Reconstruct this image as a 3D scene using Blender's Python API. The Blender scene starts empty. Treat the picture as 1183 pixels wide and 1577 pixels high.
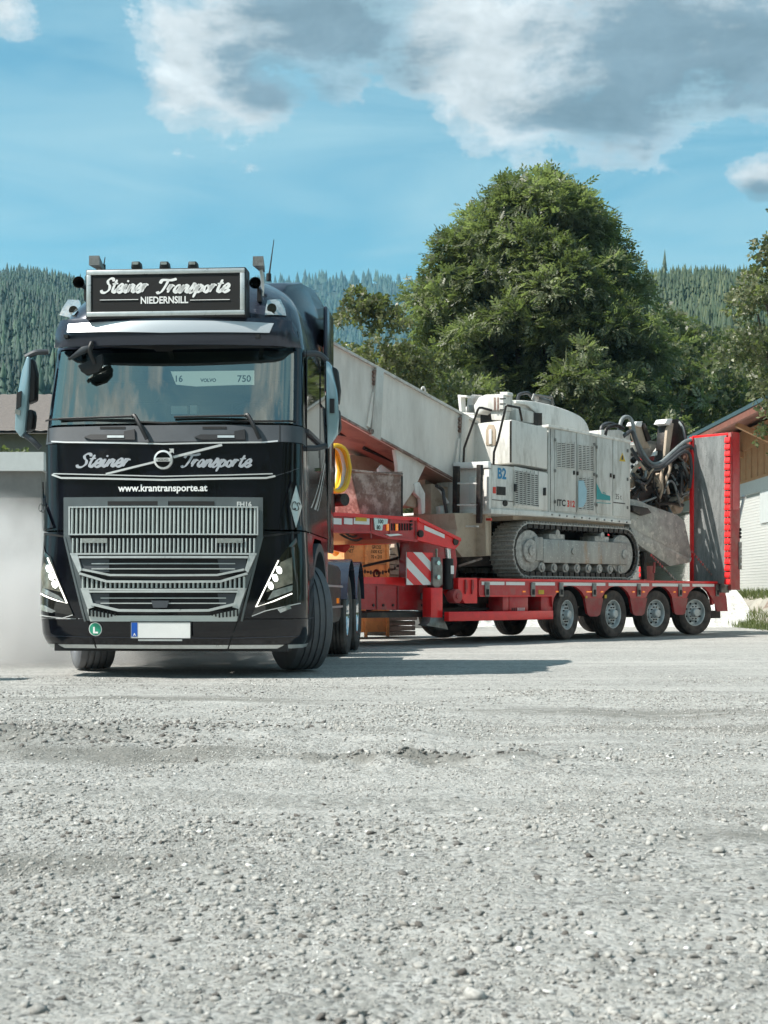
import bpy, bmesh, math, random
import numpy as np
from mathutils import Vector, Matrix
R = math.radians
random.seed(7); rng = np.random.default_rng(7)
scene = bpy.context.scene
col = scene.collection

# ------------------------------------------------------------------ camera, sky, sun, exposure
F, HZ, HC = 2100.0, 916.0, 0.76            # focal length and horizon row in photo pixels, lens height in metres
cam_d = bpy.data.cameras.new('camera'); cam = bpy.data.objects.new('camera', cam_d); col.objects.link(cam)
cam.location = (0, 0, HC); cam.rotation_euler = (R(90), 0, 0)
cam_d.sensor_fit = 'VERTICAL'; cam_d.sensor_height = 36.0; cam_d.lens = 36.0 * F / 1577.0
cam_d.shift_y = (HZ - 788.5) / 1577.0
cam_d.clip_end = 9000; cam_d.clip_start = 0.05
cam_d.dof.use_dof = True; cam_d.dof.focus_distance = 14.0; cam_d.dof.aperture_fstop = 9.0
scene.camera = cam

SUN_EL = 53.0
SUN_H = Vector((-0.95, -0.31, 0)).normalized()
to_sun = Vector((SUN_H.x * math.cos(R(SUN_EL)), SUN_H.y * math.cos(R(SUN_EL)), math.sin(R(SUN_EL))))
sd = bpy.data.lights.new('sun', 'SUN'); sd.energy = 4.7; sd.angle = R(0.55); sd.color = (1.0, 0.955, 0.89)
sun = bpy.data.objects.new('sun', sd); col.objects.link(sun)
sun.rotation_euler = (-to_sun).to_track_quat('-Z', 'Y').to_euler()

world = bpy.data.worlds.new('World'); scene.world = world; world.use_nodes = True
wt = world.node_tree; wt.nodes.clear()
class NT:
    """small helper for node trees"""
    def __init__(s, t): s.t = t
    def n(s, typ, **kw):
        nd = s.t.nodes.new(typ)
        for k, v in kw.items():
            if k.startswith('i_'):
                key = k[2:]; key = int(key) if key.isdigit() else key.replace('_', ' ')
                if hasattr(v, 'is_linked') or isinstance(v, bpy.types.NodeSocket): s.t.links.new(v, nd.inputs[key])
                else: nd.inputs[key].default_value = v
            else: setattr(nd, k, v)
        return nd
    def l(s, a, b): s.t.links.new(a, b)
    def math(s, op, a, b=None, c=None, clamp=False):
        nd = s.t.nodes.new('ShaderNodeMath'); nd.operation = op; nd.use_clamp = clamp
        for i, v in enumerate((a, b, c)):
            if v is None: continue
            if isinstance(v, bpy.types.NodeSocket): s.t.links.new(v, nd.inputs[i])
            else: nd.inputs[i].default_value = v
        return nd.outputs[0]
    def ramp(s, fac, stops, interp='LINEAR'):
        nd = s.t.nodes.new('ShaderNodeValToRGB'); nd.color_ramp.interpolation = interp
        e = nd.color_ramp.elements
        while len(e) < len(stops): e.new(0.5)
        for i, (p, c) in enumerate(stops):
            e[i].position = p; e[i].color = (c, c, c, 1) if isinstance(c, (int, float)) else (*c[:3], 1)
        s.t.links.new(fac, nd.inputs[0]); return nd.outputs[0]
    def mix(s, fac, a, b, blend='MIX'):
        nd = s.t.nodes.new('ShaderNodeMix'); nd.data_type = 'RGBA'; nd.blend_type = blend
        for i, v in ((0, fac), (6, a), (7, b)):
            if isinstance(v, bpy.types.NodeSocket): s.t.links.new(v, nd.inputs[i])
            elif i == 0: nd.inputs[0].default_value = v
            else: nd.inputs[i].default_value = (*v[:3], 1)
        return nd.outputs[2]
def lin(r, g, b):
    f = lambda c: (c / 255 / 12.92) if c / 255 <= .04045 else ((c / 255 + .055) / 1.055) ** 2.4
    return (f(r), f(g), f(b))

W = NT(wt)
sky = W.n('ShaderNodeTexSky', sky_type='NISHITA', sun_disc=False)
sky.sun_elevation = R(SUN_EL); sky.sun_rotation = math.atan2(SUN_H.x, SUN_H.y)
sky.air_density = 1.0; sky.dust_density = 0.6; sky.ozone_density = 2.2
tc = W.n('ShaderNodeTexCoord')
D = tc.outputs['Generated']
# clouds: thin high veils everywhere plus heaped clouds, all laid out in sky directions
mp = W.n('ShaderNodeMapping', i_Vector=D); mp.inputs['Scale'].default_value = (1.0, 1.0, 3.0)
nz = W.n('ShaderNodeTexNoise', i_Vector=mp.outputs[0], i_Scale=7.0, i_Detail=9.0, i_Roughness=0.58, i_Distortion=0.25)
mp2 = W.n('ShaderNodeMapping', i_Vector=D); mp2.inputs['Scale'].default_value = (0.8, 0.8, 5.5)
nv = W.n('ShaderNodeTexNoise', i_Vector=mp2.outputs[0], i_Scale=3.3, i_Detail=9.0, i_Roughness=0.56, i_Distortion=0.9)
nfine = W.n('ShaderNodeTexNoise', i_Vector=D, i_Scale=19.0, i_Detail=9.0, i_Roughness=0.66)
def blob(px, py, rx, ry):
    c = Vector(((px - 591.5) / F, 1.0, (HZ - py) / F)).normalized()
    sub = W.n('ShaderNodeVectorMath', operation='SUBTRACT', i_0=D); sub.inputs[1].default_value = c
    mul = W.n('ShaderNodeVectorMath', operation='MULTIPLY', i_0=sub.outputs[0]); mul.inputs[1].default_value = (F / rx, F / rx, F / ry)
    ln = W.n('ShaderNodeVectorMath', operation='LENGTH', i_0=mul.outputs[0])
    return W.math('SUBTRACT', 1.0, ln.outputs['Value'])
def union(bl):
    o = bl[0]
    for b in bl[1:]: o = W.math('SMOOTH_MAX', o, b, 0.25)
    return o
heaps = union([blob(320, 105, 130, 120), blob(480, 30, 230, 90), blob(385, 150, 90, 60), blob(690, 40, 130, 65), blob(800, 100, 140, 85), blob(980, 90, 250, 130),
               blob(1130, 70, 170, 100), blob(1190, 275, 70, 45), blob(10, 15, 70, 45)])
far_noise = W.n('ShaderNodeTexNoise', i_Vector=D, i_Scale=2.6, i_Detail=3.0)
generic = W.math('MULTIPLY', W.math('SUBTRACT', far_noise.outputs[0], 0.56), 5.0)
sepd = W.n('ShaderNodeSeparateXYZ', i_0=D)
away = W.math('SUBTRACT', 1.0, W.ramp(sepd.outputs[1], [(0.80, 0.0), (0.93, 1.0)]))     # elsewhere in the sky the same kind of scattered heaps
generic = W.math('SUBTRACT', W.math('MULTIPLY', W.math('ADD', generic, 1.0), away), 1.0)
cov = W.math('MAXIMUM', heaps, generic)
cov = W.math('ADD', cov, W.math('MULTIPLY', W.math('SUBTRACT', nz.outputs[0], 0.5), 2.6))
cov = W.math('ADD', cov, W.math('MULTIPLY', W.math('SUBTRACT', nfine.outputs[0], 0.5), 1.5))
cmask = W.ramp(cov, [(0.0, 0.0), (0.18, 0.5), (0.5, 1.0)], 'EASE')
dark = union([blob(510, 35, 190, 95), blob(420, 120, 110, 70), blob(1010, 95, 200, 125), blob(1140, 90, 150, 95), blob(940, 160, 120, 60), blob(1175, 300, 60, 30)])
dark = W.math('ADD', dark, W.math('MULTIPLY', W.math('SUBTRACT', nz.outputs[0], 0.5), 2.0))
dark = W.math('ADD', dark, W.math('MULTIPLY', W.math('SUBTRACT', nfine.outputs[0], 0.5), 1.3))
dmask = W.ramp(dark, [(-0.15, 0.0), (0.55, 1.0)], 'EASE')
veil = W.math('MULTIPLY', W.ramp(nv.outputs[0], [(0.32, 0.0), (0.64, 1.0)]), 0.70)
base = W.mix(1.0, sky.outputs[0], (0.62, 1.01, 0.86), 'MULTIPLY')
K = 1.0
base = W.mix(veil, base, (2.9, 4.35, 4.75))
cloudc = W.mix(dmask, (4.9, 5.1, 5.1), (1.5, 2.0, 2.35))
cloudc = W.mix(0.55, cloudc, W.ramp(nfine.outputs[0], [(0.3, 0.62), (0.7, 1.32)]), 'MULTIPLY')
nmid = W.n('ShaderNodeTexNoise', i_Vector=mp.outputs[0], i_Scale=11.0, i_Detail=6.0, i_Roughness=0.6, i_Distortion=0.6)
cloudc = W.mix(0.7, cloudc, W.ramp(nmid.outputs[0], [(0.32, 0.68), (0.66, 1.28)]), 'MULTIPLY')
skyc = W.mix(cmask, base, cloudc)
bg = W.n('ShaderNodeBackground', i_Color=skyc, i_Strength=0.10)
wo = W.n('ShaderNodeOutputWorld'); W.l(bg.outputs[0], wo.inputs[0])

scene.view_settings.view_transform = 'Standard'; scene.view_settings.look = 'None'
scene.view_settings.gamma = 1.0; scene.view_settings.use_curve_mapping = False
scene.view_settings.exposure = 0.72
scene.cycles.max_bounces = 7; scene.cycles.volume_bounces = 1; scene.cycles.volume_max_steps = 128
scene.cycles.transparent_max_bounces = 10; scene.cycles.use_denoising = True
scene.cycles.sample_clamp_indirect = 6.0

# ------------------------------------------------------------------ materials
MATS = {}
def pbr(name, color, rough=0.5, metal=0.0, var=0.0, vscale=6.0, color2=None, thr=(0.5, 0.65), pscale=3.0, bump=0.0, bscale=40.0,
        coat=0.0, spec=0.5, emit=None, estr=0.0, streak=False, fine=None, ior=None):
    m = bpy.data.materials.new(name); m.use_nodes = True; t = NT(m.node_tree)
    b = m.node_tree.nodes['Principled BSDF']
    b.inputs['Base Color'].default_value = (*color, 1); b.inputs['Roughness'].default_value = rough
    b.inputs['Metallic'].default_value = metal; b.inputs['Coat Weight'].default_value = coat; b.inputs['Coat Roughness'].default_value = 0.03
    b.inputs['Specular IOR Level'].default_value = spec
    if ior: b.inputs['IOR'].default_value = ior
    c = None
    if var or color2:
        tcn = t.n('ShaderNodeTexCoord'); vec = tcn.outputs['Object']
        if streak:
            mpn = t.n('ShaderNodeMapping', i_Vector=vec); mpn.inputs['Scale'].default_value = (1, 1, 0.22); svec = mpn.outputs[0]
        else: svec = vec
        if var:
            n1 = t.n('ShaderNodeTexNoise', i_Vector=svec, i_Scale=vscale, i_Detail=6.0, i_Roughness=0.65)
            lo = tuple(x * (1 - var) for x in color); hi = tuple(min(1, x * (1 + var * 0.7)) for x in color)
            c = t.ramp(n1.outputs[0], [(0.3, lo), (0.7, hi)])
            rr = t.math('ADD', rough - 0.08, t.math('MULTIPLY', n1.outputs[0], 0.16)); t.l(rr, b.inputs['Roughness'])
        if color2:
            n2 = t.n('ShaderNodeTexNoise', i_Vector=svec, i_Scale=pscale, i_Detail=9.0, i_Roughness=0.72)
            msk = t.ramp(n2.outputs[0], [(thr[0], 0.0), (thr[1], 1.0)])
            c = t.mix(msk, c if c is not None else color, color2)
        if fine:
            n3 = t.n('ShaderNodeTexNoise', i_Vector=vec, i_Scale=fine[0], i_Detail=4.0, i_Roughness=0.7)
            c = t.mix(t.ramp(n3.outputs[0], [(fine[2], 0.0), (fine[2] + 0.05, 1.0)]), c, fine[1])
        t.l(c, b.inputs['Base Color'])
    if bump:
        tcn = t.n('ShaderNodeTexCoord')
        nb = t.n('ShaderNodeTexNoise', i_Vector=tcn.outputs['Object'], i_Scale=bscale, i_Detail=5.0)
        bn = t.n('ShaderNodeBump', i_Strength=bump, i_Distance=0.02, i_Height=nb.outputs[0]); t.l(bn.outputs[0], b.inputs['Normal'])
    if emit:
        b.inputs['Emission Color'].default_value = (*emit, 1); b.inputs['Emission Strength'].default_value = estr
    MATS[name] = m; return m
M_black = pbr('black paint', (0.0045, 0.005, 0.009), 0.10, 0.0, var=0.5, vscale=3, bump=0.02, bscale=2.2, color2=(0.028, 0.026, 0.024), thr=(0.55, 0.85), pscale=2.2, fine=(160, (0.07, .065, .06), .735))
M_dgrey = pbr('slate grey paint', (0.030, 0.036, 0.055), 0.22, 0.3, coat=0.3, var=0.1)
M_plast = pbr('grey plastic', (0.055, 0.062, 0.07), 0.48, var=0.15, bump=0.05, bscale=120)
M_bplast = pbr('black plastic', (0.010, 0.010, 0.011), 0.5, var=0.2, bump=0.05, bscale=120)
M_void = pbr('shadowed black lining', (0.006, 0.006, 0.006), 0.8)
M_chrome = pbr('chrome', (0.62, 0.63, 0.64), 0.13, 1.0)
M_satin = pbr('satin silver', (0.60, 0.63, 0.62), 0.3, 0.5, var=0.12, vscale=12)
M_grille = pbr('grey green grille coating', (0.56, 0.61, 0.59), 0.32, 0.3, var=0.08)
M_frame = pbr('grille surround grey', (0.13, 0.15, 0.155), 0.32, 0.35, coat=0.3, var=0.1)
M_white = pbr('white enamel', (0.78, 0.78, 0.76), 0.4, var=0.05)
M_lwhite = pbr('white lettering', (0.82, 0.82, 0.80), 0.5)
M_lgrey = pbr('silver lettering', (0.42, 0.44, 0.47), 0.4, 0.2)
M_led = pbr('headlight led', (0.9, 0.9, 0.8), 0.3, emit=(1.0, 0.97, 0.86), estr=9.0)
M_drl = pbr('daytime light strip', (0.9, 0.9, 0.85), 0.3, emit=(1.0, 0.97, 0.85), estr=1.3)
M_lens = pbr('clear lamp lens', (0.5, 0.53, 0.52), 0.08, 0.6, coat=1.0, var=0.3, vscale=30)
M_cham = pbr('warm lamp chamber', (0.36, 0.34, 0.28), 0.2, 0.6, var=0.5, vscale=14)  # warm bright tone puts the headlights' glow into the chamber colour
M_hlg = pbr('headlight cover glass', (0.014, 0.013, 0.011), 0.06, coat=1.0, var=0.5, vscale=9)
M_amber = pbr('amber lens', (0.75, 0.20, 0.02), 0.2, coat=0.6, emit=(1.0, .3, .03), estr=0.25)
M_yellow = pbr('yellow plate', (0.62, 0.42, 0.03), 0.5, var=0.2)
M_tyre = pbr('tyre rubber', (0.030, 0.029, 0.029), 0.78, var=0.25, vscale=8, color2=(0.115, 0.11, 0.10), thr=(0.42, 0.85), pscale=5, bump=0.15, bscale=60)
M_tyre2 = pbr('dusty steer tyre rubber', (0.13, 0.137, 0.15), 0.72, var=0.2, vscale=9, color2=(0.16, 0.16, 0.155), thr=(0.45, 0.8), pscale=7, bump=0.15, bscale=80)
M_tyre3 = pbr('dusty brown trailer tyre rubber', (0.045, 0.036, 0.032), 0.8, var=0.3, vscale=8, color2=(0.15, 0.115, 0.095), thr=(0.4, 0.8), pscale=4, bump=0.15, bscale=60)
M_rim = pbr('painted steel rim', (0.50, 0.54, 0.545), 0.4, 0.3, var=0.25, vscale=9, color2=(0.10, 0.085, 0.07), thr=(0.56, 0.75), pscale=8)
M_red = pbr('red paint', (0.52, 0.016, 0.022), 0.38, var=0.28, vscale=5, bump=0.06, bscale=12, color2=(0.26, 0.09, 0.075), thr=(0.48, 0.74), pscale=5, coat=0.2, fine=(45, (0.30, 0.12, 0.10), 0.66))
M_redb = pbr('bright red paint', (0.80, 0.020, 0.022), 0.36, var=0.14, vscale=8, coat=0.2, color2=(0.42, 0.03, 0.03), thr=(0.6, 0.8), pscale=9)
M_redd = pbr('dusty red paint', (0.36, 0.045, 0.045), 0.6, var=0.25, vscale=5, color2=(0.30, 0.13, 0.11), thr=(0.45, 0.75), pscale=4)
M_steel = pbr('dirty steel', (0.23, 0.23, 0.22), 0.42, 0.6, var=0.35, vscale=7, color2=(0.10, 0.085, 0.07), thr=(0.5, 0.7), pscale=5, bump=0.1)
M_galv = pbr('galvanised ramp plate', (0.22, 0.232, 0.228), 0.5, 0.35, var=0.4, vscale=7, color2=(0.44, 0.445, 0.43), thr=(0.44, 0.78), pscale=6, bump=0.2, bscale=60, streak=True, fine=(24, (0.09, .085, .08), .62))
M_dark = pbr('oily dark metal', (0.022, 0.018, 0.016), 0.45, 0.3, var=0.45, vscale=9, color2=(0.10, 0.07, 0.05), thr=(0.52, 0.72), pscale=6, bump=0.15)
M_hose = pbr('black hydraulic hose', (0.045, 0.045, 0.047), 0.42, var=0.3)
M_hoseg = pbr('grey hydraulic hose', (0.20, 0.22, 0.22), 0.45, var=0.3)
cream = (0.72, 0.70, 0.655)
M_mach = pbr('dirty white machine paint', cream, 0.55, var=0.14, vscale=3, color2=(0.36, 0.34, 0.30), thr=(0.50, 0.72), pscale=4.5, streak=True, bump=0.05, bscale=25, fine=(38, (0.22, 0.13, 0.08), 0.70))
M_machg = pbr('grimy grey white machine paint', (0.60, 0.595, 0.56), 0.6, var=0.22, vscale=3, color2=(0.27, 0.24, 0.20), thr=(0.48, 0.75), pscale=4, streak=True, bump=0.1, bscale=25, fine=(30, (0.17, 0.10, 0.06), 0.67))
M_boom = pbr('weathered pale conveyor steel', (0.72, 0.69, 0.64), 0.62, var=0.16, vscale=2.2, color2=(0.50, 0.465, 0.42), thr=(0.46, 0.72), pscale=1.8, streak=True, bump=0.08, bscale=18, fine=(26, (0.25, 0.16, 0.11), 0.69))
M_under = pbr('reddish primer underside', (0.30, 0.185, 0.135), 0.7, var=0.3, vscale=3, color2=(0.17, 0.10, 0.075), thr=(0.42, 0.62), pscale=3)
M_tan = pbr('tan dusty metal', (0.46, 0.37, 0.28), 0.75, var=0.25, vscale=4, color2=(0.22, 0.16, 0.11), thr=(0.5, 0.75), pscale=4, bump=0.1)
M_track = pbr('muddy track steel', (0.40, 0.38, 0.35), 0.7, 0.1, var=0.45, vscale=14, color2=(0.60, 0.58, 0.54), thr=(0.5, 0.66), pscale=12, bump=0.3, bscale=50)
M_tframe = pbr('worn track frame', (0.36, 0.355, 0.335), 0.5, 0.35, var=0.35, vscale=5, color2=(0.34, 0.19, 0.09), thr=(0.56, 0.72), pscale=3, streak=True, bump=0.15, fine=(30, (0.6, 0.58, 0.54), 0.6))
M_shov = pbr('scraped grey bucket steel', (0.33, 0.33, 0.31), 0.48, 0.4, var=0.35, vscale=5, color2=(0.52, 0.50, 0.46), thr=(0.52, 0.62), pscale=7, bump=0.12, fine=(20, (0.15, 0.11, 0.08), 0.64))
M_rust = pbr('rusty brown steel', (0.20, 0.13, 0.105), 0.8, var=0.4, vscale=9, color2=(0.40, 0.33, 0.29), thr=(0.47, 0.6), pscale=5, bump=0.3)
M_wood = pbr('orange wood boards', (0.44, 0.25, 0.13), 0.65, var=0.2, vscale=10, color2=(0.36, 0.16, 0.07), thr=(0.5, 0.7), pscale=5)
M_wood2 = pbr('weathered grey timber', (0.36, 0.33, 0.29), 0.8, var=0.35, vscale=12, bump=0.2)
M_orange = pbr('orange painted crate', (0.80, 0.37, 0.14), 0.6, var=0.18, vscale=6, color2=(0.42, 0.17, 0.08), thr=(0.5, 0.72), pscale=5)
M_bark = pbr('grey brown bark', (0.11, 0.085, 0.065), 0.9, var=0.35, vscale=8, bump=0.6, bscale=20)
M_hosey = pbr('yellow hose', (0.85, 0.50, 0.02), 0.42, var=0.12)
M_blue = pbr('blue lettering', (0.03, 0.22, 0.42), 0.5, var=0.2)
M_teal = pbr('teal logo paint', (0.02, 0.28, 0.29), 0.5, var=0.1)
M_ltblue = pbr('pale blue sticker', (0.33, 0.52, 0.60), 0.5, var=0.1)
M_redt = pbr('red lettering', (0.62, 0.05, 0.03), 0.5)
M_blk = pbr('black lettering', (0.02, 0.02, 0.02), 0.5)
M_green = pbr('green sticker', (0.03, 0.36, 0.22), 0.5)
M_eu = pbr('number plate blue', (0.01, 0.09, 0.42), 0.4)
M_siding = pbr('white shutter slats', (0.80, 0.80, 0.775), 0.5, var=0.04)
M_render = pbr('pale grey wall plaster', (0.50, 0.53, 0.52), 0.8, var=0.06, bump=0.1)
M_slate = pbr('slate roof sheet', (0.055, 0.10, 0.115), 0.55, var=0.15)
M_facia = pbr('red brown fascia wood', (0.22, 0.09, 0.065), 0.7, var=0.2)
M_tile = pbr('brown roof tiles', (0.17, 0.145, 0.13), 0.8, var=0.25, vscale=10)
M_conc = pbr('grey concrete', (0.20, 0.195, 0.185), 0.85, var=0.15, vscale=3, bump=0.2)
M_pinkw = pbr('dull pink brick wall', (0.34, 0.19, 0.16), 0.85, var=0.15, vscale=4)
M_mirror = pbr('mirror shell paint', (0.28, 0.42, 0.47), 0.22, 0.35, coat=0.7, var=0.05)
M_visor = pbr('pale visor strip', (0.50, 0.53, 0.55), 0.28, 0.35, coat=0.3)

def glass(name, tint, refl):
    m = bpy.data.materials.new(name); m.use_nodes = True; t = NT(m.node_tree); m.node_tree.nodes.clear()
    tr = t.n('ShaderNodeBsdfTransparent', i_Color=(*tint, 1)); gl = t.n('ShaderNodeBsdfGlossy', i_Roughness=0.015, i_Color=(0.86, 0.95, 0.88, 1))
    fr = t.n('ShaderNodeFresnel', i_IOR=1.5); f2 = t.math('ADD', t.math('MULTIPLY', fr.outputs[0], 1.0), refl, clamp=True)
    mx = t.n('ShaderNodeMixShader', i_0=f2); t.l(tr.outputs[0], mx.inputs[1]); t.l(gl.outputs[0], mx.inputs[2])
    o = t.n('ShaderNodeOutputMaterial'); t.l(mx.outputs[0], o.inputs[0]); return m
M_glass = glass('windscreen glass', (0.62, 0.70, 0.66), 0.25)
M_brite = pbr('polished bright trim', (0.72, 0.73, 0.72), 0.2, 0.35)
M_sglass = pbr('dark side glass', (0.008, 0.012, 0.012), 0.03, coat=1.0)
M_lining = pbr('cab interior lining', (0.055, 0.06, 0.052), 0.8, var=0.2)
M_seat = pbr('dark seat cloth', (0.02, 0.02, 0.024), 0.9)

# ------------------------------------------------------------------ mesh helpers
def crm(pts, k=6):
    P = [Vector(p) for p in pts]
    if len(P) < 3: return P
    P = [P[0] * 2 - P[1]] + P + [P[-1] * 2 - P[-2]]; out = []
    for i in range(1, len(P) - 2):
        for j in range(k):
            t = j / k; a, b, c, d = P[i - 1:i + 3]
            out.append(0.5 * ((2 * b) + (c - a) * t + (2 * a - 5 * b + 4 * c - d) * t * t + (3 * b - a - 3 * c + d) * t ** 3))
    out.append(P[-2]); return out
class MB:
    def __init__(s): s.v = []; s.f = []
    def add(s, V, Fc):
        n = len(s.v); s.v += [tuple(v) for v in V]; s.f += [tuple(i + n for i in f) for f in Fc]; return s
    def box(s, x0, x1, y0, y1, z0, z1):
        if x0 > x1: x0, x1 = x1, x0
        if y0 > y1: y0, y1 = y1, y0
        if z0 > z1: z0, z1 = z1, z0
        return s.add([(x, y, z) for x in (x0, x1) for y in (y0, y1) for z in (z0, z1)],
                     [(0, 1, 3, 2), (4, 6, 7, 5), (0, 4, 5, 1), (2, 3, 7, 6), (0, 2, 6, 4), (1, 5, 7, 3)])
    def prism(s, poly, y0, y1):                      # outline in (x, z) given a thickness along y
        n = len(poly); A = sum(poly[i][0] * poly[(i + 1) % n][1] - poly[(i + 1) % n][0] * poly[i][1] for i in range(n))
        if A < 0: poly = poly[::-1]
        V = [(p[0], y0, p[1]) for p in poly] + [(p[0], y1, p[1]) for p in poly]
        return s.add(V, [tuple(range(n)), tuple(range(2 * n - 1, n - 1, -1))] + [(i, n + i, n + (i + 1) % n, (i + 1) % n) for i in range(n)])
    def prismx(s, poly, x0, x1):                     # outline in (y, z) given a thickness along x
        n = len(poly); A = sum(poly[i][0] * poly[(i + 1) % n][1] - poly[(i + 1) % n][0] * poly[i][1] for i in range(n))
        if A < 0: poly = poly[::-1]
        V = [(x0, p[0], p[1]) for p in poly] + [(x1, p[0], p[1]) for p in poly]
        return s.add(V, [tuple(range(n - 1, -1, -1)), tuple(range(n, 2 * n))] + [(i, (i + 1) % n, n + (i + 1) % n, n + i) for i in range(n)])
    def cyl(s, p0, p1, r, n=12, r2=None):
        p0 = Vector(p0); p1 = Vector(p1); r2 = r if r2 is None else r2; d = (p1 - p0).normalized()
        a = d.orthogonal().normalized(); b = d.cross(a); V = []
        for p, q in ((p0, r), (p1, r2)):
            V += [p + (a * math.cos(2 * math.pi * i / n) + b * math.sin(2 * math.pi * i / n)) * q for i in range(n)]
        return s.add(V, [tuple(range(n - 1, -1, -1)), tuple(range(n, 2 * n))] + [(i, (i + 1) % n, n + (i + 1) % n, n + i) for i in range(n)])
    def tube(s, pts, r, n=8, k=5, smooth=True):
        P = crm(pts, k) if smooth else [Vector(p) for p in pts]; rings = []; prev = None
        for i, p in enumerate(P):
            d = (P[min(i + 1, len(P) - 1)] - P[max(i - 1, 0)]).normalized()
            if prev is None: a = d.orthogonal().normalized()
            else: a = (prev - d * prev.dot(d)).normalized()
            prev = a; b = d.cross(a); rr = r(i / (len(P) - 1)) if callable(r) else r
            rings.append([p + (a * math.cos(2 * math.pi * j / n) + b * math.sin(2 * math.pi * j / n)) * rr for j in range(n)])
        V = [v for q in rings for v in q]; Fc = []
        for i in range(len(P) - 1):
            for j in range(n): Fc.append((i * n + j, i * n + (j + 1) % n, (i + 1) * n + (j + 1) % n, (i + 1) * n + j))
        Fc += [tuple(range(n - 1, -1, -1)), tuple(range((len(P) - 1) * n, len(P) * n))]
        return s.add(V, Fc)
    def lathe(s, prof, c=(0, 0, 0), n=40):           # profile of (x, radius) turned round the x axis
        V = [(c[0] + x, c[1] + r * math.cos(2 * math.pi * j / n), c[2] + r * math.sin(2 * math.pi * j / n)) for x, r in prof for j in range(n)]
        Fc = [(i * n + j, i * n + (j + 1) % n, (i + 1) * n + (j + 1) % n, (i + 1) * n + j) for i in range(len(prof) - 1) for j in range(n)]
        return s.add(V, Fc)
    def ball(s, c, r, n=10):
        V = []; Fc = []
        rx, ry, rz = (r, r, r) if isinstance(r, (int, float)) else r
        for i in range(n + 1):
            th = math.pi * i / n
            for j in range(n): ph = 2 * math.pi * j / n; V.append((c[0] + rx * math.sin(th) * math.cos(ph), c[1] + ry * math.sin(th) * math.sin(ph), c[2] + rz * math.cos(th)))
        for i in range(n):
            for j in range(n): Fc.append((i * n + j, (i + 1) * n + j, (i + 1) * n + (j + 1) % n, i * n + (j + 1) % n))
        return s.add(V, Fc)
    def build(s, name, mat, parent=None, smooth=True, bevel=0, kind=None, label=None, ang=35):
        me = bpy.data.meshes.new(name); me.from_pydata(s.v, [], s.f); me.materials.append(mat)
        bm = bmesh.new(); bm.from_mesh(me); bmesh.ops.delete(bm, geom=[v for v in bm.verts if not v.link_faces], context='VERTS'); bmesh.ops.recalc_face_normals(bm, faces=bm.faces)
        if bevel:
            ed = [e for e in bm.edges if len(e.link_faces) == 2 and e.calc_face_angle(0) > 0.6]
            bmesh.ops.bevel(bm, geom=ed, offset=bevel, segments=2, affect='EDGES', clamp_overlap=True, profile=0.5)
        bm.to_mesh(me); bm.free()
        if smooth:
            me.polygons.foreach_set('use_smooth', [True] * len(me.polygons)); me.set_sharp_from_angle(angle=R(ang))
        o = bpy.data.objects.new(name, me); col.objects.link(o); o.parent = parent
        if kind: o['kind'] = kind
        if label: o['label'] = label
        return o
def thing(name, label, cat, loc=(0, 0, 0), rz=0.0, group=None):
    o = bpy.data.objects.new(name, None); col.objects.link(o); o.location = loc; o.rotation_euler = (0, 0, rz); o.empty_display_size = 0.3
    return tag(o, label, cat, group)
def tag(o, label, cat, group=None, kind=None):
    if label: o['label'] = label
    if cat: o['category'] = cat
    if group: o['group'] = group
    if kind: o['kind'] = kind
    return o
def copy_tree(o, parent=None):
    c = o.copy(); col.objects.link(c); c.parent = parent
    for ch in list(o.children): copy_tree(ch, c)
    return c
def dup(o, loc=None, rot=None, parent=None):
    c = o.copy(); col.objects.link(c); c.parent = parent if parent is not None else o.parent
    if loc is not None: c.location = loc
    if rot is not None: c.rotation_euler = rot
    return c
def sub(name, loc, rz, parent):
    o = bpy.data.objects.new(name, None); col.objects.link(o); o.location = loc; o.rotation_euler = (0, 0, rz); o.parent = parent; return o
class Frame:
    """a vehicle's own axes: x along, y across, z up; pixels of the photograph are measured onto its planes"""
    def __init__(s, ox, oy, phi): s.o = (ox, oy); s.phi = phi; s.c = math.cos(phi); s.s = math.sin(phi)
    def onY(s, px, py, b):
        r = (px - 591.5) / F; a = (r * (s.o[1] + b * s.c) - s.o[0] + b * s.s) / (s.c - r * s.s)
        Y = s.o[1] + a * s.s + b * s.c; return (a, HC + (HZ - py) * Y / F)
    def onX(s, px, py, a):
        r = (px - 591.5) / F; b = (s.o[0] + a * s.c - r * (s.o[1] + a * s.s)) / (s.s + r * s.c)
        Y = s.o[1] + a * s.s + b * s.c; return (b, HC + (HZ - py) * Y / F)
def text2d(body, size, bold=0.0, align='CENTER', sx=1.0):
    cu = bpy.data.curves.new('t', 'FONT'); cu.body = body; cu.size = size; cu.align_x = align; cu.align_y = 'BOTTOM_BASELINE'; cu.offset = bold
    cu.resolution_u = 3
    o = bpy.data.objects.new('t', cu); col.objects.link(o); bpy.context.view_layer.update()
    me = bpy.data.meshes.new_from_object(o.evaluated_get(bpy.context.evaluated_depsgraph_get()))
    V = [(v.co.x * sx, v.co.y) for v in me.vertices]; Fc = [tuple(p.vertices) for p in me.polygons]
    bpy.data.objects.remove(o); bpy.data.meshes.remove(me); return V, Fc
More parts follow.
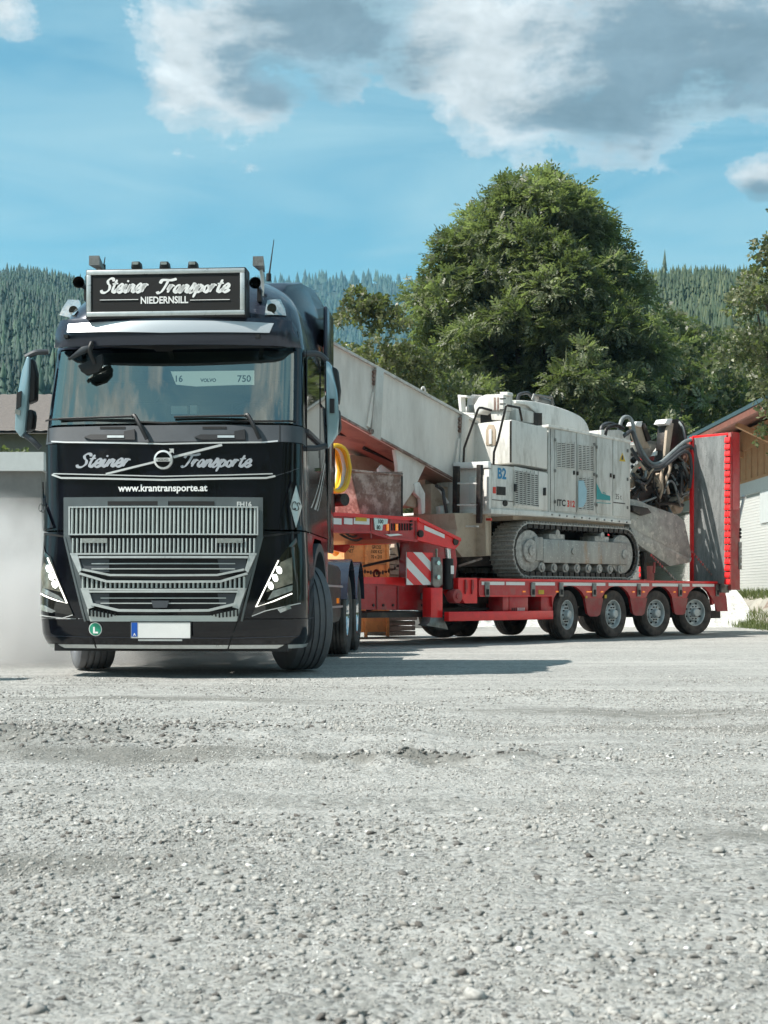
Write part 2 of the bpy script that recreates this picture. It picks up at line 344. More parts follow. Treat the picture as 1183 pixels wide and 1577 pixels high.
GL = {  # brush script letters as single strokes
 'S': ([[(.62,.80),(.56,.97),(.36,1.0),(.22,.85),(.28,.66),(.44,.48),(.46,.22),(.26,.02),(.02,.04),(-.08,.2)]], .60),
 't': ([[(.24,.92),(.13,.35),(.15,.06),(.27,.03),(.40,.2)], [(.0,.62),(.38,.66)]], .40),
 'e': ([[(-.04,.16),(.06,.24),(.30,.34),(.35,.50),(.22,.60),(.08,.44),(.05,.16),(.18,.0),(.36,.08),(.46,.22)]], .46),
 'i': ([[(.0,.2),(.13,.56),(.07,.16),(.14,.02),(.24,.07),(.34,.22)], [(.15,.76),(.20,.86)]], .32),
 'n': ([[(.0,.2),(.11,.54),(.04,.02)], [(.06,.25),(.22,.52),(.36,.50),(.32,.18),(.36,.03),(.46,.08),(.54,.22)]], .52),
 'r': ([[(.0,.2),(.12,.58),(.05,.02)], [(.08,.3),(.2,.54),(.38,.50)]], .40),
 'T': ([[(-.06,.70),(.02,.93),(.28,.95),(.6,.93),(.92,1.02)], [(.42,.93),(.34,.5),(.2,.1),(.02,.0),(-.08,.12)]], .56),
 'a': ([[(.36,.5),(.16,.53),(.03,.25),(.12,.02),(.30,.2),(.38,.5),(.33,.12),(.42,.02),(.54,.2)]], .48),
 's': ([[(-.02,.14),(.14,.42),(.22,.66),(.31,.40),(.30,.12),(.14,-.01),(.02,.10)], [(.22,.02),(.42,.2)]], .41),
 'p': ([[(.0,.2),(.12,.54),(-.03,-.36)], [(.08,.35),(.24,.55),(.38,.4),(.28,.06),(.08,.08)], [(.3,.06),(.46,.2)]], .46),
 'o': ([[(.28,.53),(.08,.42),(.08,.1),(.24,.02),(.37,.25),(.27,.52)], [(.3,.48),(.44,.44)]], .42),
 'C': ([[(.66,.78),(.56,.98),(.34,.92),(.14,.6),(.12,.22),(.30,.02),(.56,.08),(.68,.26)]], .62),
 ' ': ([], .30)}
def script2d(body, h, pen=0.075, slant=0.28, sx=1.0, width=None):
    V = []; Fc = []; x0 = 0
    for ch in body:
        st, adv = GL[ch]
        for s_ in st:
            P = crm([(x0 + a + slant * b, b, 0) for a, b in s_], 7)
            for i in range(len(P)):
                d = (P[min(i + 1, len(P) - 1)] - P[max(i - 1, 0)]); d.normalize()
                n = Vector((-d.y, d.x, 0)); w = pen * (0.42 + 0.62 * abs(math.cos(math.atan2(d.y, d.x) - R(-30))) ** 0 * abs(d.y * 0.62 + 0.42 * abs(d.x)) )
                e = min(i, len(P) - 1 - i); w *= 0.6 if e == 0 else 1.0
                V += [((P[i] + n * w).x, (P[i] + n * w).y), ((P[i] - n * w).x, (P[i] - n * w).y)]
            b0 = len(V) - 2 * len(P)
            Fc += [(b0 + 2 * i, b0 + 2 * i + 1, b0 + 2 * i + 3, b0 + 2 * i + 2) for i in range(len(P) - 1)]
        x0 += adv
    xs = [v[0] for v in V]; cx = (min(xs) + max(xs)) / 2
    if width: sx = width / ((max(xs) - min(xs)) * h)
    return [((v[0] - cx) * h * sx, v[1] * h) for v in V], Fc, (max(xs) - min(xs)) * h * sx
def put2d(VF, fn, name, mat, parent):
    m = MB(); m.add([fn(x, z) for x, z in VF[0]], VF[1]); return m.build(name, mat, parent, smooth=False)

# ------------------------------------------------------------------ numpy terrain noise
LAT = rng.random((257, 257))
def vnoise(x, y, s):
    x = x / s + 1000; y = y / s + 1000; xi = np.floor(x).astype(int); yi = np.floor(y).astype(int)
    fx = x - xi; fy = y - yi; fx = fx * fx * (3 - 2 * fx); fy = fy * fy * (3 - 2 * fy)
    g = lambda a, b: LAT[a % 256, b % 256]
    return (g(xi, yi) * (1 - fx) + g(xi + 1, yi) * fx) * (1 - fy) + (g(xi, yi + 1) * (1 - fx) + g(xi + 1, yi + 1) * fx) * fy - 0.5
def yard(x, y):
    x = np.asarray(x, float); y = np.asarray(y, float)
    a = 1.0 - np.clip((y - 8.5) / 4.0, 0, 1) * 0.85
    h = vnoise(x, y, 1.7) * 0.05 + vnoise(x + 9, y, 0.6) * 0.030 + vnoise(x, y + 5, 0.22) * 0.014 + vnoise(x, y, 0.09) * 0.008
    d1 = np.exp(-(((x + 2.3) / 1.5) ** 2 + ((y - 6.9) / 0.75) ** 2)); d2 = np.exp(-(((x - 0.15) / 0.75) ** 2 + ((y - 6.15) / 0.28) ** 2))
    h = h + d1 * (0.05 + vnoise(x, y, 0.15) * 0.09) + d2 * (0.025 + vnoise(x, y, 0.11) * 0.08)
    return h * a - 0.012
def np_mesh(name, V, Fidx, mat, parent=None, smooth=False, attr=None):
    me = bpy.data.meshes.new(name); k = Fidx.shape[1]
    me.vertices.add(len(V)); me.vertices.foreach_set('co', np.asarray(V, np.float32).ravel())
    me.loops.add(Fidx.size); me.loops.foreach_set('vertex_index', Fidx.astype(np.int32).ravel())
    me.polygons.add(len(Fidx)); me.polygons.foreach_set('loop_start', np.arange(0, Fidx.size, k, dtype=np.int32))
    if smooth: me.polygons.foreach_set('use_smooth', [True] * len(Fidx))
    me.update(calc_edges=True)
    if attr is not None:
        a = me.attributes.new('tint', 'FLOAT', 'FACE'); a.data.foreach_set('value', attr.astype(np.float32))
    me.materials.append(mat); o = bpy.data.objects.new(name, me); col.objects.link(o); o.parent = parent; return o

# ------------------------------------------------------------------ ground
def ground_mat(name, far=False):
    m = bpy.data.materials.new(name); m.use_nodes = True; t = NT(m.node_tree); b = m.node_tree.nodes['Principled BSDF']
    b.inputs['Roughness'].default_value = 0.92; b.inputs['Specular IOR Level'].default_value = 0.2
    g = t.n('ShaderNodeNewGeometry'); P = g.outputs['Position']
    n1 = t.n('ShaderNodeTexNoise', i_Vector=P, i_Scale=0.55, i_Detail=5.0, i_Roughness=0.6)
    n2 = t.n('ShaderNodeTexNoise', i_Vector=P, i_Scale=9.0, i_Detail=8.0, i_Roughness=0.75)
    n3 = t.n('ShaderNodeTexNoise', i_Vector=P, i_Scale=90.0, i_Detail=5.0, i_Roughness=0.8)
    c = t.ramp(n1.outputs[0], [(0.35, (0.385, 0.375, 0.35)), (0.65, (0.53, 0.515, 0.48))])
    c = t.mix(t.ramp(n2.outputs[0], [(0.40, 1.0), (0.56, 0.0)]), c, (0.33, 0.325, 0.30))
    v = t.n('ShaderNodeTexVoronoi', i_Vector=P, i_Scale=70.0); v2 = t.n('ShaderNodeTexVoronoi', i_Vector=P, i_Scale=26.0)
    vc = t.n('ShaderNodeSeparateColor', i_0=v.outputs['Color'])
    c = t.mix(t.math('MULTIPLY', t.ramp(vc.outputs[0], [(0.55, 0.0), (0.95, 1.0)]), 0.65), c, (0.56, 0.56, 0.54))
    c = t.mix(t.math('MULTIPLY', t.ramp(vc.outputs[1], [(0.72, 0.0), (0.92, 1.0)]), 0.75), c, (0.13, 0.13, 0.125))
    c = t.mix(t.math('MULTIPLY', t.ramp(n3.outputs[0], [(0.36, 1.0), (0.5, 0.0)]), 0.5), c, (0.19, 0.19, 0.18))
    # rolled wheel tracks: finer, paler bands that curve across the yard
    mp_ = t.n('ShaderNodeMapping', i_Vector=P); mp_.inputs['Scale'].default_value = (0.10, 1.0, 1); mp_.inputs['Rotation'].default_value = (0, 0, R(7))
    nt_ = t.n('ShaderNodeTexNoise', i_Vector=mp_.outputs[0], i_Scale=2.2, i_Detail=4.0)
    c = t.mix(t.math('MULTIPLY', t.ramp(nt_.outputs[0], [(0.52, 0.0), (0.64, 1.0)]), 0.35), c, (0.53, 0.52, 0.49))
    sp_ = t.n('ShaderNodeSeparateXYZ', i_0=P)
    def dirt(x0, y0, rx, ry):
        q = t.math('ADD', t.math('POWER', t.math('DIVIDE', t.math('SUBTRACT', sp_.outputs[0], x0), rx), 2.0), t.math('POWER', t.math('DIVIDE', t.math('SUBTRACT', sp_.outputs[1], y0), ry), 2.0)); return t.math('SUBTRACT', 1.0, q)
    dp = dirt(-2.4, 7.1, 1.5, .9)
    for a_ in ((0.15, 6.2, .95, .26), (-1.2, 6.3, 1.0, .3), (1.6, 9.0, 1.4, .35), (-1.2, 3.9, .8, .22), (1.5, 4.3, .7, .2), (2.2, 8.0, 1.6, .22), (-1.6, 10.0, 1.6, .3)): dp = t.math('MAXIMUM', dp, dirt(*a_))
    dp = t.math('ADD', dp, t.math('MULTIPLY', t.math('SUBTRACT', n2.outputs[0], .5), 3.4))
    c = t.mix(t.math('MULTIPLY', t.ramp(dp, [(0.0, 0.0), (0.9, 1.0)]), .8), c, (.19, .185, .165))
    # tyre marks: fine pale bars along two sweeping pairs of ruts
    wv = t.math('ADD', sp_.outputs[1], t.math('MULTIPLY', t.math('SINE', t.math('MULTIPLY', sp_.outputs[0], .45)), .55))
    for c0_ in (5.0, 7.55, 9.6, 11.2):
        d_ = t.math('ABSOLUTE', t.math('SUBTRACT', wv, c0_)); inr = t.ramp(d_, [(.10, 1.0), (.17, 0.0)]); lug = t.ramp(t.math('FRACT', t.math('MULTIPLY', sp_.outputs[0], 17.0)), [(.35, 0.0), (.5, 1.0)])
        c = t.mix(t.math('MULTIPLY', inr, t.math('MULTIPLY', t.math('ADD', lug, .3), .30)), c, (.26, .255, .235)); c = t.mix(t.math('MULTIPLY', t.ramp(d_, [(.16, 0.0), (.20, 1.0), (.28, 0.0)]), .3), c, (.58, .57, .54))
    t.l(c, b.inputs['Base Color'])
    hgt = t.math('ADD', t.math('MULTIPLY', v.outputs['Distance'], -0.5), t.math('MULTIPLY', n3.outputs[0], 0.7))
    hgt = t.math('ADD', hgt, t.math('MULTIPLY', v2.outputs['Distance'], -0.5)); hgt = t.math('ADD', hgt, t.math('MULTIPLY', n2.outputs[0], 2.0))
    bn = t.n('ShaderNodeBump', i_Strength=0.85, i_Distance=0.018, i_Height=hgt); t.l(bn.outputs[0], b.inputs['Normal']); return m
M_ground = ground_mat('pale gravel')
ny, nx = 560, 420
ys = 1.1 * (40 / 1.1) ** (np.arange(ny) / (ny - 1)); ts = np.linspace(-0.75, 0.75, nx)
YY, TT = np.meshgrid(ys, ts, indexing='ij'); XX = TT * (YY + 1.5)
edge = np.clip((0.75 - np.abs(TT)) / 0.05, 0, 1)
ZZ = yard(XX, YY) * edge
idx = np.arange(ny * nx).reshape(ny, nx)
Q = np.stack([idx[:-1, :-1], idx[:-1, 1:], idx[1:, 1:], idx[1:, :-1]], -1).reshape(-1, 4)
g = np_mesh('gravel_yard', np.stack([XX, YY, ZZ], -1).reshape(-1, 3), Q, M_ground, smooth=True); tag(g, 'pale grey gravel yard in front of and under the vehicles', None, kind='structure')
M_field = pbr('meadow and earth', (0.10, 0.13, 0.06), 0.9, var=0.3, vscale=0.05, color2=(0.25, 0.25, 0.2), thr=(0.5, 0.6), pscale=0.02)
def out_ground():
    m = MB(); m.add([(-3500, -3000, -.075), (3500, -3000, -.075), (3500, 6000, -.075), (-3500, 6000, -.075)], [(0, 1, 2, 3)])
    o = m.build('valley_floor', M_field, smooth=False); tag(o, 'flat valley floor running out to the hills', None, kind='structure')
    m = MB(); m.add([(-70, -40, -.06), (60, -40, -.06), (60, 41, -.06), (-70, 41, -.06)], [(0, 1, 2, 3)])
    o = m.build('gravel_apron', M_ground, smooth=False); tag(o, 'gravel surface around the yard', None, kind='structure')
out_ground()
# loose stones
ph = (1 + 5 ** .5) / 2
ICO = np.array([(-1, ph, 0), (1, ph, 0), (-1, -ph, 0), (1, -ph, 0), (0, -1, ph), (0, 1, ph), (0, -1, -ph), (0, 1, -ph), (ph, 0, -1), (ph, 0, 1), (-ph, 0, -1), (-ph, 0, 1)]) / math.sqrt(1 + ph * ph)
ICF = np.array([(0, 11, 5), (0, 5, 1), (0, 1, 7), (0, 7, 10), (0, 10, 11), (1, 5, 9), (5, 11, 4), (11, 10, 2), (10, 7, 6), (7, 1, 8), (3, 9, 4), (3, 4, 2), (3, 2, 6), (3, 6, 8), (3, 8, 9), (4, 9, 5), (2, 4, 11), (6, 2, 10), (8, 6, 7), (9, 8, 1)])
OCT = np.array([(1, 0, 0), (-1, 0, 0), (0, 1, 0), (0, -1, 0), (0, 0, 1.0), (0, 0, -1)]); OCF = np.array([(0, 2, 4), (2, 1, 4), (1, 3, 4), (3, 0, 4), (2, 0, 5), (1, 2, 5), (3, 1, 5), (0, 3, 5)])
def stone_mat():
    m = bpy.data.materials.new('loose stone'); m.use_nodes = True; t = NT(m.node_tree); b = m.node_tree.nodes['Principled BSDF']
    a = t.n('ShaderNodeAttribute', attribute_name='tint')
    c = t.ramp(a.outputs['Fac'], [(0.0, (0.12, 0.11, 0.10)), (0.18, (0.24, 0.235, 0.22)), (0.5, (0.345, 0.335, 0.31)), (0.9, (0.42, 0.41, 0.385)), (1.0, (0.66, 0.65, 0.62))])
    g_ = t.n('ShaderNodeNewGeometry'); n_ = t.n('ShaderNodeTexNoise', i_Vector=g_.outputs['Position'], i_Scale=120.0, i_Detail=4.0)
    c = t.mix(0.5, c, t.ramp(n_.outputs[0], [(0.3, 0.25), (0.7, 1.0)]), 'MULTIPLY'); c = t.mix(0.4, c, (1.5, 1.5, 1.5), 'MULTIPLY')
    t.l(c, b.inputs['Base Color']); b.inputs['Roughness'].default_value = 0.9; b.inputs['Specular IOR Level'].default_value = 0.2
    bn = t.n('ShaderNodeBump', i_Strength=0.5, i_Distance=0.004, i_Height=n_.outputs[0]); t.l(bn.outputs[0], b.inputs['Normal']); return m
M_stone = stone_mat()
def stones(name, n, y0, y1, rmin, rmax, power, base, faces, clump=0.5, label='', seedx=0.0, half=0.36, patches=None, tmean=.5):
    y = np.sqrt(y0 * y0 + rng.random(n * 3) * (y1 * y1 - y0 * y0)); x = (rng.random(n * 3) * 2 - 1) * half * y
    dens = 0.5 + vnoise(x + seedx, y, 0.8) + vnoise(x, y + seedx, 0.25) * 0.8
    if patches: dens = sum(np.exp(-(((x - a) / c) ** 2 + ((y - b) / d) ** 2)) for a, b, c, d in patches) * 1.2
    keep = rng.random(n * 3) < np.clip((1 - clump) + (dens - 0.5) * 2.4 * clump, 0.02, 1) if not patches else rng.random(n * 3) < dens
    x = x[keep][:n]; y = y[keep][:n]; n = len(x)
    r = rmin + (rmax - rmin) * rng.random(n) ** power
    k = len(base); B = base[None] * (1 + (rng.random((n, k, 1)) - 0.5) * 1.0) + rng.normal(0, .16, (n, k, 3)); r = r * .9
    S = np.stack([r * (0.75 + rng.random(n) * 0.7), r * (0.75 + rng.random(n) * 0.6), r * (0.42 + rng.random(n) * 0.45)], -1)
    B = B * S[:, None]; an = rng.random(n) * 6.283; c, s = np.cos(an)[:, None], np.sin(an)[:, None]
    tl = (rng.random(n) - .5)[:, None] * 0.7
    X = B[..., 0] * c - B[..., 1] * s; Y = B[..., 0] * s + B[..., 1] * c; Z = B[..., 2] + X * tl
    Z = Z + (yard(x, y) + S[:, 2] * 0.18)[:, None]; X = X + x[:, None]; Y = Y + y[:, None]
    V = np.stack([X, Y, Z], -1).reshape(-1, 3); Fi = (faces[None] + (np.arange(n) * k)[:, None, None]).reshape(-1, 3)
    tint = np.repeat(np.clip(rng.normal(tmean, 0.26, n), 0, 1), len(faces))
    o = np_mesh(name, V, Fi, M_stone, attr=tint); tag(o, label, None, kind='stuff'); return o
stones('loose_pebbles', 52000, 1.9, 8.5, 0.0022, 0.0065, 2.0, OCT, OCF, 0.75, 'small loose pebbles strewn over the near yard')
stones('gravel_stones', 9000, 2.0, 11.0, 0.005, 0.0135, 2.8, ICO, ICF, 0.95, 'loose gravel stones strewn over the near yard', 3.0)
stones('larger_stones', 230, 2.1, 7.0, 0.011, 0.021, 2.0, ICO, ICF, 0.95, 'larger stones lying among the foreground gravel', 7.0)
stones('distant_gravel', 15000, 7.5, 13.0, 0.004, 0.011, 2.2, OCT, OCF, 0.7, 'loose gravel between the foreground and the truck', 5.0)
stones('scraped_up_gravel', 7000, 4.5, 9.5, 0.005, 0.019, 2.0, ICO, ICF, 0.5, 'dark scraped up patches of loose gravel on the yard', 5.0, half=0.5, tmean=.2,
       patches=[(-2.3, 7.3, .95, .35), (-1.5, 6.8, .5, .2), (-2.6, 6.2, .5, .22), (0.05, 6.2, .38, .13), (.7, 6.25, .35, .07), (-1.9, 3.9, .5, .3), (-.9, 7.9, .5, .15)])
stones('embedded_gravel', 4000, 1.95, 5.2, 0.004, 0.0135, 2.6, ICO, ICF, 0.9, 'coarser gravel embedded in the foreground dust', 11.0, tmean=.40, patches=[(-1.0, 3.5, .9, .45), (.5, 3.0, .9, .3), (-.4, 4.5, 1.2, .3), (.2, 2.3, .9, .25)])

# ------------------------------------------------------------------ wheels
def tyre_profile(Rr, Wd, grooves=4, gd=0.018, rim=0.30):
    hw = Wd / 2; p = [(-hw * .72, rim), (-hw * .95, rim + (Rr - rim) * .25), (-hw, rim + (Rr - rim) * .55), (-hw * .94, Rr - .035), (-hw * .84, Rr - .006)]
    tw = hw * 1.6 / (grooves + 1)
    x = -hw * .8
    for i in range(grooves):
        x += tw; q = Rr - 0.004 * (1 - (x / hw) ** 2) * 0; p += [(x - .009, Rr), (x - .008, Rr - gd), (x + .008, Rr - gd), (x + .009, Rr)]
    p += [(hw * .84, Rr - .006), (hw * .94, Rr - .035), (hw, rim + (Rr - rim) * .55), (hw * .95, rim + (Rr - rim) * .25), (hw * .72, rim)]
    return p
def wheel(Rr, Wd, tyre_m, rim_m, parent, loc, rz, side=-1, name='wheel', deep=0.05, rimf=0.57, nuts=10, grooves=4, label=None):
    """wheel whose axle is its local x; its outer face looks towards side*x"""
    w = sub(name, loc, rz, parent)
    if label: w['label'] = label
    rr = Rr * rimf; t = MB(); t.lathe(tyre_profile(Rr, Wd, grooves, rim=rr), n=64); t.build('tyre', tyre_m, w, ang=28)
    s = side; hw = Wd / 2; m = MB()
    pr = [(s * hw * .74, rr), (s * (hw * .80), rr * 1.03), (s * (hw * .80), rr * .98), (s * (hw * .62), rr * .92), (s * (hw - deep - .03), rr * .88), (s * (hw - deep - .045), rr * .72),
          (s * (hw - deep), rr * .60), (s * (hw - deep + .004), rr * .36), (s * (hw - deep + .07), rr * .33), (s * (hw - deep + .085), rr * .27), (s * (hw - deep + .09), 0.001)]
    m.lathe(pr, n=40); m.build('rim', rim_m, w)
    m = MB()
    for i in range(nuts):
        a = 2 * math.pi * i / nuts; c = (s * (hw - deep - .012), rr * .49 * math.cos(a), rr * .49 * math.sin(a)); m.cyl(c, (c[0] + s * .035, c[1], c[2]), rr * .055, 6)
    m.build('wheel_nuts', M_dark, w, smooth=False)
    m = MB()
    for i in range(8):
        a = 2 * math.pi * (i + .5) / 8; c = (s * (hw - deep - .03), rr * .75 * math.cos(a), rr * .75 * math.sin(a)); m.cyl(c, (c[0] + s * .004 + s * .012, c[1], c[2]), rr * .075, 10)
    m.build('hand_holes', M_void, w, smooth=False)
    m = MB(); m.lathe([(-s * hw * .7, rr * 1.0), (-s * hw * .3, rr * .9), (-s * hw * .2, 0.001)], n=24); m.build('inner_disc', M_dark, w)
    return w

# ================================================================== TRUCK
PSI = R(-4.0); TX, TY = -2.004, 12.5
TR = Frame(TX, TY, PSI)
truck = thing('semi_truck', 'black tractor truck with a silver barred grille, roof sign board and steered front wheel', 'truck', (TX, TY, 0), PSI)
def interp(z, tab):
    if z <= tab[0][0]: return tab[0][1]
    for (a, b), (c, d) in zip(tab, tab[1:]):
        if z <= c: t = (z - a) / (c - a); return b + (d - b) * t
    return tab[-1][1]
YF = [(.26, .09), (.40, .02), (.6, .0), (1.0, .01), (1.38, .035), (1.65, .05), (2.17, .075), (2.34, .12), (3.08, .36), (3.3, .34), (3.45, .40), (3.6, .52), (3.75, .70), (3.88, .98), (3.95, 1.28), (4.0, 1.7)]
WZ = [(.26, 1.21), (.36, 1.262), (.6, 1.275), (1.0, 1.268), (1.36, 1.25), (1.5, 1.235), (2.2, 1.225), (3.1, 1.20), (3.3, 1.17), (3.5, 1.12), (3.65, 1.04), (3.78, .94), (3.88, .82), (3.95, .66), (4.0, .4)]
def BUL(z): return interp(z, [(.26, .16), (1.3, .13), (3.1, .10), (3.6, .12), (4.0, .2)])
def RC(z): return interp(z, [(.26, .22), (1.3, .22), (2.2, .17), (3.1, .17), (3.3, .24), (3.6, .34), (4.0, .35)])
def S(x, z):
    w = interp(z, WZ); r = RC(z); a = abs(x); y = interp(z, YF) + BUL(z) * (min(a, w) / w) ** 2
    if a > w - r: u = min((a - (w - r)) / r, .9995); y += r * (1 - math.sqrt(1 - u * u))
    return y
def ring(z, yb, nf=14, nc=8, ns=4):
    w = interp(z, WZ); r = RC(z); P = []
    yc = S(w, z)
    for i in range(ns): P.append((-w, yb + (yc - yb) * i / ns))
    for i in range(nc): t = math.pi / 2 * i / nc; x = w - r + r * math.cos(t); P.append((-x, S(x, z)))
    for i in range(nf + 1): x = -(w - r) + 2 * (w - r) * i / nf; P.append((x, S(x, z)))
    for i in range(nc - 1, -1, -1): t = math.pi / 2 * i / nc; x = w - r + r * math.cos(t); P.append((x, S(x, z)))
    for i in range(ns - 1, -1, -1): P.append((w, yb + (yc - yb) * i / ns))
    return [(x, y, z) for x, y in P]
NS, NCR, NF = 4, 8, 14
def band(name, mat, zs, yb, parent=truck, lo=0, hi=None, capback=False, top=False):
    rings = [ring(z, yb if not callable(yb) else yb(z)) for z in zs]; n = len(rings[0]); hi = n - 1 if hi is None else hi; m = MB()
    m.add([p for r_ in rings for p in r_], [(i * n + j, i * n + j + 1, (i + 1) * n + j + 1, (i + 1) * n + j) for i in range(len(zs) - 1) for j in range(lo, hi)])
    if capback:
        for i in range(len(zs) - 1): m.f.append((i * n, i * n + n - 1, (i + 1) * n + n - 1, (i + 1) * n))
    if top: m.f.append(tuple((len(zs) - 1) * n + j for j in range(n)))
    return m.build(name, mat, parent, ang=50)
fr = lambda a, b, k: [a + (b - a) * i / k for i in range(k + 1)]
band('bumper', M_black, [.30, .34, .40, .48, .535], .78)
band('bumper_lip', M_satin, [.262, .28, .297], .70)
band('lower_front_shell', M_black, fr(.542, 1.345, 8), .82)
band('cab_body', M_black, fr(1.36, 2.165, 6), 2.3, capback=True)
band('cowl_panel', M_plast, [2.172, 2.25, 2.33], .62)
m = MB()
for s in (-1, 1): m.box(s * 1.222 if s > 0 else -1.222, s * 1.19, .62, 2.3, 2.165, 2.34)
m.box(-1.2, 1.2, 2.28, 2.3, 2.165, 2.34); m.build('door_waist_panel', M_black, truck)
n_all = len(ring(2.5, 2.3)); fs = NS + NCR
band('windscreen', M_glass, fr(2.352, 3.085, 5), 2.3, lo=fs - 3, hi=n_all - 1 - fs + 3)
band('cab_pillar', M_black, fr(2.34, 3.10, 5), 2.3, lo=0, hi=fs - 3); band('cab_pillar', M_black, fr(2.34, 3.10, 5), 2.3, lo=n_all - 1 - fs + 3)
m = MB(); m.box(-1.2, 1.2, 2.27, 2.3, 2.34, 3.1); m.build('rear_wall', M_black, truck)
band('roof', M_dgrey, [3.10, 3.2, 3.3, 3.4, 3.5, 3.58, 3.66, 3.74, 3.82, 3.88, 3.93, 3.97, 4.0], 2.3, capback=True, top=True)
def fp(px, py, off=0.0, it=5):
    """pixel measured onto the curved cab front"""
    y = .1
    for _ in range(it):
        x, z = TR.onY(px, py, y - off); x = max(-1.26, min(1.26, x)); y = S(x, z)
    return (x, z)
def plate(name, poly, off, mat, thick=0.02, parent=truck, px=True, Sf=S, step=0.07, bevel=0, label=None):
    """a panel cut to an outline and wrapped on to the curved front, standing off it"""
    pts = [fp(a, b, off) for a, b in poly] if px else poly
    bm = bmesh.new(); vs = [bm.verts.new((x, 0, z)) for x, z in pts]; bm.faces.new(vs)
    xs = [p[0] for p in pts]; zs = [p[1] for p in pts]
    for k in range(int(math.floor(min(xs) / step)), int(math.ceil(max(xs) / step))):
        bmesh.ops.bisect_plane(bm, geom=bm.verts[:] + bm.edges[:] + bm.faces[:], plane_co=(k * step, 0, 0), plane_no=(1, 0, 0))
    for k in range(int(math.floor(min(zs) / .12)), int(math.ceil(max(zs) / .12))):
        bmesh.ops.bisect_plane(bm, geom=bm.verts[:] + bm.edges[:] + bm.faces[:], plane_co=(0, 0, k * .12), plane_no=(0, 0, 1))
    if thick:
        ret = bmesh.ops.extrude_face_region(bm, geom=bm.faces[:]); new = set(v for v in ret['geom'] if isinstance(v, bmesh.types.BMVert))
    else: new = set(bm.verts)
    for v in bm.verts: v.co.y = Sf(v.co.x, v.co.z) - off + (0 if v in new else thick)
    bmesh.ops.recalc_face_normals(bm, faces=bm.faces)
    me = bpy.data.meshes.new(name); bm.to_mesh(me); bm.free(); me.materials.append(mat)
    me.polygons.foreach_set('use_smooth', [True] * len(me.polygons)); me.set_sharp_from_angle(angle=R(35))
    o = bpy.data.objects.new(name, me); col.objects.link(o); o.parent = parent
    if label: o['label'] = label
    return o
def strip(name, pts, w, off, mat, thick=.02, parent=truck):
    """a bar of width w (pixels) following a pixel polyline on the front"""
    P = [Vector((a, b)) for a, b in pts]; L = []; Rr = []
    for i, p in enumerate(P):
        d = (P[min(i + 1, len(P) - 1)] - P[max(i - 1, 0)]).normalized(); n = Vector((-d.y, d.x)) * w / 2; L.append(p + n); Rr.append(p - n)
    return plate(name, [tuple(p) for p in L] + [tuple(p) for p in Rr[::-1]], off, mat, thick, parent)
mir = lambda pts, c=251.5: [(2 * c - a, b) for a, b in pts]
# grille
gr = plate('grille', [(98, 766), (405, 766), (405, 826), (366, 956), (134, 956), (98, 826)], .012, M_frame, .02)
plate('grille_backing', [(107, 781), (396, 781), (396, 824), (362, 948), (140, 948), (107, 824)], .018, M_void, .004, gr)
plate('grille_slot', [(166, 772), (330, 772), (330, 778), (166, 778)], .018, M_void, .004, gr); plate('sensor_block', [(243, 771), (259, 771), (259, 779), (243, 779)], .024, M_frame, .01, gr)
strip('grille_trim', [(106, 781), (397, 781)], 2.2, .05, M_satin, .03, gr); strip('grille_trim', [(106, 823), (397, 823)], 2.2, .05, M_satin, .03, gr)
strip('grille_trim', [(106.5, 780), (106.5, 824)], 2.2, .05, M_satin, .03, gr); strip('grille_trim', [(396.5, 780), (396.5, 824)], 2.2, .05, M_satin, .03, gr)
fin0 = None
def fin(px, y0, y1, wpx=3.9, off=.044, d=.026):
    x, z0 = fp(px, y1, off); _, z1 = fp(px, y0, off); w = wpx / 168 / 2; zm = (z0 + z1) / 2
    m = MB(); y = S(x, zm) - off; ta = (S(x, z1) - S(x, z0))
    m.add([(x - w, y + d - ta / 2, z0), (x + w, y + d - ta / 2, z0), (x + w * .55, y - ta / 2, z0), (x - w * .55, y - ta / 2, z0), (x - w, y + d + ta / 2, z1), (x + w, y + d + ta / 2, z1), (x + w * .55, y + ta / 2, z1), (x - w * .55, y + ta / 2, z1)],
          [(0, 3, 2, 1), (4, 5, 6, 7), (0, 1, 5, 4), (1, 2, 6, 5), (2, 3, 7, 6), (3, 0, 4, 7)]); return m
for i in range(44):
    fin(110.3 + i * 6.55, 782, 822, 4.1).build('grille_fin', M_grille, gr, smooth=False)
for i in range(44):
    px = 111.5 + i * 6.5; fin(px, 829, 851, 3.4).build('short_grille_fin', M_satin if 2 < i < 9 or 33 < i < 40 else M_grille, gr, smooth=False)
for a, b in ((126, 165), (334, 374)): plate('marker_light', [(a, 829), (b, 829), (b, 836), (a, 836)], .055, M_lens, .02, gr)
strip('grille_trim', [(108, 853), (395, 853)], 2.6, .05, M_satin, .03, gr)
# side rails of the lower grille
plate('grille_side_rail', [(108, 853), (119, 853), (126, 878), (121, 882)], .048, M_satin, .03, gr); plate('grille_side_rail', mir([(108, 853), (119, 853), (126, 878), (121, 882)]), .048, M_satin, .03, gr)
plate('grille_side_rail', [(124, 906), (136, 906), (145, 935), (135, 938)], .048, M_satin, .03, gr); plate('grille_side_rail', mir([(124, 906), (136, 906), (145, 935), (135, 938)]), .048, M_satin, .03, gr)
def vbar(y0, yc, x0, w, mat, off, name='grille_bar'):
    xs = [x0, x0 + 42, 251.5, 2 * 251.5 - x0 - 42, 2 * 251.5 - x0]; strip(name, [(xs[0], y0), (xs[1], yc), (xs[2], yc + .5), (xs[3], yc), (xs[4], y0)], w, off, mat, .025, gr)
strip('grille_bar', [(121, 858), (382, 858)], 3.4, .055, M_satin, .03, gr)
for y in (868, 876): strip('grille_slat', [(141, y), (362, y)], 1.6, .034, M_satin, .02, gr)
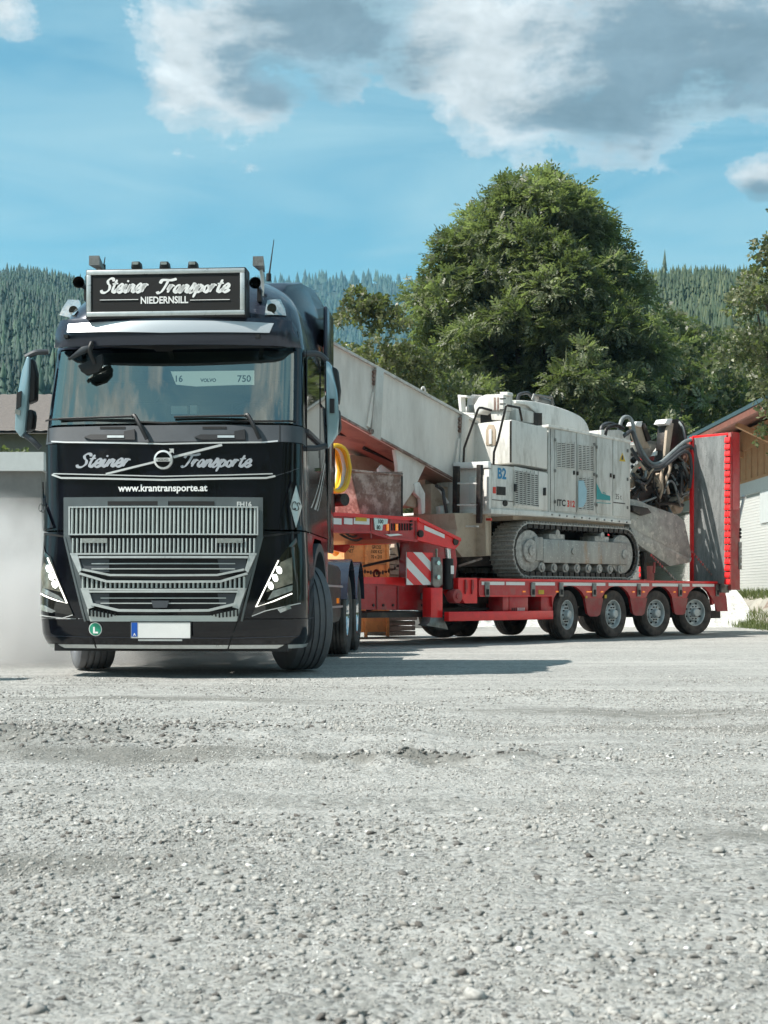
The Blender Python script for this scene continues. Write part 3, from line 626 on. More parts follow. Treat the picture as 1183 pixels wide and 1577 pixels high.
for a, b in ((124, 168), (335, 379)): plate('grille_blank', [(a, 861), (b, 861), (b, 881), (a + 4, 881)], .026, M_plast, .01, gr)
vbar(877, 885.5, 127, 3.2, M_satin, .055); vbar(883, 895.5, 122, 3.6, M_satin, .06)
vbar(906.5, 907.5, 126, 2.6, M_satin, .05)
for i in range(36):
    px = 127 + i * 7.1; yt = 887 + 9.5 * min(1, min(px - 124, 379 - px) / 40); fin(px, yt, 905.5, 3.9, .04, .02).build('short_grille_fin', M_grille, gr, smooth=False)
strip('grille_bar', [(136, 911), (367, 911)], 3.2, .055, M_satin, .03, gr)
for y in (921, 929): strip('grille_slat', [(155, y), (348, y)], 1.6, .034, M_satin, .02, gr)
for a, b in ((140, 168), (335, 363)): plate('grille_blank', [(a, 914), (b, 914), (b, 934), (a + 4, 934)], .026, M_plast, .01, gr)
plate('radar_cover', [(233, 925), (260, 925), (257, 936), (236, 936)], .05, M_plast, .03, gr)
vbar(930, 940, 140, 4.0, M_satin, .055)
plate('grille_chin', [(134, 938), (180, 948), (323, 948), (369, 938), (364, 957), (139, 957)], .03, M_grille, .03, gr)
for s in (0, 1):
    for i in range(8):
        px = 137.5 + i * 5.6; px = px if s == 0 else 503 - px; fin(px, 937.5 + i * .9, 949 + i * .45 - .5 * max(0, i - 5) * 4, 2.6, .05, .02).build('chin_fin', M_void, gr, smooth=False)
# chrome lines, letters, emblem
strip('chrome_strip', [(79, 680), (100, 681), (251, 683.5), (405, 681), (428, 679)], 2.2, .016, M_brite, .02)
strip('chrome_strip', [(80, 731), (94, 736), (251, 739), (410, 736), (424, 733)], 2.8, .022, M_brite, .025); strip('chrome_strip', [(82, 729.5), (150, 731), (251, 733.5), (350, 731.5), (420, 729.5)], 1.6, .018, M_brite, .02)
strip('panel_gap', [(59, 724), (80, 731)], .9, .003, M_plast, .006); strip('panel_gap', [(424, 733), (447, 726), (461, 721)], .9, .003, M_plast, .006)
fn_on = lambda px, py, off: (lambda c: (lambda x, z: (c[0] + x, S(c[0] + x, c[1] + z) - off, c[1] + z)))(fp(px, py, off))
v_, f_, w_ = script2d('Steiner', .124, .115, width=.535); put2d((v_, f_), fn_on(158.5, 719, .004), 'lettering', M_lgrey, truck)
v_, f_, w_ = script2d('Transporte', .118, .115, width=.66); put2d((v_, f_), fn_on(333, 719, .004), 'lettering', M_lgrey, truck)
put2d(text2d('www.krantransporte.at', .091, .0022, sx=.965), fn_on(250, 756.3, .004), 'web_address', M_lwhite, truck)
put2d(text2d('FH16', .062, .002), fn_on(376, 780, .016), 'model_badge', M_brite, truck)
strip('emblem_bar', [(163, 730), (238, 711.5)], 3.0, .02, M_brite, .015); strip('emblem_bar', [(267, 704), (342, 685)], 3.6, .02, M_brite, .015)
c0 = fp(251.5, 708, .03); em = MB()
RO, RI = .088, .070
for i in range(36):
    a0, a1 = 2 * math.pi * i / 36, 2 * math.pi * (i + 1) / 36; y = S(c0[0], c0[1]) - .035
    P = lambda a, r, yy: (c0[0] + r * math.cos(a), yy, c0[1] + r * math.sin(a))
    em.add([P(a0, RO, y), P(a1, RO, y), P(a1, RI, y - .006), P(a0, RI, y - .006), P(a0, RO, y + .03), P(a1, RO, y + .03)], [(0, 1, 2, 3), (0, 4, 5, 1)])
y = S(*c0) - .04; em.box(c0[0] - RI, c0[0] + RI, y, y + .02, c0[1] - .017, c0[1] + .017)
em.prism([(c0[0] + .055, c0[1] + .10), (c0[0] + .10, c0[1] + .10), (c0[0] + .10, c0[1] + .055), (c0[0] + .086, c0[1] + .07), (c0[0] + .07, c0[1] + .056), (c0[0] + .056, c0[1] + .07), (c0[0] + .07, c0[1] + .086)], y - .002, y + .015)
em.build('emblem', M_brite, truck)
put2d(text2d('VOLVO', .03, .001), lambda x, z: (c0[0] + x, y - .003, c0[1] + z - .011), 'emblem_word', M_blk, truck)
# corner deflectors with the diamond badge
def sidex(px, py, xl): b, z = TR.onX(px, py, xl); return (b, z)
cd = plate('corner_deflector', [(449, 741), (462, 747), (463, 810), (452, 815), (428, 815), (430, 800)], .03, M_black, .04)
plate('corner_deflector', [(60, 742), (66, 760), (82, 812), (58, 818), (53, 800), (56, 745)], .03, M_black, .04)
# cover plates at the panel gap between cab and bumper
strip('panel_gap', [(62, 822), (97, 826)], 3, .004, M_void, .008); strip('panel_gap', [(405, 826), (462, 820)], 3, .004, M_void, .008)
strip('bumper_corner_seam', [(104, 826), (136, 957), (148, 998)], 2.0, .004, M_void, .008); strip('bumper_corner_seam', [(397, 826), (366, 957), (351, 1000)], 2.0, .004, M_void, .008)
strip('grille_edge_rail', [(99, 826), (131, 957)], 3.0, .02, M_frame, .02); strip('grille_edge_rail', [(404, 826), (372, 957)], 3.0, .02, M_frame, .02)
# headlights
def diamond(parent, px, py, hw, hh):
    P = [(px, py - hh), (px + hw, py), (px, py + hh), (px - hw, py)]
    d = plate('diamond_badge', P, .037, M_satin, .006, parent)
    v, f, w = script2d('CS', .085, .075, .1)
    c = fp(px, py, .04); put2d(([(x * .62, z * .9) for x, z in v], f), lambda x, z: (c[0] + x, S(c[0] + x, c[1] + z - .035) - .0425, c[1] + z - .035 - x * .35), 'badge_monogram', M_blk, parent)
diamond(truck, 456, 780, 9, 33); diamond(truck, 57.5, 783, 6, 30)
for side, hl in ((0, [(64, 826), (69, 850), (78, 858), (113, 948), (60, 938), (59, 860)]), (1, [(456, 828), (462, 850), (463, 914), (456, 932), (388, 948), (430, 860)])):
    h = plate('headlight', hl, .014, M_hlg, .02)
    if side == 0:
        strip('daytime_light_strip', [(73, 859), (80, 875), (103, 929), (88, 925), (62, 914)], 1.8, .022, M_drl, .01, h)
        leds = [(75, 876), (79, 888), (84, 900)]; turn = [(58, 930), (70, 933), (86, 941), (80, 944), (60, 939)]
        rd0 = [(68, 866), (79, 878), (95, 912), (66, 905), (62, 880)]; rd = [(66, 905), (90, 917), (100, 927), (64, 912)]
    else:
        strip('daytime_light_strip', [(429, 863), (394, 935), (421, 926), (450, 914)], 1.8, .022, M_drl, .01, h)
        leds = [(430, 878), (424, 890), (417, 902)]; turn = [(427, 938), (446, 931), (449, 937), (432, 944)]
        rd0 = [(432, 866), (450, 858), (451, 898), (410, 912)]; rd = [(420, 910), (451, 901), (450, 910), (412, 924)]
    plate('lamp_chamber', rd0, .0175, M_cham, .004, h)
    plate('reflector', rd, .0185, M_lens, .006, h)
    for a, b in leds: plate('led_lamp', [(a + 3.6 * math.cos(q) + 1.0 * math.sin(q), b + 5.4 * math.sin(q)) for q in [2 * math.pi * k / 16 for k in range(16)]], .024, M_led, .008, h); plate('lamp_bezel', [(a + 5.4 * math.cos(q) + 1.4 * math.sin(q), b + 7.2 * math.sin(q)) for q in [2 * math.pi * k / 16 for k in range(16)]], .021, M_lens, .005, h)
    plate('fog_lamp', turn, .022, M_lens, .012)
strip('headlight_rim', [(388, 949), (408, 941), (463, 929)], 1.4, .02, M_brite, .01); strip('headlight_rim', [(112, 947), (96, 952), (60, 947)], 1.4, .02, M_brite, .01)
# cowl details
for a, b in ((154, 193), (312, 349)): plate('cowl_slot', [(a, 657), (b, 657), (b, 660.5), (a, 660.5)], .004, M_void, .004)
for a in (129, 299):
    plate('step_handle', [(a, 673), (a + 10, 669), (a + 62, 669), (a + 62, 664), (a + 78, 661), (a + 79, 677), (a + 12, 677)], .02, M_bplast, .03); plate('handle_insert', [(a + 36, 670.5), (a + 62, 670.5), (a + 62, 674), (a + 36, 674)], .026, M_satin, .01)
strip('panel_gap', [(75, 653), (75, 681)], 1, .004, M_void, .006); strip('panel_gap', [(431, 653), (431, 681)], 1, .004, M_void, .006)
# wipers
for pts in (((158, 1), ((90, 645), (204, 641))), ((0, 0), ((268, 642), (378, 640)))):
    (a, b) = pts[1]
    A_ = fp(a[0], a[1], .04); B_ = fp(b[0], b[1], .05); C_ = fp(b[0] + 22, 676, .05)
    y1 = lambda q, o: (q[0], S(q[0], q[1]) - o, q[1])
    m = MB(); m.tube([y1(A_, .03), y1(((A_[0] + B_[0]) / 2, (A_[1] + B_[1]) / 2), .03), y1(B_, .045)], .011, 6); m.build('wiper_blade', M_bplast, truck)
    m = MB(); m.tube([y1(B_, .05), y1((B_[0] + .03, B_[1] - .005), .07), y1(((B_[0] + C_[0]) / 2 + .02, (B_[1] + C_[1]) / 2), .07), y1(C_, .04)], .02, 8); m.build('wiper_arm', M_bplast, truck)
# windscreen frame, bottom black line
strip('windscreen_seal', [(70, 648), (251, 651), (456, 649)], 2.4, .008, M_void, .012)
strip('windscreen_tint_band', [(84, 533), (251, 536), (445, 533)], 5, .005, M_bplast, .004)
plate('camera_housing', [(231, 531), (272, 531), (264, 541), (240, 541)], .006, M_bplast, .01)
# interior
itr = MB(); itr.box(-1.1, 1.1, .42, .95, 2.18, 2.37); itr.box(-1.12, 1.12, .8, 1.0, 1.9, 2.4); itr.build('dashboard', M_lining, truck, bevel=.03)
for x in (-.55, .62):
    m = MB(); m.box(x - .26, x + .26, 1.35, 1.55, 2.0, 2.72); m.box(x - .14, x + .14, 1.37, 1.5, 2.74, 2.93); m.box(x - .26, x + .26, .95, 1.4, 1.9, 2.05); m.build('seat', M_seat, truck, bevel=.04)
m = MB(); m.box(-1.15, 1.15, 1.75, 1.8, 1.5, 2.66); m.build('bunk_wall', M_lining, truck)
m = MB(); m.box(-1.15, 1.15, 1.2, 1.8, 3.0, 3.2); m.build('roof_locker', M_lining, truck)
m = MB()
for i in range(24):
    a0, a1 = 2 * math.pi * i / 24, 2 * math.pi * (i + 1) / 24; q = lambda a: (.62 + .22 * math.cos(a), .98 - .10 * math.sin(a), 2.42 + .20 * math.sin(a)); m.cyl(q(a0), q(a1), .014, 6)
m.build('steering_wheel', M_bplast, truck)
m = MB(); m.box(*[TR.onY(296 - 3, 0, .55)[0], TR.onY(303, 0, .55)[0]], .55, .6, *[TR.onY(0, 640, .55)[1], TR.onY(0, 627, .55)[1]]); m.box(TR.onY(264, 0, .55)[0], TR.onY(288, 0, .55)[0], .55, .62, TR.onY(0, 640, .55)[1], TR.onY(0, 628, .55)[1]); m.build('dashboard_device', M_white, truck)
lb0 = TR.onY(263, 572, .62); lb1 = TR.onY(391, 592, .62)
m = MB(); m.prism([(lb0[0], lb0[1]), (lb1[0], lb0[1]), (lb1[0], lb1[1] + .0), (lb1[0] - .2, lb1[1]), (lb0[0] + .24, lb1[1] - .01), (lb0[0] + .05, lb1[1] + .01)], .62, .65)
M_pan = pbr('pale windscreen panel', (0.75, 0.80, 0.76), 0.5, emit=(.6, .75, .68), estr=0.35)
lb = m.build('name_panel', M_pan, truck)
for tx, px, sz in (('16', 275, .085), ('VOLVO', 321, .045), ('750', 376, .09)): put2d(text2d(tx, sz, .002), (lambda c: (lambda x, z: (c[0] + x, .614, c[1] + z)))(TR.onY(px, 588, .614)), 'panel_word', M_blk, lb)
# visor
def SV(x, z): return interp(z, [(3.0, .20), (3.08, .13), (3.2, .08), (3.34, .14)]) + .17 * (abs(x) / 1.2) ** 2 + (0.22 * max(0, (abs(x) - .98) / .24) ** 2)
vp = [(73, 528), (78, 504), (86, 489), (160, 488), (251, 488), (345, 488), (446, 489), (454, 504), (457, 527), (440, 530), (251, 532), (92, 532)]
def tp(poly, y):
    return [TR.onY(a, b, y) for a, b in poly]
plate('sun_visor', [(max(-1.2, min(1.2, x)), z) for x, z in tp(vp, .17)], 0, M_dgrey, .035, px=False, Sf=SV)
plate('visor_strip', tp([(99, 509), (99, 495), (130, 494), (251, 493), (372, 493), (419, 494), (413, 510), (251, 513)], .1), .012, M_visor, .01, px=False, Sf=SV)
m = MB()
for px in (104, 251, 398): x, z = TR.onY(px, 520, .2); m.box(x - .02, x + .02, .15, .42, z - .01, z + .02)
m.build('visor_bracket', M_bplast, truck)
# proximity mirror under the visor
A_ = TR.onY(142, 532, .15); m = MB(); m.tube([(A_[0], .15, A_[1] + .03), (A_[0] - .02, .14, A_[1] - .05), (A_[0] + .01, .2, A_[1] - .16)], .022, 8); m.build('mirror_arm', M_bplast, truck)
c = TR.onY(124, 543, .16); m = MB(); m.add([(c[0] - .12, .10, c[1] - .07), (c[0] + .10, .13, c[1] + .03), (c[0] + .12, .13, c[1] + .07), (c[0] + .02, .12, c[1] + .05), (c[0] - .11, .17, c[1] - .08), (c[0] + .11, .21, c[1] + .03), (c[0] + .12, .2, c[1] + .07), (c[0] + .02, .18, c[1] + .05)],
      [(0, 1, 2, 3), (7, 6, 5, 4), (0, 4, 5, 1), (1, 5, 6, 2), (2, 6, 7, 3), (3, 7, 4, 0)]); m.build('front_mirror_shell', M_plast, truck, bevel=.015)
m = MB(); m.prism(tp([(120, 563), (128, 560), (145, 553), (158, 545), (160, 560), (153, 573), (135, 579), (126, 573)], .21), .19, .23); m.build('front_mirror', M_bplast, truck, bevel=.01)
# roof sign board
sg = MB(); x0, z1 = TR.onY(132, 415, .13); x1, z0 = TR.onY(379, 488, .13)
sg.box(x0, x1, .13, .34, z0, z1); sign = sg.build('sign_board', M_bplast, truck, bevel=.012)
def rectring(xa, xb, za, zb, t, y0_, y1_):
    m = MB(); m.box(xa, xb, y0_, y1_, zb - t, zb); m.box(xa, xb, y0_, y1_, za, za + t); m.box(xa, xa + t, y0_, y1_, za + t, zb - t); m.box(xb - t, xb, y0_, y1_, za + t, zb - t); return m
rectring(x0 + .012, x1 - .012, z0 + .02, z1 - .014, .042, .112, .14).build('sign_frame', M_satin, sign, bevel=.006)
m = MB(); m.box(x0 + .06, x1 - .06, .122, .14, z0 + .066, z1 - .06); m.build('sign_panel', M_void, sign)
scx = lambda px, py: TR.onY(px, py, .12)
v_, f_, w_ = script2d('Steiner', .130, .125, width=.46); q = scx(191.5, 450.5); put2d((v_, f_), lambda x, z: (q[0] + x, .119, q[1] + z), 'sign_lettering', M_lwhite, sign)
v_, f_, w_ = script2d('Transporte', .126, .125, width=.70); q2 = scx(297.5, 450.5); put2d((v_, f_), lambda x, z: (q2[0] + x, .119, q2[1] + z), 'sign_lettering', M_lwhite, sign)
q3 = scx(253, 467); put2d(text2d('NIEDERNSILL', .089, .0024, sx=.86), lambda x, z: (q3[0] + x, .119, q3[1] + z), 'sign_lettering', M_lwhite, sign)
for a, b in ((154, 213), (293, 354)):
    p0 = scx(a, 462.6); p1 = scx(b, 460.8); m = MB(); m.box(p0[0], p1[0], .116, .124, p0[1], p1[1]); m.build('sign_line', M_lwhite, sign)
m = MB(); m.box(x0 + .03, x1 - .03, .30, .55, z0 + .02, z0 + .08); m.box(x0 + .2, x0 + .26, .30, .9, z1 - .2, z1 - .14); m.box(x1 - .26, x1 - .2, .30, .9, z1 - .2, z1 - .14); m.build('sign_bracket', M_bplast, sign)
# spot lamps, roof marker lamps, horns, aerials
for poly, cpx in (([(89, 485), (92, 468), (100, 461), (119, 460), (119, 478), (114, 485)], 109), ([(408, 485), (412, 462), (432, 461), (439, 475), (441, 486)], 419)):
    lp = plate('spot_lamp', poly, .02, M_lens, .03); c = fp(cpx, 475, .03)
    m = MB(); yy = S(c[0], c[1]) - .03; m.cyl((c[0], yy, c[1]), (c[0], yy - .015, c[1]), .045, 20); m.build('lamp_bulb_housing', M_hlg, lp)
for pxs in (211, 254.5, 298):
    x, z = TR.onY(pxs, 415, .25); m = MB(); m.prism([(x - .046, z), (x - .038, z + .065), (x + .038, z + .065), (x + .046, z)], .2, .3); lm = m.build('marker_lamp', M_bplast, truck, bevel=.008)
    m = MB(); m.box(x - .028, x + .028, .19, .201, z + .032, z + .055); m.build('marker_lamp_lens', M_lens, lm)
for pxs, pyt, fl in ((151, 406, 1), (401, 407, 1)):
    x, z = TR.onY(pxs, pyt, .55); m = MB(); m.add([(x - .052, .42, z - .045), (x + .052, .42, z - .045), (x + .05, .42, z + .045), (x - .05, .42, z + .045), (x - .02, .7, z - .04), (x + .02, .7, z - .04), (x + .02, .7, z), (x - .02, .7, z)],
        [(4, 5, 6, 7), (0, 1, 5, 4), (1, 2, 6, 5), (2, 3, 7, 6), (3, 0, 4, 7), (0, 3, 2, 1)]); hn = m.build('work_lamp', M_steel, truck)
    m = MB(); m.tube([(x, .6, z - .04), (x + .01, .62, z - .15), (x + .0, .65, z - .28)], .018, 6); m.build('lamp_stalk', M_satin, hn)
for pxs, pyt in ((123, 436), (394, 437)):
    x, z = TR.onY(pxs, pyt, .3); m = MB(); m.lathe([(0, 0)]) if False else None
    prof = [(.056, .0), (.045, .03), (.03, .12), (.018, .3), (.018, .5)]; V = []; n = 18
    for r_, yy in prof: V += [(x + r_ * math.cos(2 * math.pi * j / n), .26 + yy, z + r_ * math.sin(2 * math.pi * j / n)) for j in range(n)]
    m.add(V, [(i * n + j, i * n + (j + 1) % n, (i + 1) * n + (j + 1) % n, (i + 1) * n + j) for i in range(len(prof) - 1) for j in range(n)]); m.build('air_horn', M_chrome if pxs > 200 else M_dark, truck)
    m = MB(); m.box(x - .02, x + .02, .5, .56, z - .12, z); m.build('horn_bracket', M_bplast, truck)
for p0_, p1_ in (((414, 428), (422, 369)), ((159, 414), (162, 396))):
    a = TR.onY(*p0_, .8); b = TR.onY(*p1_, .8); m = MB(); m.cyl((a[0], .8, a[1]), (b[0], .8, b[1]), .010, 6, .004); m.cyl((a[0], .8, a[1] - .03), (a[0], .8, a[1] + .04), .025, 8); m.build('aerial', M_bplast, truck)
# roof air deflector and side fairings behind
m = MB(); dz = lambda py, y: TR.onY(0, py, y)[1]
prof = [(1.25, 3.78), (1.45, 3.93), (1.8, 4.02), (2.3, 4.06), (2.72, 3.98), (2.80, 3.85), (2.8, 3.45), (1.35, 3.45)]
V = []; 
for y, z in prof: w = interp(y, [(1.2, .92), (1.8, 1.10), (2.8, 1.24)]) - (0.06 if z > 3.7 else 0); V += [(-w, y, z), (w, y, z)]
n = len(prof); m.add(V, [(2 * i, 2 * ((i + 1) % n), 2 * ((i + 1) % n) + 1, 2 * i + 1) for i in range(n)] + [tuple(2 * i for i in range(n)), tuple(2 * i + 1 for i in range(n - 1, -1, -1))]); m.build('roof_deflector', M_dgrey, truck, bevel=.05)
for s in (-1, 1):
    m = MB(); a, b = sorted((s * 1.20, s * 1.245)); m.box(a, b, 2.22, 2.86, 2.95, 3.86); m.build('upper_side_fairing', M_dgrey, truck, bevel=.018)
    m = MB(); m.box(a, b, 2.36, 2.86, 1.22, 2.93); m.build('side_fairing', M_black, truck, bevel=.018)
    # door, window, sill, wheel arch, steps
    m = MB(); xx = s * 1.228; m.prismx([(.62, 2.30), (.66, 3.02), (.80, 3.08), (1.62, 3.08), (1.62, 2.30)], xx - .004 if s > 0 else xx + .004, xx); wn = m.build('door_window', M_sglass, truck)
    m = MB(); m.prismx([(1.78, 2.75), (1.78, 3.35), (2.15, 3.3), (2.15, 2.75)], xx - .004 if s > 0 else xx + .004, xx - .001 * s); m.build('bunk_window', M_sglass, truck)
    m = MB()
    for y in (.60, 1.70): a, b = sorted((s * 1.224, s * 1.2305)); m.box(a, b, y - .006, y + .006, 1.40, 3.1)
    a, b = sorted((s * 1.224, s * 1.2305)); m.box(a, b, .6, 1.7, 1.395, 1.407); m.build('door_gap', M_void, truck)
    m = MB(); a, b = sorted((s * 1.225, s * 1.262)); m.box(a, b, 1.50, 1.66, 2.02, 2.055); m.build('door_handle', M_chrome, truck)
    m = MB(); a, b = sorted((s * 1.22, s * 1.255)); m.box(a, b, .55, 1.75, 2.30, 2.335); m.build('window_sill_trim', M_plast, truck)
    # silver swoosh decals along the door
    m = MB(); P = crm([(0, .70, 1.42), (0, 1.1, 1.56), (0, 1.6, 1.80), (0, 2.1, 2.15)], 6)
    for wd, dz_, in ((.05, 0), (.022, -.1), (.018, .12)):
        V = []
        for i, p in enumerate(P): ww = wd * (1 - i / len(P) * .6); V += [(s * 1.2335, p.y, p.z + ww + dz_), (s * 1.2335, p.y, p.z - ww + dz_)]
        m.add(V, [(2 * i, 2 * i + 1, 2 * i + 3, 2 * i + 2) for i in range(len(P) - 1)])
    m.build('door_stripe', M_satin, truck)
    # wheel arch
    m = MB(); V = []; N_ = 16
    for i in range(N_ + 1):
        t = math.pi * i / N_; 
        for r_, xs in ((.60, 1.26), (.60, .82), (.68, .82), (.68, 1.26)): V.append((s * xs, 1.42 - math.cos(t) * r_, .60 + math.sin(t) * r_))
    m.add(V, [(4 * i + j, 4 * i + (j + 1) % 4, 4 * i + 4 + (j + 1) % 4, 4 * i + 4 + j) for i in range(N_) for j in range(4)]); m.build('wheel_arch', M_plast, truck)
    m = MB(); a, b = sorted((s * 1.0, s * 1.235)); m.prismx([(.78, .6), (.80, .95), (.95, 1.2), (1.15, 1.32), (1.7, 1.32), (1.9, 1.2), (2.05, .95), (2.1, .62), (2.35, .62), (2.35, 1.37), (.78, 1.37)], a, b); m.build('lower_cab_side', M_black, truck)
    # side skirt / tank between the axles
    m = MB(); a, b = sorted((s * .75, s * 1.2)); m.box(a, b, 2.5, 4.15, .42, 1.12); tk = m.build('fuel_tank', M_dark, truck, bevel=.08)
    m = MB(); 
    for z_ in (.62, .86): a, b = sorted((s * 1.2, s * 1.215)); m.box(a, b, 2.45, 4.2, z_ - .012, z_ + .012)
    m.build('tank_strap', M_satin, tk)
    m = MB(); a, b = sorted((s * 1.2, s * 1.22)); m.box(a, b, 3.6, 3.72, .66, .72); m.build('side_marker', M_amber, tk)
    # mud guards over both rear axles
    for yc in (4.95, 6.32):
        m = MB(); V = []; 
        for i in range(11):
            t = math.pi * (.08 + .84 * i / 10)
            for r_, xs in ((.585, 1.25), (.585, .62), (.60, .62), (.60, 1.25)): V.append((s * xs, yc - math.cos(t) * r_, .54 + math.sin(t) * r_ * 1.12))
        m.add(V, [(4 * i + j, 4 * i + (j + 1) % 4, 4 * i + 4 + (j + 1) % 4, 4 * i + 4 + j) for i in range(10) for j in range(4)]); m.build('mudguard', M_dgrey, truck)
m = MB(); put2d(text2d('FH16', .16, .003), lambda x, z: (1.2375, 0.9 + x * .6, .78 + z), 'side_badge', M_lgrey, truck)
# chassis
m = MB()
for s in (-1, 1): a, b = sorted((s * .36, s * .44)); m.box(a, b, .6, 7.2, .72, 1.02)
m.box(-.44, .44, 1.3, 1.5, .5, .72); m.box(-.9, .9, .35, .8, .32, .5); m.box(-.4, .4, 1.7, 2.4, .7, 1.3); m.box(-.6, .6, 2.9, 3.4, .6, 1.0)
for yc in (1.42, 4.95, 6.32): m.cyl((-.9, yc, .5), (.9, yc, .5), .09, 12)
m.build('chassis', M_dark, truck)
m = MB(); m.cyl((0, 5.7, 1.05), (0, 5.7, 1.16), .5, 28); m.build('fifth_wheel', M_dark, truck)
m = MB(); m.box(-.95, .95, 2.9, 3.1, 1.05, 2.5); m.build('rear_equipment_rack', M_dark, truck)
# wheels
wheel(.525, .385, M_tyre2, M_rim, truck, (1.045, 1.42, .525), R(27), side=1, name='front_wheel', deep=.03, grooves=4)
wheel(.525, .385, M_tyre2, M_rim, truck, (-1.09, 1.42, .525), R(24), side=-1, name='front_wheel', deep=.03)
for yc in (4.95, 6.32):
    for s in (-1, 1):
        wheel(.515, .30, M_tyre, M_chrome, truck, (s * 1.07, yc, .515), 0, side=s, name='rear_wheel', deep=.14); wheel(.515, .28, M_tyre, M_rim, truck, (s * .75, yc, .515), 0, side=s, name='rear_wheel', deep=.02)
# number plate, environmental sticker, step in the bumper
p0 = fp(202, 958, .03); p1 = fp(295, 983, .03)
m = MB(); yy = S(0, .5) - .035; m.box(p0[0], p1[0], yy, yy + .03, p1[1], p0[1]); npl = m.build('number_plate', M_white, truck)
m = MB(); m.box(p0[0] + .008, p0[0] + .062, yy - .003, yy, p1[1] + .016, p0[1] - .005); m.build('plate_band', M_eu, npl)
put2d(text2d('A', .035, .001), lambda x, z: (p0[0] + .036 + x, yy - .0045, p1[1] + .024 + z), 'plate_letter', M_lwhite, npl)
rectring(p0[0] - .006, p1[0] + .006, p1[1] - .006, p0[1] + .006, .008, yy - .003, yy + .02).build('plate_holder', M_bplast, npl)
m = MB(); m.box(p0[0] + .07, p1[0] - .08, yy - .002, yy + .02, p1[1] - .024, p1[1] - .008); m.build('plate_caption_strip', M_satin, npl)
cc = fp(147, 969, .01); m = MB(); P = [(cc[0] + .064 * math.cos(2 * math.pi * i / 28), cc[1] + .064 * math.sin(2 * math.pi * i / 28)) for i in range(28)]
st = plate('round_sticker', P, .012, M_lwhite, .004, px=False)
plate('sticker_disc', [(cc[0] + (x - cc[0]) * .88, cc[1] + (z - cc[1]) * .88) for x, z in P], .0135, M_green, .001, st, px=False)
put2d(text2d('L', .10, .004), lambda x, z: (cc[0] + x, S(cc[0] + x, cc[1]) - .0155, cc[1] - .035 + z), 'sticker_letter', M_lwhite, st)
strip('bumper_crease', [(58, 978), (148, 981), (251, 982), (351, 983), (470, 979)], 1.2, .003, M_dgrey, .006)
m = MB(); m.box(-1.1, 1.1, .2, .5, .235, .30); m.build('bumper_underside', M_bplast, truck)
# door mirrors
def mirror(pts_shell, pts_in1, pts_in2, arm, y0_, side):
    mr = MB(); mr.prism(tp(pts_shell, y0_), y0_, y0_ + .09); r_ = mr.build('door_mirror', M_mirror, truck, bevel=.025)
    for pp in (pts_in1, pts_in2): m = MB(); m.prism(tp(pp, y0_ + .05), y0_ + .04, y0_ + .17); m.build('mirror_head', M_bplast, r_, bevel=.02)
    for a in arm: m = MB(); m.tube([(*TR.onY(*q[:2], q[2]),) and (TR.onY(q[0], q[1], q[2])[0], q[2], TR.onY(q[0], q[1], q[2])[1]) for q in a], .028, 8); m.build('mirror_arm', M_plast, r_)
    return r_
ml = mirror([(41, 548), (46, 550), (44, 600), (38, 665), (32, 674), (22, 662), (24, 620), (33, 570)], [(42, 552), (50, 552), (55, 575), (54, 616), (40, 622)], [(36, 632), (50, 630), (52, 640), (50, 660), (38, 665)],
       [[(40, 550, .5), (55, 543, .5), (74, 542, .55)], [(36, 668, .5), (50, 678, .5), (62, 690, .52)]], .45, -1)
m = MB(); m.prism(tp([(26, 605), (33, 602), (32, 626), (25, 630)], .44), .435, .45); m.build('mirror_repeater', M_bplast, ml)
m = MB(); m.prism(tp([(24, 630), (32, 632), (31, 640), (23, 637)], .44), .432, .45); m.build('mirror_marker', M_lens, ml)
mrr = mirror([(501, 553), (510, 560), (519, 600), (522, 640), (520, 668), (504, 692), (502, 640)], [(510, 563), (520, 568), (524, 600), (522, 622), (508, 622)], [(508, 628), (523, 630), (525, 660), (520, 668), (508, 668)],
       [[(504, 556, .75), (490, 545, .72), (464, 545, .66)], [(503, 686, .75), (488, 690, .72), (462, 690, .66)]], .68, 1)
m = MB(); m.prism(tp([(508, 614), (515, 614), (515, 636), (508, 636)], .66), .655, .68); m.build('mirror_repeater', M_bplast, mrr)
# ================================================================== TRAILER
PH = R(45.5); OX, OY = 3.12, 23.1
TF = Frame(OX, OY, PH)
A = lambda px, py, b=0.0: TF.onY(px, py, b)
def AP(poly, b=0.0): return [TF.onY(x, y, b) for x, y in poly]
trailer = thing('low_loader_trailer', 'red four axle low loader trailer coupled behind the black truck', 'trailer', (OX, OY, 0), PH)
axles = [0, 1.36, 2.72, 4.08]; steer = [34, 42, 50, 60]
DT = 1.005
m = MB(); m.box(-2.36, 4.95, .03, 2.47, .90, DT - .01); m.build('deck', M_dark, trailer)
for i in range(16):
    b0 = .10 + i * .145; m = MB(); m.box(-2.30, 4.9, b0, b0 + .135, DT - .009, DT + .012); m.build('deck_plank', M_wood2, trailer, smooth=False)
def sidepoly(zb=.73):
    P = [(-2.36, DT + .01), (4.98, DT + .01), (5.02, .98), (5.10, .45), (4.75, .45), (4.72, .62)]
    for ax in reversed(axles):
        for i in range(9): t = math.pi * i / 8; P.append((ax + .48 * math.cos(t), .56 + .36 * math.sin(t)))
        if ax == 0: P += [(-.50, .73)]
        else: P += [(ax - .52, .44), (ax - .60, .40), (ax - .76, .40), (ax - .84, .44)]
    P += [(-2.36, .73)]; return P
for b0, b1 in ((-.035, .02), (2.48, 2.535)):
    m = MB(); m.prism(sidepoly(), b0, b1); m.build('side_rail', M_red, trailer, smooth=False)
m = MB(); m.box(-2.36, 4.98, -.055, -.030, DT - .022, DT + .014); m.box(-2.36, -.5, -.05, -.03, .73, .75); m.build('rail_flange', M_redb, trailer)
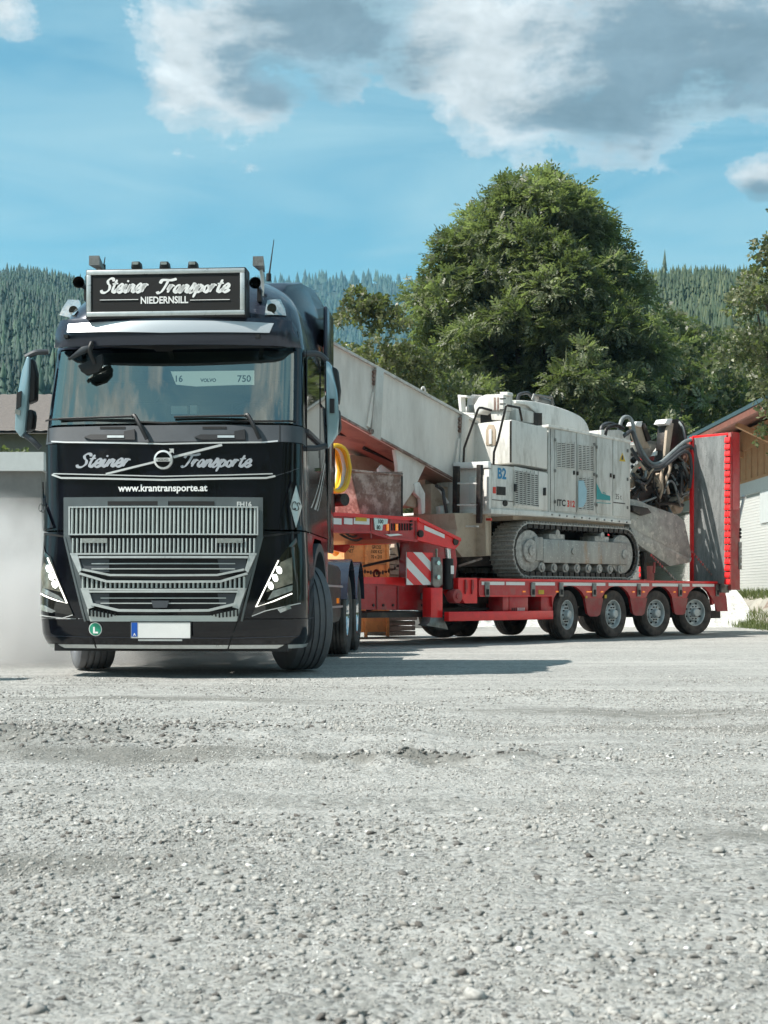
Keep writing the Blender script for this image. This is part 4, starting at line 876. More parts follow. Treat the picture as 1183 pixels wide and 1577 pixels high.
# dusty lower aprons between wheels
for ax in axles[1:]:
    m = MB(); m.prism([(ax - .95, .70), (ax - .41, .70), (ax - .50, .42), (ax - .58, .385), (ax - .78, .385), (ax - .86, .42)], -.045, -.034); m.build('wheel_apron', M_redd, trailer, smooth=False)
m = MB(); m.prism([(4.48, .74), (5.06, .74), (5.11, .44), (4.72, .44), (4.62, .6)], -.045, -.034); m.build('wheel_apron', M_redd, trailer, smooth=False)
for ax in axles:
    m = MB(); V = []
    for i in range(13):
        t = math.pi * i / 12
        for b_ in (.02, .5): V.append((ax + .47 * math.cos(t), b_, .56 + .35 * math.sin(t)))
    m.add(V, [(2 * i, 2 * i + 2, 2 * i + 3, 2 * i + 1) for i in range(12)]); m.build('wheel_arch_liner', M_void, trailer)
# reflective strips, lashing points, lamps
xs = [-2.30, -1.72, -1.66, -.62, -.42, .30, .78, 1.62, 2.12, 2.98, 3.5, 4.45]
refl = [(-2.30, -1.74), (-1.70, -1.22), (-1.02, -.42), (-.28, 1.02), (1.12, 2.38), (2.48, 3.74), (3.84, 4.62)]
for a, b in refl: m = MB(); m.box(a, b, -.04, -.036, .915, .968); m.build('reflective_strip', M_white, trailer)
lash = [(-2.18, .86), (-1.02, .86), (-.26, .86), (.68, .86), (2.04, .86), (3.40, .86), (4.72, .86)]
for a, z in lash:
    m = MB(); m.box(a - .055, a + .055, -.06, -.034, z - .13, z + .10); lo = m.build('lashing_point', M_steel, trailer, bevel=.006)
    m = MB(); m.box(a - .032, a + .032, -.064, -.058, z - .10, z - .01); m.build('lashing_slot', M_void, lo)
for a in (-1.24, -.36, .50, .58, .92, 1.88, 2.2, 3.22, 3.56, 4.9): m = MB(); m.box(a - .035, a + .035, -.046, -.034, .80, .825); m.build('side_lamp', M_amber, trailer)
for a, b, c_, d_ in ((-.86, -.72, .77, .84), (1.0, 1.06, .70, .76), (.44, .49, .70, .74)): m = MB(); m.box(a, b, -.044, -.034, c_, d_); m.build('sticker', M_yellow, trailer)
# under-run bar, boxes and undercarriage
a0, _ = A(690, 952, -.1); a1, _ = A(851, 952, -.1)
m = MB(); m.box(a0, a1, -.12, -.02, .355, .50); m.build('side_guard_bar', M_redb, trailer, bevel=.01)
for px0, px1, y0_, y1_, mt, nm in ((783, 812, 917, 946, M_red, 'tool_box'), (832, 850, 917, 944, M_red, 'guard_post'), (773, 782, 917, 944, M_red, 'guard_post')):
    p = A(px0, y0_, .02); q_ = A(px1, y1_, .02); m = MB(); m.box(p[0], q_[0], .0, .35, q_[1], p[1] - .004); tb = m.build(nm, mt, trailer, bevel=.006)
    if nm == 'tool_box':
        for i in range(7): a_ = p[0] + .06 + i * .05; m = MB(); m.box(a_, a_ + .022, -.006, .001, q_[1] + .04, q_[1] + .11); m.build('vent_slot', M_white if i > 2 else M_void, tb)
m = MB(); p = A(772, 925, .2); m.cyl((p[0] + .1, .15, p[1] - .02), (p[0] + .1, .5, p[1] - .02), .075, 14); m.cyl((p[0] + .1, .15, p[1] - .18), (p[0] + .1, .5, p[1] - .18), .075, 14); m.build('air_tank', M_rim, trailer)
m = MB(); m.box(-2.3, -.6, .3, 2.2, .62, .9); m.box(-2.3, 4.6, .85, 1.0, .55, .9); m.box(-2.3, 4.6, 1.5, 1.65, .55, .9)
for ax in axles: m.box(ax - .09, ax + .09, .2, 2.3, .38, .52); m.box(ax - .3, ax + .1, .42, .55, .42, .9)
m.build('undercarriage', M_dark, trailer)
m = MB(); m.box(-1.9, -.9, .35, 1.3, .35, .66); m.build('valve_box', M_dark, trailer)
for k, (ax, sa) in enumerate(zip(axles, steer)):
    rz = R(90 - sa) - PH           # rolling direction in the trailer's own axes
    for b, side in ((.135, -1), (2.36, 1)):
        wheel(.42, .255, M_tyre3, M_rim, trailer, (ax, b, .42), rz + R(90), side=side, name='trailer_wheel', deep=.055, rimf=.585, grooves=3)
for k in (0,): wheel(.42, .255, M_tyre3, M_rim, trailer, (-.80, 2.15, .42), R(55), side=1, name='trailer_wheel', deep=.05, rimf=.585, grooves=3)
# gooseneck
nk = MB(); NP = AP([(430, 783), (520, 789.5), (643, 797), (643, 832), (600, 828), (570, 818), (520, 818.5), (430, 816)])
for b0, b1 in ((0.0, .05), (2.42, 2.47)): nk.prism(NP, b0, b1)
neck = nk.build('gooseneck', M_red, trailer, smooth=False)
m = MB(); m.prism([NP[0], NP[1], NP[2], (NP[2][0], NP[2][1] - .05), (NP[1][0], NP[1][1] - .05), (NP[0][0], NP[0][1] - .05)], -.03, 2.5); m.build('neck_top_plate', M_redb, neck, smooth=False)
m = MB(); m.prism(AP([(430, 812), (520, 817), (570, 817), (600, 826), (643, 831), (643, 834.5), (600, 830), (570, 821), (520, 821), (430, 816)], -.03), -.03, 2.5); m.build('neck_bottom_plate', M_red, neck, smooth=False)
for px in (571, 600, 640): m = MB(); m.prism(AP([(px, 796), (px + 2, 796), (px + 2, 829), (px, 829)], -.01), -.012, .0); m.build('weld_rib', M_redd, neck, smooth=False)
# rear end of the neck slanting down
E_ = AP([(643, 797), (708, 829), (708, 838), (701, 846), (643, 832)], -.02)
for b0, b1 in ((-.02, .05), (2.42, 2.49)): m = MB(); m.prism(E_, b0, b1); m.build('neck_end_plate', M_redb, neck, smooth=False)
m = MB(); m.prism([E_[0], E_[1], (E_[1][0], E_[1][1] - .05), (E_[0][0], E_[0][1] - .05)], -.05, 2.5); m.build('neck_end_cover', M_redb, neck, smooth=False)
m = MB(); m.prism(AP([(654, 809), (685, 823), (685, 829), (654, 816)], -.03), -.028, -.021); m.build('reflective_strip', M_white, neck)
m = MB(); p = A(702, 832, -.03); m.cyl((p[0], -.04, p[1] - .02), (p[0], .1, p[1] - .02), .06, 12); m.build('hinge_pin', M_dark, neck)
for a, b in ((512, 526), (530, 543), (545, 569)): m = MB(); m.prism(AP([(a, 797.5), (b, 798.5), (b, 808), (a, 807)], -.01), -.012, -.002); m.build('reflective_strip', M_white, neck)
m = MB(); m.prism(AP([(548, 795), (565, 796), (565, 803), (548, 802)], -.02), -.02, -.013); m.build('warning_sticker', M_yellow, neck)
m = MB(); m.prism(AP([(575, 797), (597, 798), (596, 807), (589, 808), (588, 817), (577, 816)], -.02), -.03, -.003); sk = m.build('number_sticker', M_satin, neck)
put2d(text2d('100', .08, .002), (lambda c: (lambda x, z: (c[0] + x, -.032, c[1] + z)))(A(586, 806, -.03)), 'sticker_number', M_blk, sk); put2d(text2d('80', .08, .002), (lambda c: (lambda x, z: (c[0] + x, -.032, c[1] + z)))(A(583, 815, -.03)), 'sticker_number', M_blk, sk)
for i in range(8): p = A(603 + i * 4, 806, -.01); q_ = A(605 + i * 4, 817, -.01); m = MB(); m.box(p[0], q_[0], -.01, .0, q_[1], p[1]); m.build('vent_slot', M_void, neck)
for px, py in ((597, 812), (611, 812)): p = A(px, py, -.01); m = MB(); m.box(p[0] - .02, p[0] + .02, -.02, .0, p[1] - .05, p[1] + .05); m.build('side_lamp', M_amber, neck)
m = MB(); m.prism(AP([(594, 823), (612, 822), (620, 824), (600, 826)], -.03), -.04, -.01); m.build('lamp_bar', M_white, neck)
for px, py in ((633, 802), (633, 808), (633, 814)): p = A(px, py, -.01); m = MB(); m.cyl((p[0], -.03, p[1]), (p[0], .0, p[1]), .02, 10); m.build('connector', M_dark, neck)
p = A(647, 822, -.03); m = MB(); m.cyl((p[0], -.06, p[1]), (p[0], .0, p[1]), .055, 10); m.build('air_coupling', M_dark, neck)
# lower front beam, web, marker board
LB = AP([(470, 889), (668, 891), (668, 940), (470, 938)], .35)
m = MB(); m.prism(LB, .35, .55); m.build('lower_front_beam', M_red, trailer, smooth=False)
m = MB(); m.prism(AP([(470, 888), (622, 889), (624, 903), (600, 900), (470, 896)], .33), .325, .35); m.build('beam_sunlit_top', M_redb, trailer, smooth=False)  # brighter red plate stands in for sun on the beam's upper part
m = MB(); m.prism(LB, 1.9, 2.1); m.build('lower_front_beam', M_red, trailer, smooth=False)
a_, z_ = A(668, 940, .35); m = MB(); m.box(a_ - 1.6, a_ + .1, .2, 2.3, .42, .5); m.build('front_cross_member', M_dark, trailer)
m = MB(); m.box(a_ - 1.5, a_ + 1.0, .55, 1.9, .95, 1.0); m.build('front_floor', M_dark, trailer)
m = MB(); m.prism(AP([(630, 832), (700, 838), (704, 866), (700, 905), (628, 905), (630, 850)], .4), .4, .6); m.build('neck_web', M_red, trailer, smooth=False)
m = MB(); m.prism(AP([(668, 838), (705, 842), (705, 915), (668, 940)], 1.0), 1.0, 1.6); m.build('neck_core', M_dark, trailer, smooth=False)
# marker board: a square plate with diagonal red and white bars
bp = .1; q0 = A(626.5, 850, bp); q1 = A(666.5, 901, bp); m = MB(); m.box(q0[0], q1[0], bp, bp + .015, q1[1], q0[1]); mb = m.build('marker_board', M_white, trailer)
wd, ht = q1[0] - q0[0], q0[1] - q1[1]
def clipbar(c0_, c1_):
    """band between lines x/wd - (1-z/ht) ... clipped to the unit square"""
    poly = [(0, 0), (1, 0), (1, 1), (0, 1)]
    def cl(poly, f):
        out = []
        for i in range(len(poly)):
            a, b = poly[i], poly[(i + 1) % len(poly)]; fa, fb = f(a), f(b)
            if fa >= 0: out.append(a)
            if fa * fb < 0: t = fa / (fa - fb); out.append((a[0] + (b[0] - a[0]) * t, a[1] + (b[1] - a[1]) * t))
        return out
    g_ = lambda p: p[1] + p[0] * .85
    poly = cl(poly, lambda p: g_(p) - c0_); return cl(poly, lambda p: c1_ - g_(p)) if len(poly) > 2 else poly
for k in range(3):
    c_ = [(.22, .52), (.86, 1.2), (1.5, 1.9)][k]; P = clipbar(*c_)
    if len(P) > 2: m = MB(); m.prism([(q0[0] + u * wd, q1[1] + v * ht) for u, v in P], bp - .004, bp - .001); m.build('red_bar', M_redb, mb, smooth=False)
# cylinders, valves, support leg
p0_ = A(699, 845, .0); p1_ = A(699, 908, .0)
m = MB(); m.cyl((p0_[0], .12, p0_[1] - .15), (p1_[0], .12, p1_[1]), .085, 18); cy = m.build('lift_cylinder', M_bplast, trailer)
m = MB(); m.cyl((p0_[0] - .02, .12, p0_[1] + .02), (p0_[0], .12, p0_[1] - .15), .05, 14); m.build('piston_rod', M_chrome, cy)
m = MB(); p = A(699, 877, -.0); m.box(p[0] - .035, p[0] + .035, .028, .034, p[1] - .07, p[1] + .06); m.build('sticker', M_lwhite, cy)
m = MB(); m.prism(AP([(667, 858), (678, 858), (682, 872), (682, 900), (672, 909), (667, 900)], .05), .05, .2); m.build('valve_block', M_steel, trailer, bevel=.01)
for yy in (867, 889): p = A(673, yy, .04); m = MB(); m.cyl((p[0], .0, p[1]), (p[0], .06, p[1]), .035, 12); m.build('valve_knob', M_chrome, trailer)
m = MB(); q_ = A(672, 845, .1); q2_ = A(672, 860, .1); m.cyl((q_[0], .1, q_[1]), (q2_[0], .1, q2_[1]), .02, 8); m.build('lever', M_chrome, trailer)
m = MB(); q_ = A(664, 905, .0); q2_ = A(682, 952, .0); m.box(q_[0], q2_[0], .0, .18, q2_[1], q_[1]); m.build('support_leg', M_redb, trailer, bevel=.008)
m = MB(); m.prism(AP([(664, 950), (682, 950), (688, 962), (691, 970), (656, 963), (662, 958)], .0), .0, .18); m.build('support_foot', M_steel, trailer, bevel=.008)
p = A(703, 918, -.02); m = MB(); m.cyl((p[0], -.05, p[1]), (p[0], .1, p[1]), .11, 20); m.cyl((p[0], -.07, p[1]), (p[0], -.04, p[1]), .05, 12); m.build('hinge_disc', M_redd, trailer, bevel=.008)
m = MB(); m.prism(AP([(706, 890), (735, 890), (735, 929), (716, 929), (706, 912)], -.02), -.02, .3); m.build('deck_front_bracket', M_redb, trailer, smooth=False)
for px in (716, 726): m = MB(); m.prism(AP([(px, 893), (px + 2, 893), (px + 3, 905), (px, 915)], -.03), -.05, -.02); m.build('bracket_rib', M_redd, trailer, smooth=False)
m = MB(); m.tube([(*A(705, 930, .3)[:1], .3, A(705, 930, .3)[1]), (A(740, 938, .3)[0], .3, A(740, 938, .3)[1]), (A(800, 930, .3)[0], .3, A(800, 930, .3)[1])], .02, 6); m.build('air_line', M_hose, trailer)
# ramps
def ramp(bn, bf, first):
    r_ = sub('loading_ramp', (4.72, 0, 0), 0, trailer); zt = 3.86
    m = MB(); m.box(.0, .03, bn + .09, bf - .07, DT - .03, zt - .02); m.build('ramp_plate', M_galv, r_)
    m = MB(); m.box(-.05, .10, bf - .07, bf, DT - .1, zt); m.build('ramp_edge_beam', M_redb, r_, bevel=.006)
    m = MB(); m.box(.03, .36, bn, bn + .07, DT - .15, zt + .03); m.box(.26, .34, bn, bf, zt - .3, zt + .03); m.build('ramp_side_beam', M_redd, r_, bevel=.006)
    m = MB(); m.box(.03, .30, bn + .07, bf - .01, zt - .03, zt + .03); m.build('ramp_top_rail', M_redb, r_, bevel=.006)
    n = 22; h = (zt - DT) / n
    for i in range(n):
        z = DT - .05 + i * h; m = MB(); m.prism([(-.04, z + .008), (.03, z), (.03, z + h - .006), (-.022, z + h - .012), (-.04, z + .04)], bn, bn + .11); m.build('ramp_tooth', M_redb, r_, smooth=False)
    if first:
        m = MB(); m.box(.3, .40, bn - .02, bn + .06, DT + .25, DT + .78); m.build('ramp_hinge_plate', M_steel, r_, bevel=.006)
        for i in range(3): m = MB(); m.cyl((.35, bn - .04, DT + .35 + i * .15), (.35, bn - .01, DT + .35 + i * .15), .02, 8); m.build('bolt', M_white, r_)
        for i in range(3): m = MB(); m.ball((.36, bn, DT + .88 + i * .07), .033, 8); m.build('lamp_ball', M_bplast, r_)
        m = MB(); m.box(.06, .3, bn - .01, bn + .001, DT + 1.4, DT + 2.9); m.build('ramp_side_pocket', M_red, r_)
    return r_
bn1 = TF.onX(1125, 800, 4.72)[0]; print('bn1', bn1); bf1 = TF.onX(1064, 800, 4.72)[0]
ramp(bn1, bf1, True); ramp(1.62, 2.5, False)
# turnbuckle of the ramp
qa = TF.onY(1146, 766, -.12); qb = TF.onY(1118, 893, -.12)
tb = thing('ramp_stay', 'grey and red lashing stay up the outside of the red ramp at the trailer tail', 'stay', (OX, OY, 0), PH)
def P3(t, b=-.12): return (qa[0] + (qb[0] - qa[0]) * t, b, qa[1] + (qb[1] - qa[1]) * t)
m = MB(); m.cyl(P3(0), P3(.45), .028, 10); m.ball(P3(0), .05, 8); m.build('stay_rod', M_satin, tb)
for i in range(5): m = MB(); m.ball(P3(.47 + i * .035), (.03, .02, .035), 6); m.build('chain_link', M_satin, tb)
m = MB(); m.cyl(P3(.66), P3(.88), .04, 10); m.build('stay_sleeve', M_redb, tb)
for i in range(4): m = MB(); m.ball(P3(.90 + i * .035), (.035, .02, .03), 6); m.build('chain_link', M_redb, tb)
m = MB(); m.box(4.78, 5.08, -.10, -.05, .80, .98); m.box(5.02, 5.12, -.12, .1, .84, .94); m.build('tail_bracket', M_steel, trailer, bevel=.01)
m = MB(); m.box(4.75, 5.08, .1, 2.3, .30, .45); m.build('rear_underrun_bar', M_dark, trailer)
# ================================================================== TUNNELLING MACHINE on the deck
mach = thing('tunnelling_machine', 'dirty white crawler tunnelling machine with raised conveyor loaded on the red trailer', 'machine', (OX, OY, 0), PH)
BS = .16
def side_plate(name, poly, b0, b1, mat, bevel=.01, parent=mach, label=None): m = MB(); m.prism(AP(poly, b0), b0, b1); return m.build(name, mat, parent, bevel=bevel)
# crawler tracks
ZT0 = DT + .014
def track(b0, b1):
    tk = sub('crawler_track', (0, 0, 0), 0, mach)
    r = .47; ac0, ac1 = -1.27 + r, 2.28 - r * .85; zc = ZT0 + r
    path = []; L1 = ac1 - ac0; per = 2 * L1 + 2 * math.pi * r; N = 54
    for i in range(N):
        s_ = per * i / N
        if s_ < L1: path.append((ac0 + s_, zc + r, 0))
        elif s_ < L1 + math.pi * r: t = (s_ - L1) / r; path.append((ac1 + r * math.sin(t), zc + r * math.cos(t), -t))
        elif s_ < 2 * L1 + math.pi * r: path.append((ac1 - (s_ - L1 - math.pi * r), zc - r, -math.pi))
        else: t = (s_ - 2 * L1 - math.pi * r) / r; path.append((ac0 - r * math.sin(t), zc - r * math.cos(t), -math.pi - t))
    m = MB(); hl = per / N / 2 * .96; m.prism([(-hl, -.02), (hl, -.02), (hl, 0), (hl * .72, .001), (hl * .6, .035), (hl * .4, .035), (hl * .3, .001), (-hl * .3, .001), (-hl * .4, .030), (-hl * .6, .030), (-hl * .7, 0), (-hl, 0)], b0, b1)
    sh = m.build('track_shoe', M_track, tk, smooth=False)
    m = MB(); m.box(-hl * .8, hl * .8, b0 + .02, b0 + .08, -.09, -.02); m.box(-hl * .8, hl * .8, b1 - .2, b1 - .12, -.09, -.02); ln = m.build('track_link', M_dark, tk, smooth=False)
    for k, (a, z, t) in enumerate(path):
        z -= .035 if abs(t + math.pi) < 1e-6 else 0; z = max(z, ZT0 + .037)
        o = sh if k == 0 else dup(sh); o.location = (a, 0, z); o.rotation_euler = (0, -t, 0)
        o = ln if k == 0 else dup(ln); o.location = (a, 0, z); o.rotation_euler = (0, -t, 0)
    rr = r - .12
    for ac in (ac0, ac1):
        m = MB(); m.cyl((ac, b0 + .05, zc), (ac, b1 - .05, zc), rr, 28); m.cyl((ac, b0 - .0, zc), (ac, b0 + .05, zc), rr * .55, 20); m.cyl((ac, b0 - .03, zc), (ac, b0, zc), rr * .25, 14); wl = m.build('idler_wheel', M_track, tk, bevel=.01)
        for k in range(12):
            t = 2 * math.pi * k / 12; c = (ac + (rr + .015) * math.cos(t), zc + (rr + .015) * math.sin(t)); m = MB(); m.box(c[0] - .03, c[0] + .03, b0 + .1, b0 + .16, c[1] - .03, c[1] + .03); m.build('sprocket_tooth', M_dark, wl)
    fr_ = MB(); fr_.box(ac0 + .32, ac1 + .12, b0 - .01, b1 - .06, zc - .19, zc + .21); f_ = fr_.build('track_frame', M_tframe, tk, bevel=.02)
    m = MB(); m.box(ac0 + .10, ac0 + .33, b0 + .0, b0 + .1, zc - .16, zc + .24); m.build('idler_yoke', M_tframe, f_, bevel=.02)
    m = MB(); m.cyl((ac0 + 1.15, b0 - .03, zc + .02), (ac0 + 1.15, b0, zc + .02), .06, 14); m.build('grease_cap', M_tframe, f_)
    for k in range(8):
        a = ac0 + .32 + k * (L1 - .2) / 7.6; m = MB(); m.cyl((a, b0 + .02, zc - .27), (a, b1 - .1, zc - .27), .085, 14); m.cyl((a, b0 - .01, zc - .27), (a, b0 + .02, zc - .27), .05, 12); m.build('bottom_roller', M_track, tk)
    for k in range(2):
        a = ac0 + .75 + k * 1.3; m = MB(); m.box(a - .22, a + .2, b0 + .03, b1 - .15, zc + .2, zc + .30); m.cyl((a, b0 + .02, zc + .32), (a, b1 - .1, zc + .32), .06, 12); m.build('carrier_roller', M_track, tk)
    return tk
track(.16, .66); track(1.84, 2.34)
m = MB(); m.box(-.9, 2.1, .66, 1.84, ZT0 + .22, ZT0 + 1.0); m.build('chassis', M_dark, mach, bevel=.02)
m = MB(); m.box(-1.1, 2.1, .3, 2.2, ZT0 + .98, ZT0 + 1.12); m.build('turntable_deck', M_tan, mach, bevel=.02)
# main housing (rear of the near side)
H = side_plate('engine_housing', [(845, 655), (971, 680), (971, 804), (845, 790)], BS, 2.2, M_machg, .015)
def door(px0, px1, yt0, yt1, yb0, yb1, vents=(), hb=BS):
    b = hb - .018; d = side_plate('service_door', [(px0, yt0), (px1, yt1), (px1, yb1), (px0, yb0)], b, hb + .002, M_machg, .006, H)
    for (a, t0, c, t1) in vents:
        v = side_plate('vent', [(a, t0), (c, t0 + (c - a) * .11), (c, t1 + (c - a) * .10), (a, t1)], b - .003, b + .001, M_void, 0, d)
        n = int((t1 - t0) / 2.6)
        for i in range(n + 1):
            y_ = t0 + (t1 - t0) * i / n; side_plate('vent_slat', [(a, y_ - .75), (c, y_ - .75 + (c - a) * .105), (c, y_ + .75 + (c - a) * .105), (a, y_ + .75)], b - .013, b - .003, M_machg, 0, v)
        for i in range(5):
            x_ = a + (c - a) * i / 4; side_plate('vent_bar', [(x_ - .4, t0), (x_ + .4, t0), (x_ + .4, t1 + 2), (x_ - .4, t1 + 2)], b - .016, b - .003, M_machg, 0, v)
    return d
d1 = door(855, 887.3, 662, 666, 787, 789, [(858, 681, 886, 719)]); d2 = door(888.7, 917, 666.3, 670.5, 789.2, 791, [(891, 685, 915, 723), (891, 735, 915, 784)])
d3 = door(919, 943.5, 672, 676, 791, 794); d4 = door(944.6, 968.5, 676.3, 680.5, 794.2, 797)
side_plate('door_sticker', [(891, 740), (899, 740), (904, 755), (903, 772), (898, 781), (891, 781)], BS - .042, BS - .0365, M_ltblue, 0, d2)
def txt(body, px, py, size, mat, b, parent, sx=1, bold=.002, name='lettering'):
    c = A(px, py, b); put2d(text2d(body, size, bold, sx=sx), lambda x, z: (c[0] + x, b, c[1] + z), name, mat, parent)
txt('ITC', 864.5, 779, .15, M_blk, BS - .021, d1, 1.05, .006); txt('312', 879.5, 780.5, .15, M_redt, BS - .021, d1, 1.0, .006)
side_plate('logo', [(919, 744), (927, 760), (940, 764), (940, 771), (919, 769)], BS - .022, BS - .019, M_teal, 0, d3); txt('Tr', 931, 763.5, .09, M_teal, BS - .0225, d3)
txt('Kärn', 926.5, 758, .055, M_blk, BS - .0225, d3) if False else None
side_plate('logo_line', [(919, 773.5), (941, 775), (941, 776), (919, 774.5)], BS - .022, BS - .019, M_teal, 0, d3)
txt('35 t', 952.5, 769, .14, M_dark, BS - .0215, d4, .85, 0); side_plate('logo_line', [(944.8, 773), (963, 775), (963, 776.5), (944.8, 774.5)], BS - .022, BS - .019, M_dark, 0, d4)
side_plate('warning_triangle', [(958.5, 697), (963.5, 711), (954, 710)], BS - .022, BS - .019, M_yellow, 0, d4); side_plate('warning_mark', [(958.3, 701), (959.4, 701), (960.3, 708), (957, 708)], BS - .0235, BS - .0222, M_blk, 0, d4)
side_plate('housing_top_lip', [(845, 653.5), (972, 678.5), (972, 682.5), (845, 657.5)], BS - .03, 2.22, M_mach, .008)
side_plate('housing_base', [(756, 783), (845, 788.5), (972, 802), (972, 807), (845, 796), (756, 791)], BS - .03, 2.2, M_mach, .008)
for dpar, xe, y0_, y1_ in ((d1, 856, 668, 782), (d2, 916, 676, 785), (d3, 920, 680, 786), (d4, 967.5, 686, 790)):
    for q_ in (.08, .5, .92): yy_ = y0_ + (y1_ - y0_) * q_; side_plate('hinge', [(xe - .9, yy_ - 2.4), (xe + .9, yy_ - 2.4), (xe + .9, yy_ + 2.4), (xe - .9, yy_ + 2.4)], BS - .034, BS - .016, M_steel, 0, dpar)
for dpar, xe, ye in ((d1, 885, 728), (d2, 890.5, 729), (d3, 941.5, 732), (d4, 946.5, 734)): side_plate('latch', [(xe - .9, ye - 3), (xe + .9, ye - 3), (xe + .9, ye + 3), (xe - .9, ye + 3)], BS - .036, BS - .016, M_dark, 0, dpar)
for k in range(11): p = A(850 + k * 11.5, 792.5 + k * 1.18, BS - .03); m = MB(); m.cyl((p[0], BS - .045, p[1]), (p[0], BS - .028, p[1]), .016, 8); m.build('bolt', M_steel, H)
for xx_, ya_, yb2 in ((786, 648, 712), (846, 660, 786)): side_plate('edge_seam', [(xx_ + 1.5, ya_), (xx_ + 2.1, ya_), (xx_ + 2.1, yb2), (xx_ + 1.5, yb2)], BS - .004, BS + .03, M_dark, 0, H)
# front lower cabinet and upper box
FL = side_plate('front_cabinet', [(757, 713), (844, 729), (844, 790), (757, 785)], BS, 1.35, M_mach, .015)
UB = side_plate('upper_box', [(787.5, 646), (843, 659), (843, 722.5), (787.5, 713)], BS, 1.25, M_mach, .015)
side_plate('gusset', [(843.5, 657), (852, 659), (852, 790), (845, 790), (845, 700)], BS + .02, 1.2, M_mach, 0)
dd = side_plate('service_door', [(792, 718), (842, 728), (842, 786), (792, 780)], BS - .02, BS + .002, M_mach, .006, FL)
vv = side_plate('vent', [(793.5, 724.5), (830, 731), (830, 780), (793.5, 776)], BS - .023, BS - .019, M_void, 0, dd)
for i in range(17): y_ = 725.5 + i * 3.05; side_plate('vent_slat', [(793.5, y_), (830, y_ + 5.5), (830, y_ + 6.9), (793.5, y_ + 1.4)], BS - .033, BS - .023, M_machg, 0, vv)
for i in range(7): x_ = 793.5 + i * 6.08; side_plate('vent_bar', [(x_ - .4, 725), (x_ + .4, 725), (x_ + .4, 778), (x_ - .4, 778)], BS - .037, BS - .023, M_machg, 0, vv)
for x_, y_ in ((795, 751), (840, 757)): side_plate('door_handle', [(x_ - 1.5, y_ - 6), (x_ + 1.5, y_ - 6), (x_ + 1.5, y_ + 6), (x_ - 1.5, y_ + 6)], BS - .05, BS - .02, M_bplast, .004, dd)
txt('B2', 773, 737, .24, M_blue, BS - .006, FL, .9, .008)
side_plate('recess', [(765, 749), (779, 750), (779, 763), (765, 762)], BS - .006, BS + .001, M_dark, 0, FL); side_plate('red_label', [(759.5, 750), (764, 750), (764, 760), (759.5, 759.5)], BS - .008, BS - .001, M_redt, 0, FL)
p = A(777, 775, BS); m = MB(); m.cyl((p[0], BS - .03, p[1]), (p[0], BS, p[1]), .05, 12); m.build('filler_cap', M_dark, FL)
side_plate('panel_seam', [(758, 769), (791, 772), (791, 773), (758, 770)], BS - .004, BS + .001, M_dark, 0, FL)
side_plate('panel_seam', [(757, 714), (843, 724), (843, 725.2), (757, 715)], BS - .006, BS + .001, M_dark, 0, FL)
# front face items lie on planes across the machine
aF = A(787.5, 700, BS)[0]; aL = A(757, 740, BS)[0]
def frontp(name, poly, a, thick, mat, bevel=.01, parent=mach):
    pts = [TF.onX(x, y, a) for x, y in poly]; m = MB(); m.prismx(pts, a - thick, a); return m.build(name, mat, parent, bevel=bevel)
frontp('front_bulkhead', [(706, 668), (750, 655), (787, 652), (787, 714), (706, 714)], aF + .01, -.3, M_mach)
frontp('lamp_recess', [(749, 662), (753, 654), (761, 654), (764, 662), (764, 686), (749, 686)], aF, .012, M_tan, .004); frontp('lamp_strip', [(754, 662), (758, 661), (758, 684), (754, 684)], aF - .012, .02, M_white, .003)
frontp('platform_edge', [(703, 713), (757, 711), (757, 721), (703, 722)], aL, .08, M_white, .01)
frontp('ladder_bay', [(708, 722), (756, 722), (756, 790), (708, 792)], aL + .30, .02, M_dark, 0)
frontp('bay_panel', [(728, 735), (738, 735), (738, 775), (728, 775)], aL + .05, .1, M_machg)
frontp('front_corner_post', [(749, 722), (757, 722), (757, 786), (749, 786)], aL, .06, M_mach)
lad = sub('ladder', (0, 0, 0), 0, mach)
for px0, px1, y0_, y1_ in ((700, 709, 718, 816), (736.5, 744.5, 716, 806)): frontp('ladder_rail', [(px0 + 1, y0_), (px1, y0_), (px1 - 1, y1_), (px0, y1_)], aL - .18, .06, M_dark, .006, lad)
for y_ in (745, 778, 811): frontp('ladder_rung', [(706, y_ - 1.5), (738, y_ - 1.5), (738, y_ + 1), (706, y_ + 1)], aL - .20, .04, M_mach, .004, lad)
def pipe(pts, r, mat, name, parent=mach, n=7, smooth=True):
    m = MB(); Q_ = []
    for px, py, a in pts: b, z = TF.onX(px, py, a); Q_.append((a, b, z))
    m.tube(Q_, r, n, smooth=smooth); return m.build(name, mat, parent)
def pipeb(pts, r, mat, name, parent=mach, n=7, smooth=True):
    m = MB(); Q_ = []
    for px, py, b in pts: a, z = TF.onY(px, py, b); Q_.append((a, b, z))
    m.tube(Q_, r, n, smooth=smooth); return m.build(name, mat, parent)
pipe([(714, 712, aL - .05), (715, 690, aL - .05), (721, 673, aL - .05), (736, 631, aL - .05), (738, 628, aL - .04), (742, 628, aL), (757, 632, aL + .2)], .02, M_dark, 'handrail', smooth=False)
pipe([(760, 716, aL + .05), (761, 696, aL + .05), (767, 678, aL + .05), (779, 626, aL + .05), (781, 624.5, aL + .06), (785, 625, aL + .1), (800, 628, aL + .4), (804, 648, aL + .5)], .02, M_dark, 'handrail', smooth=False)
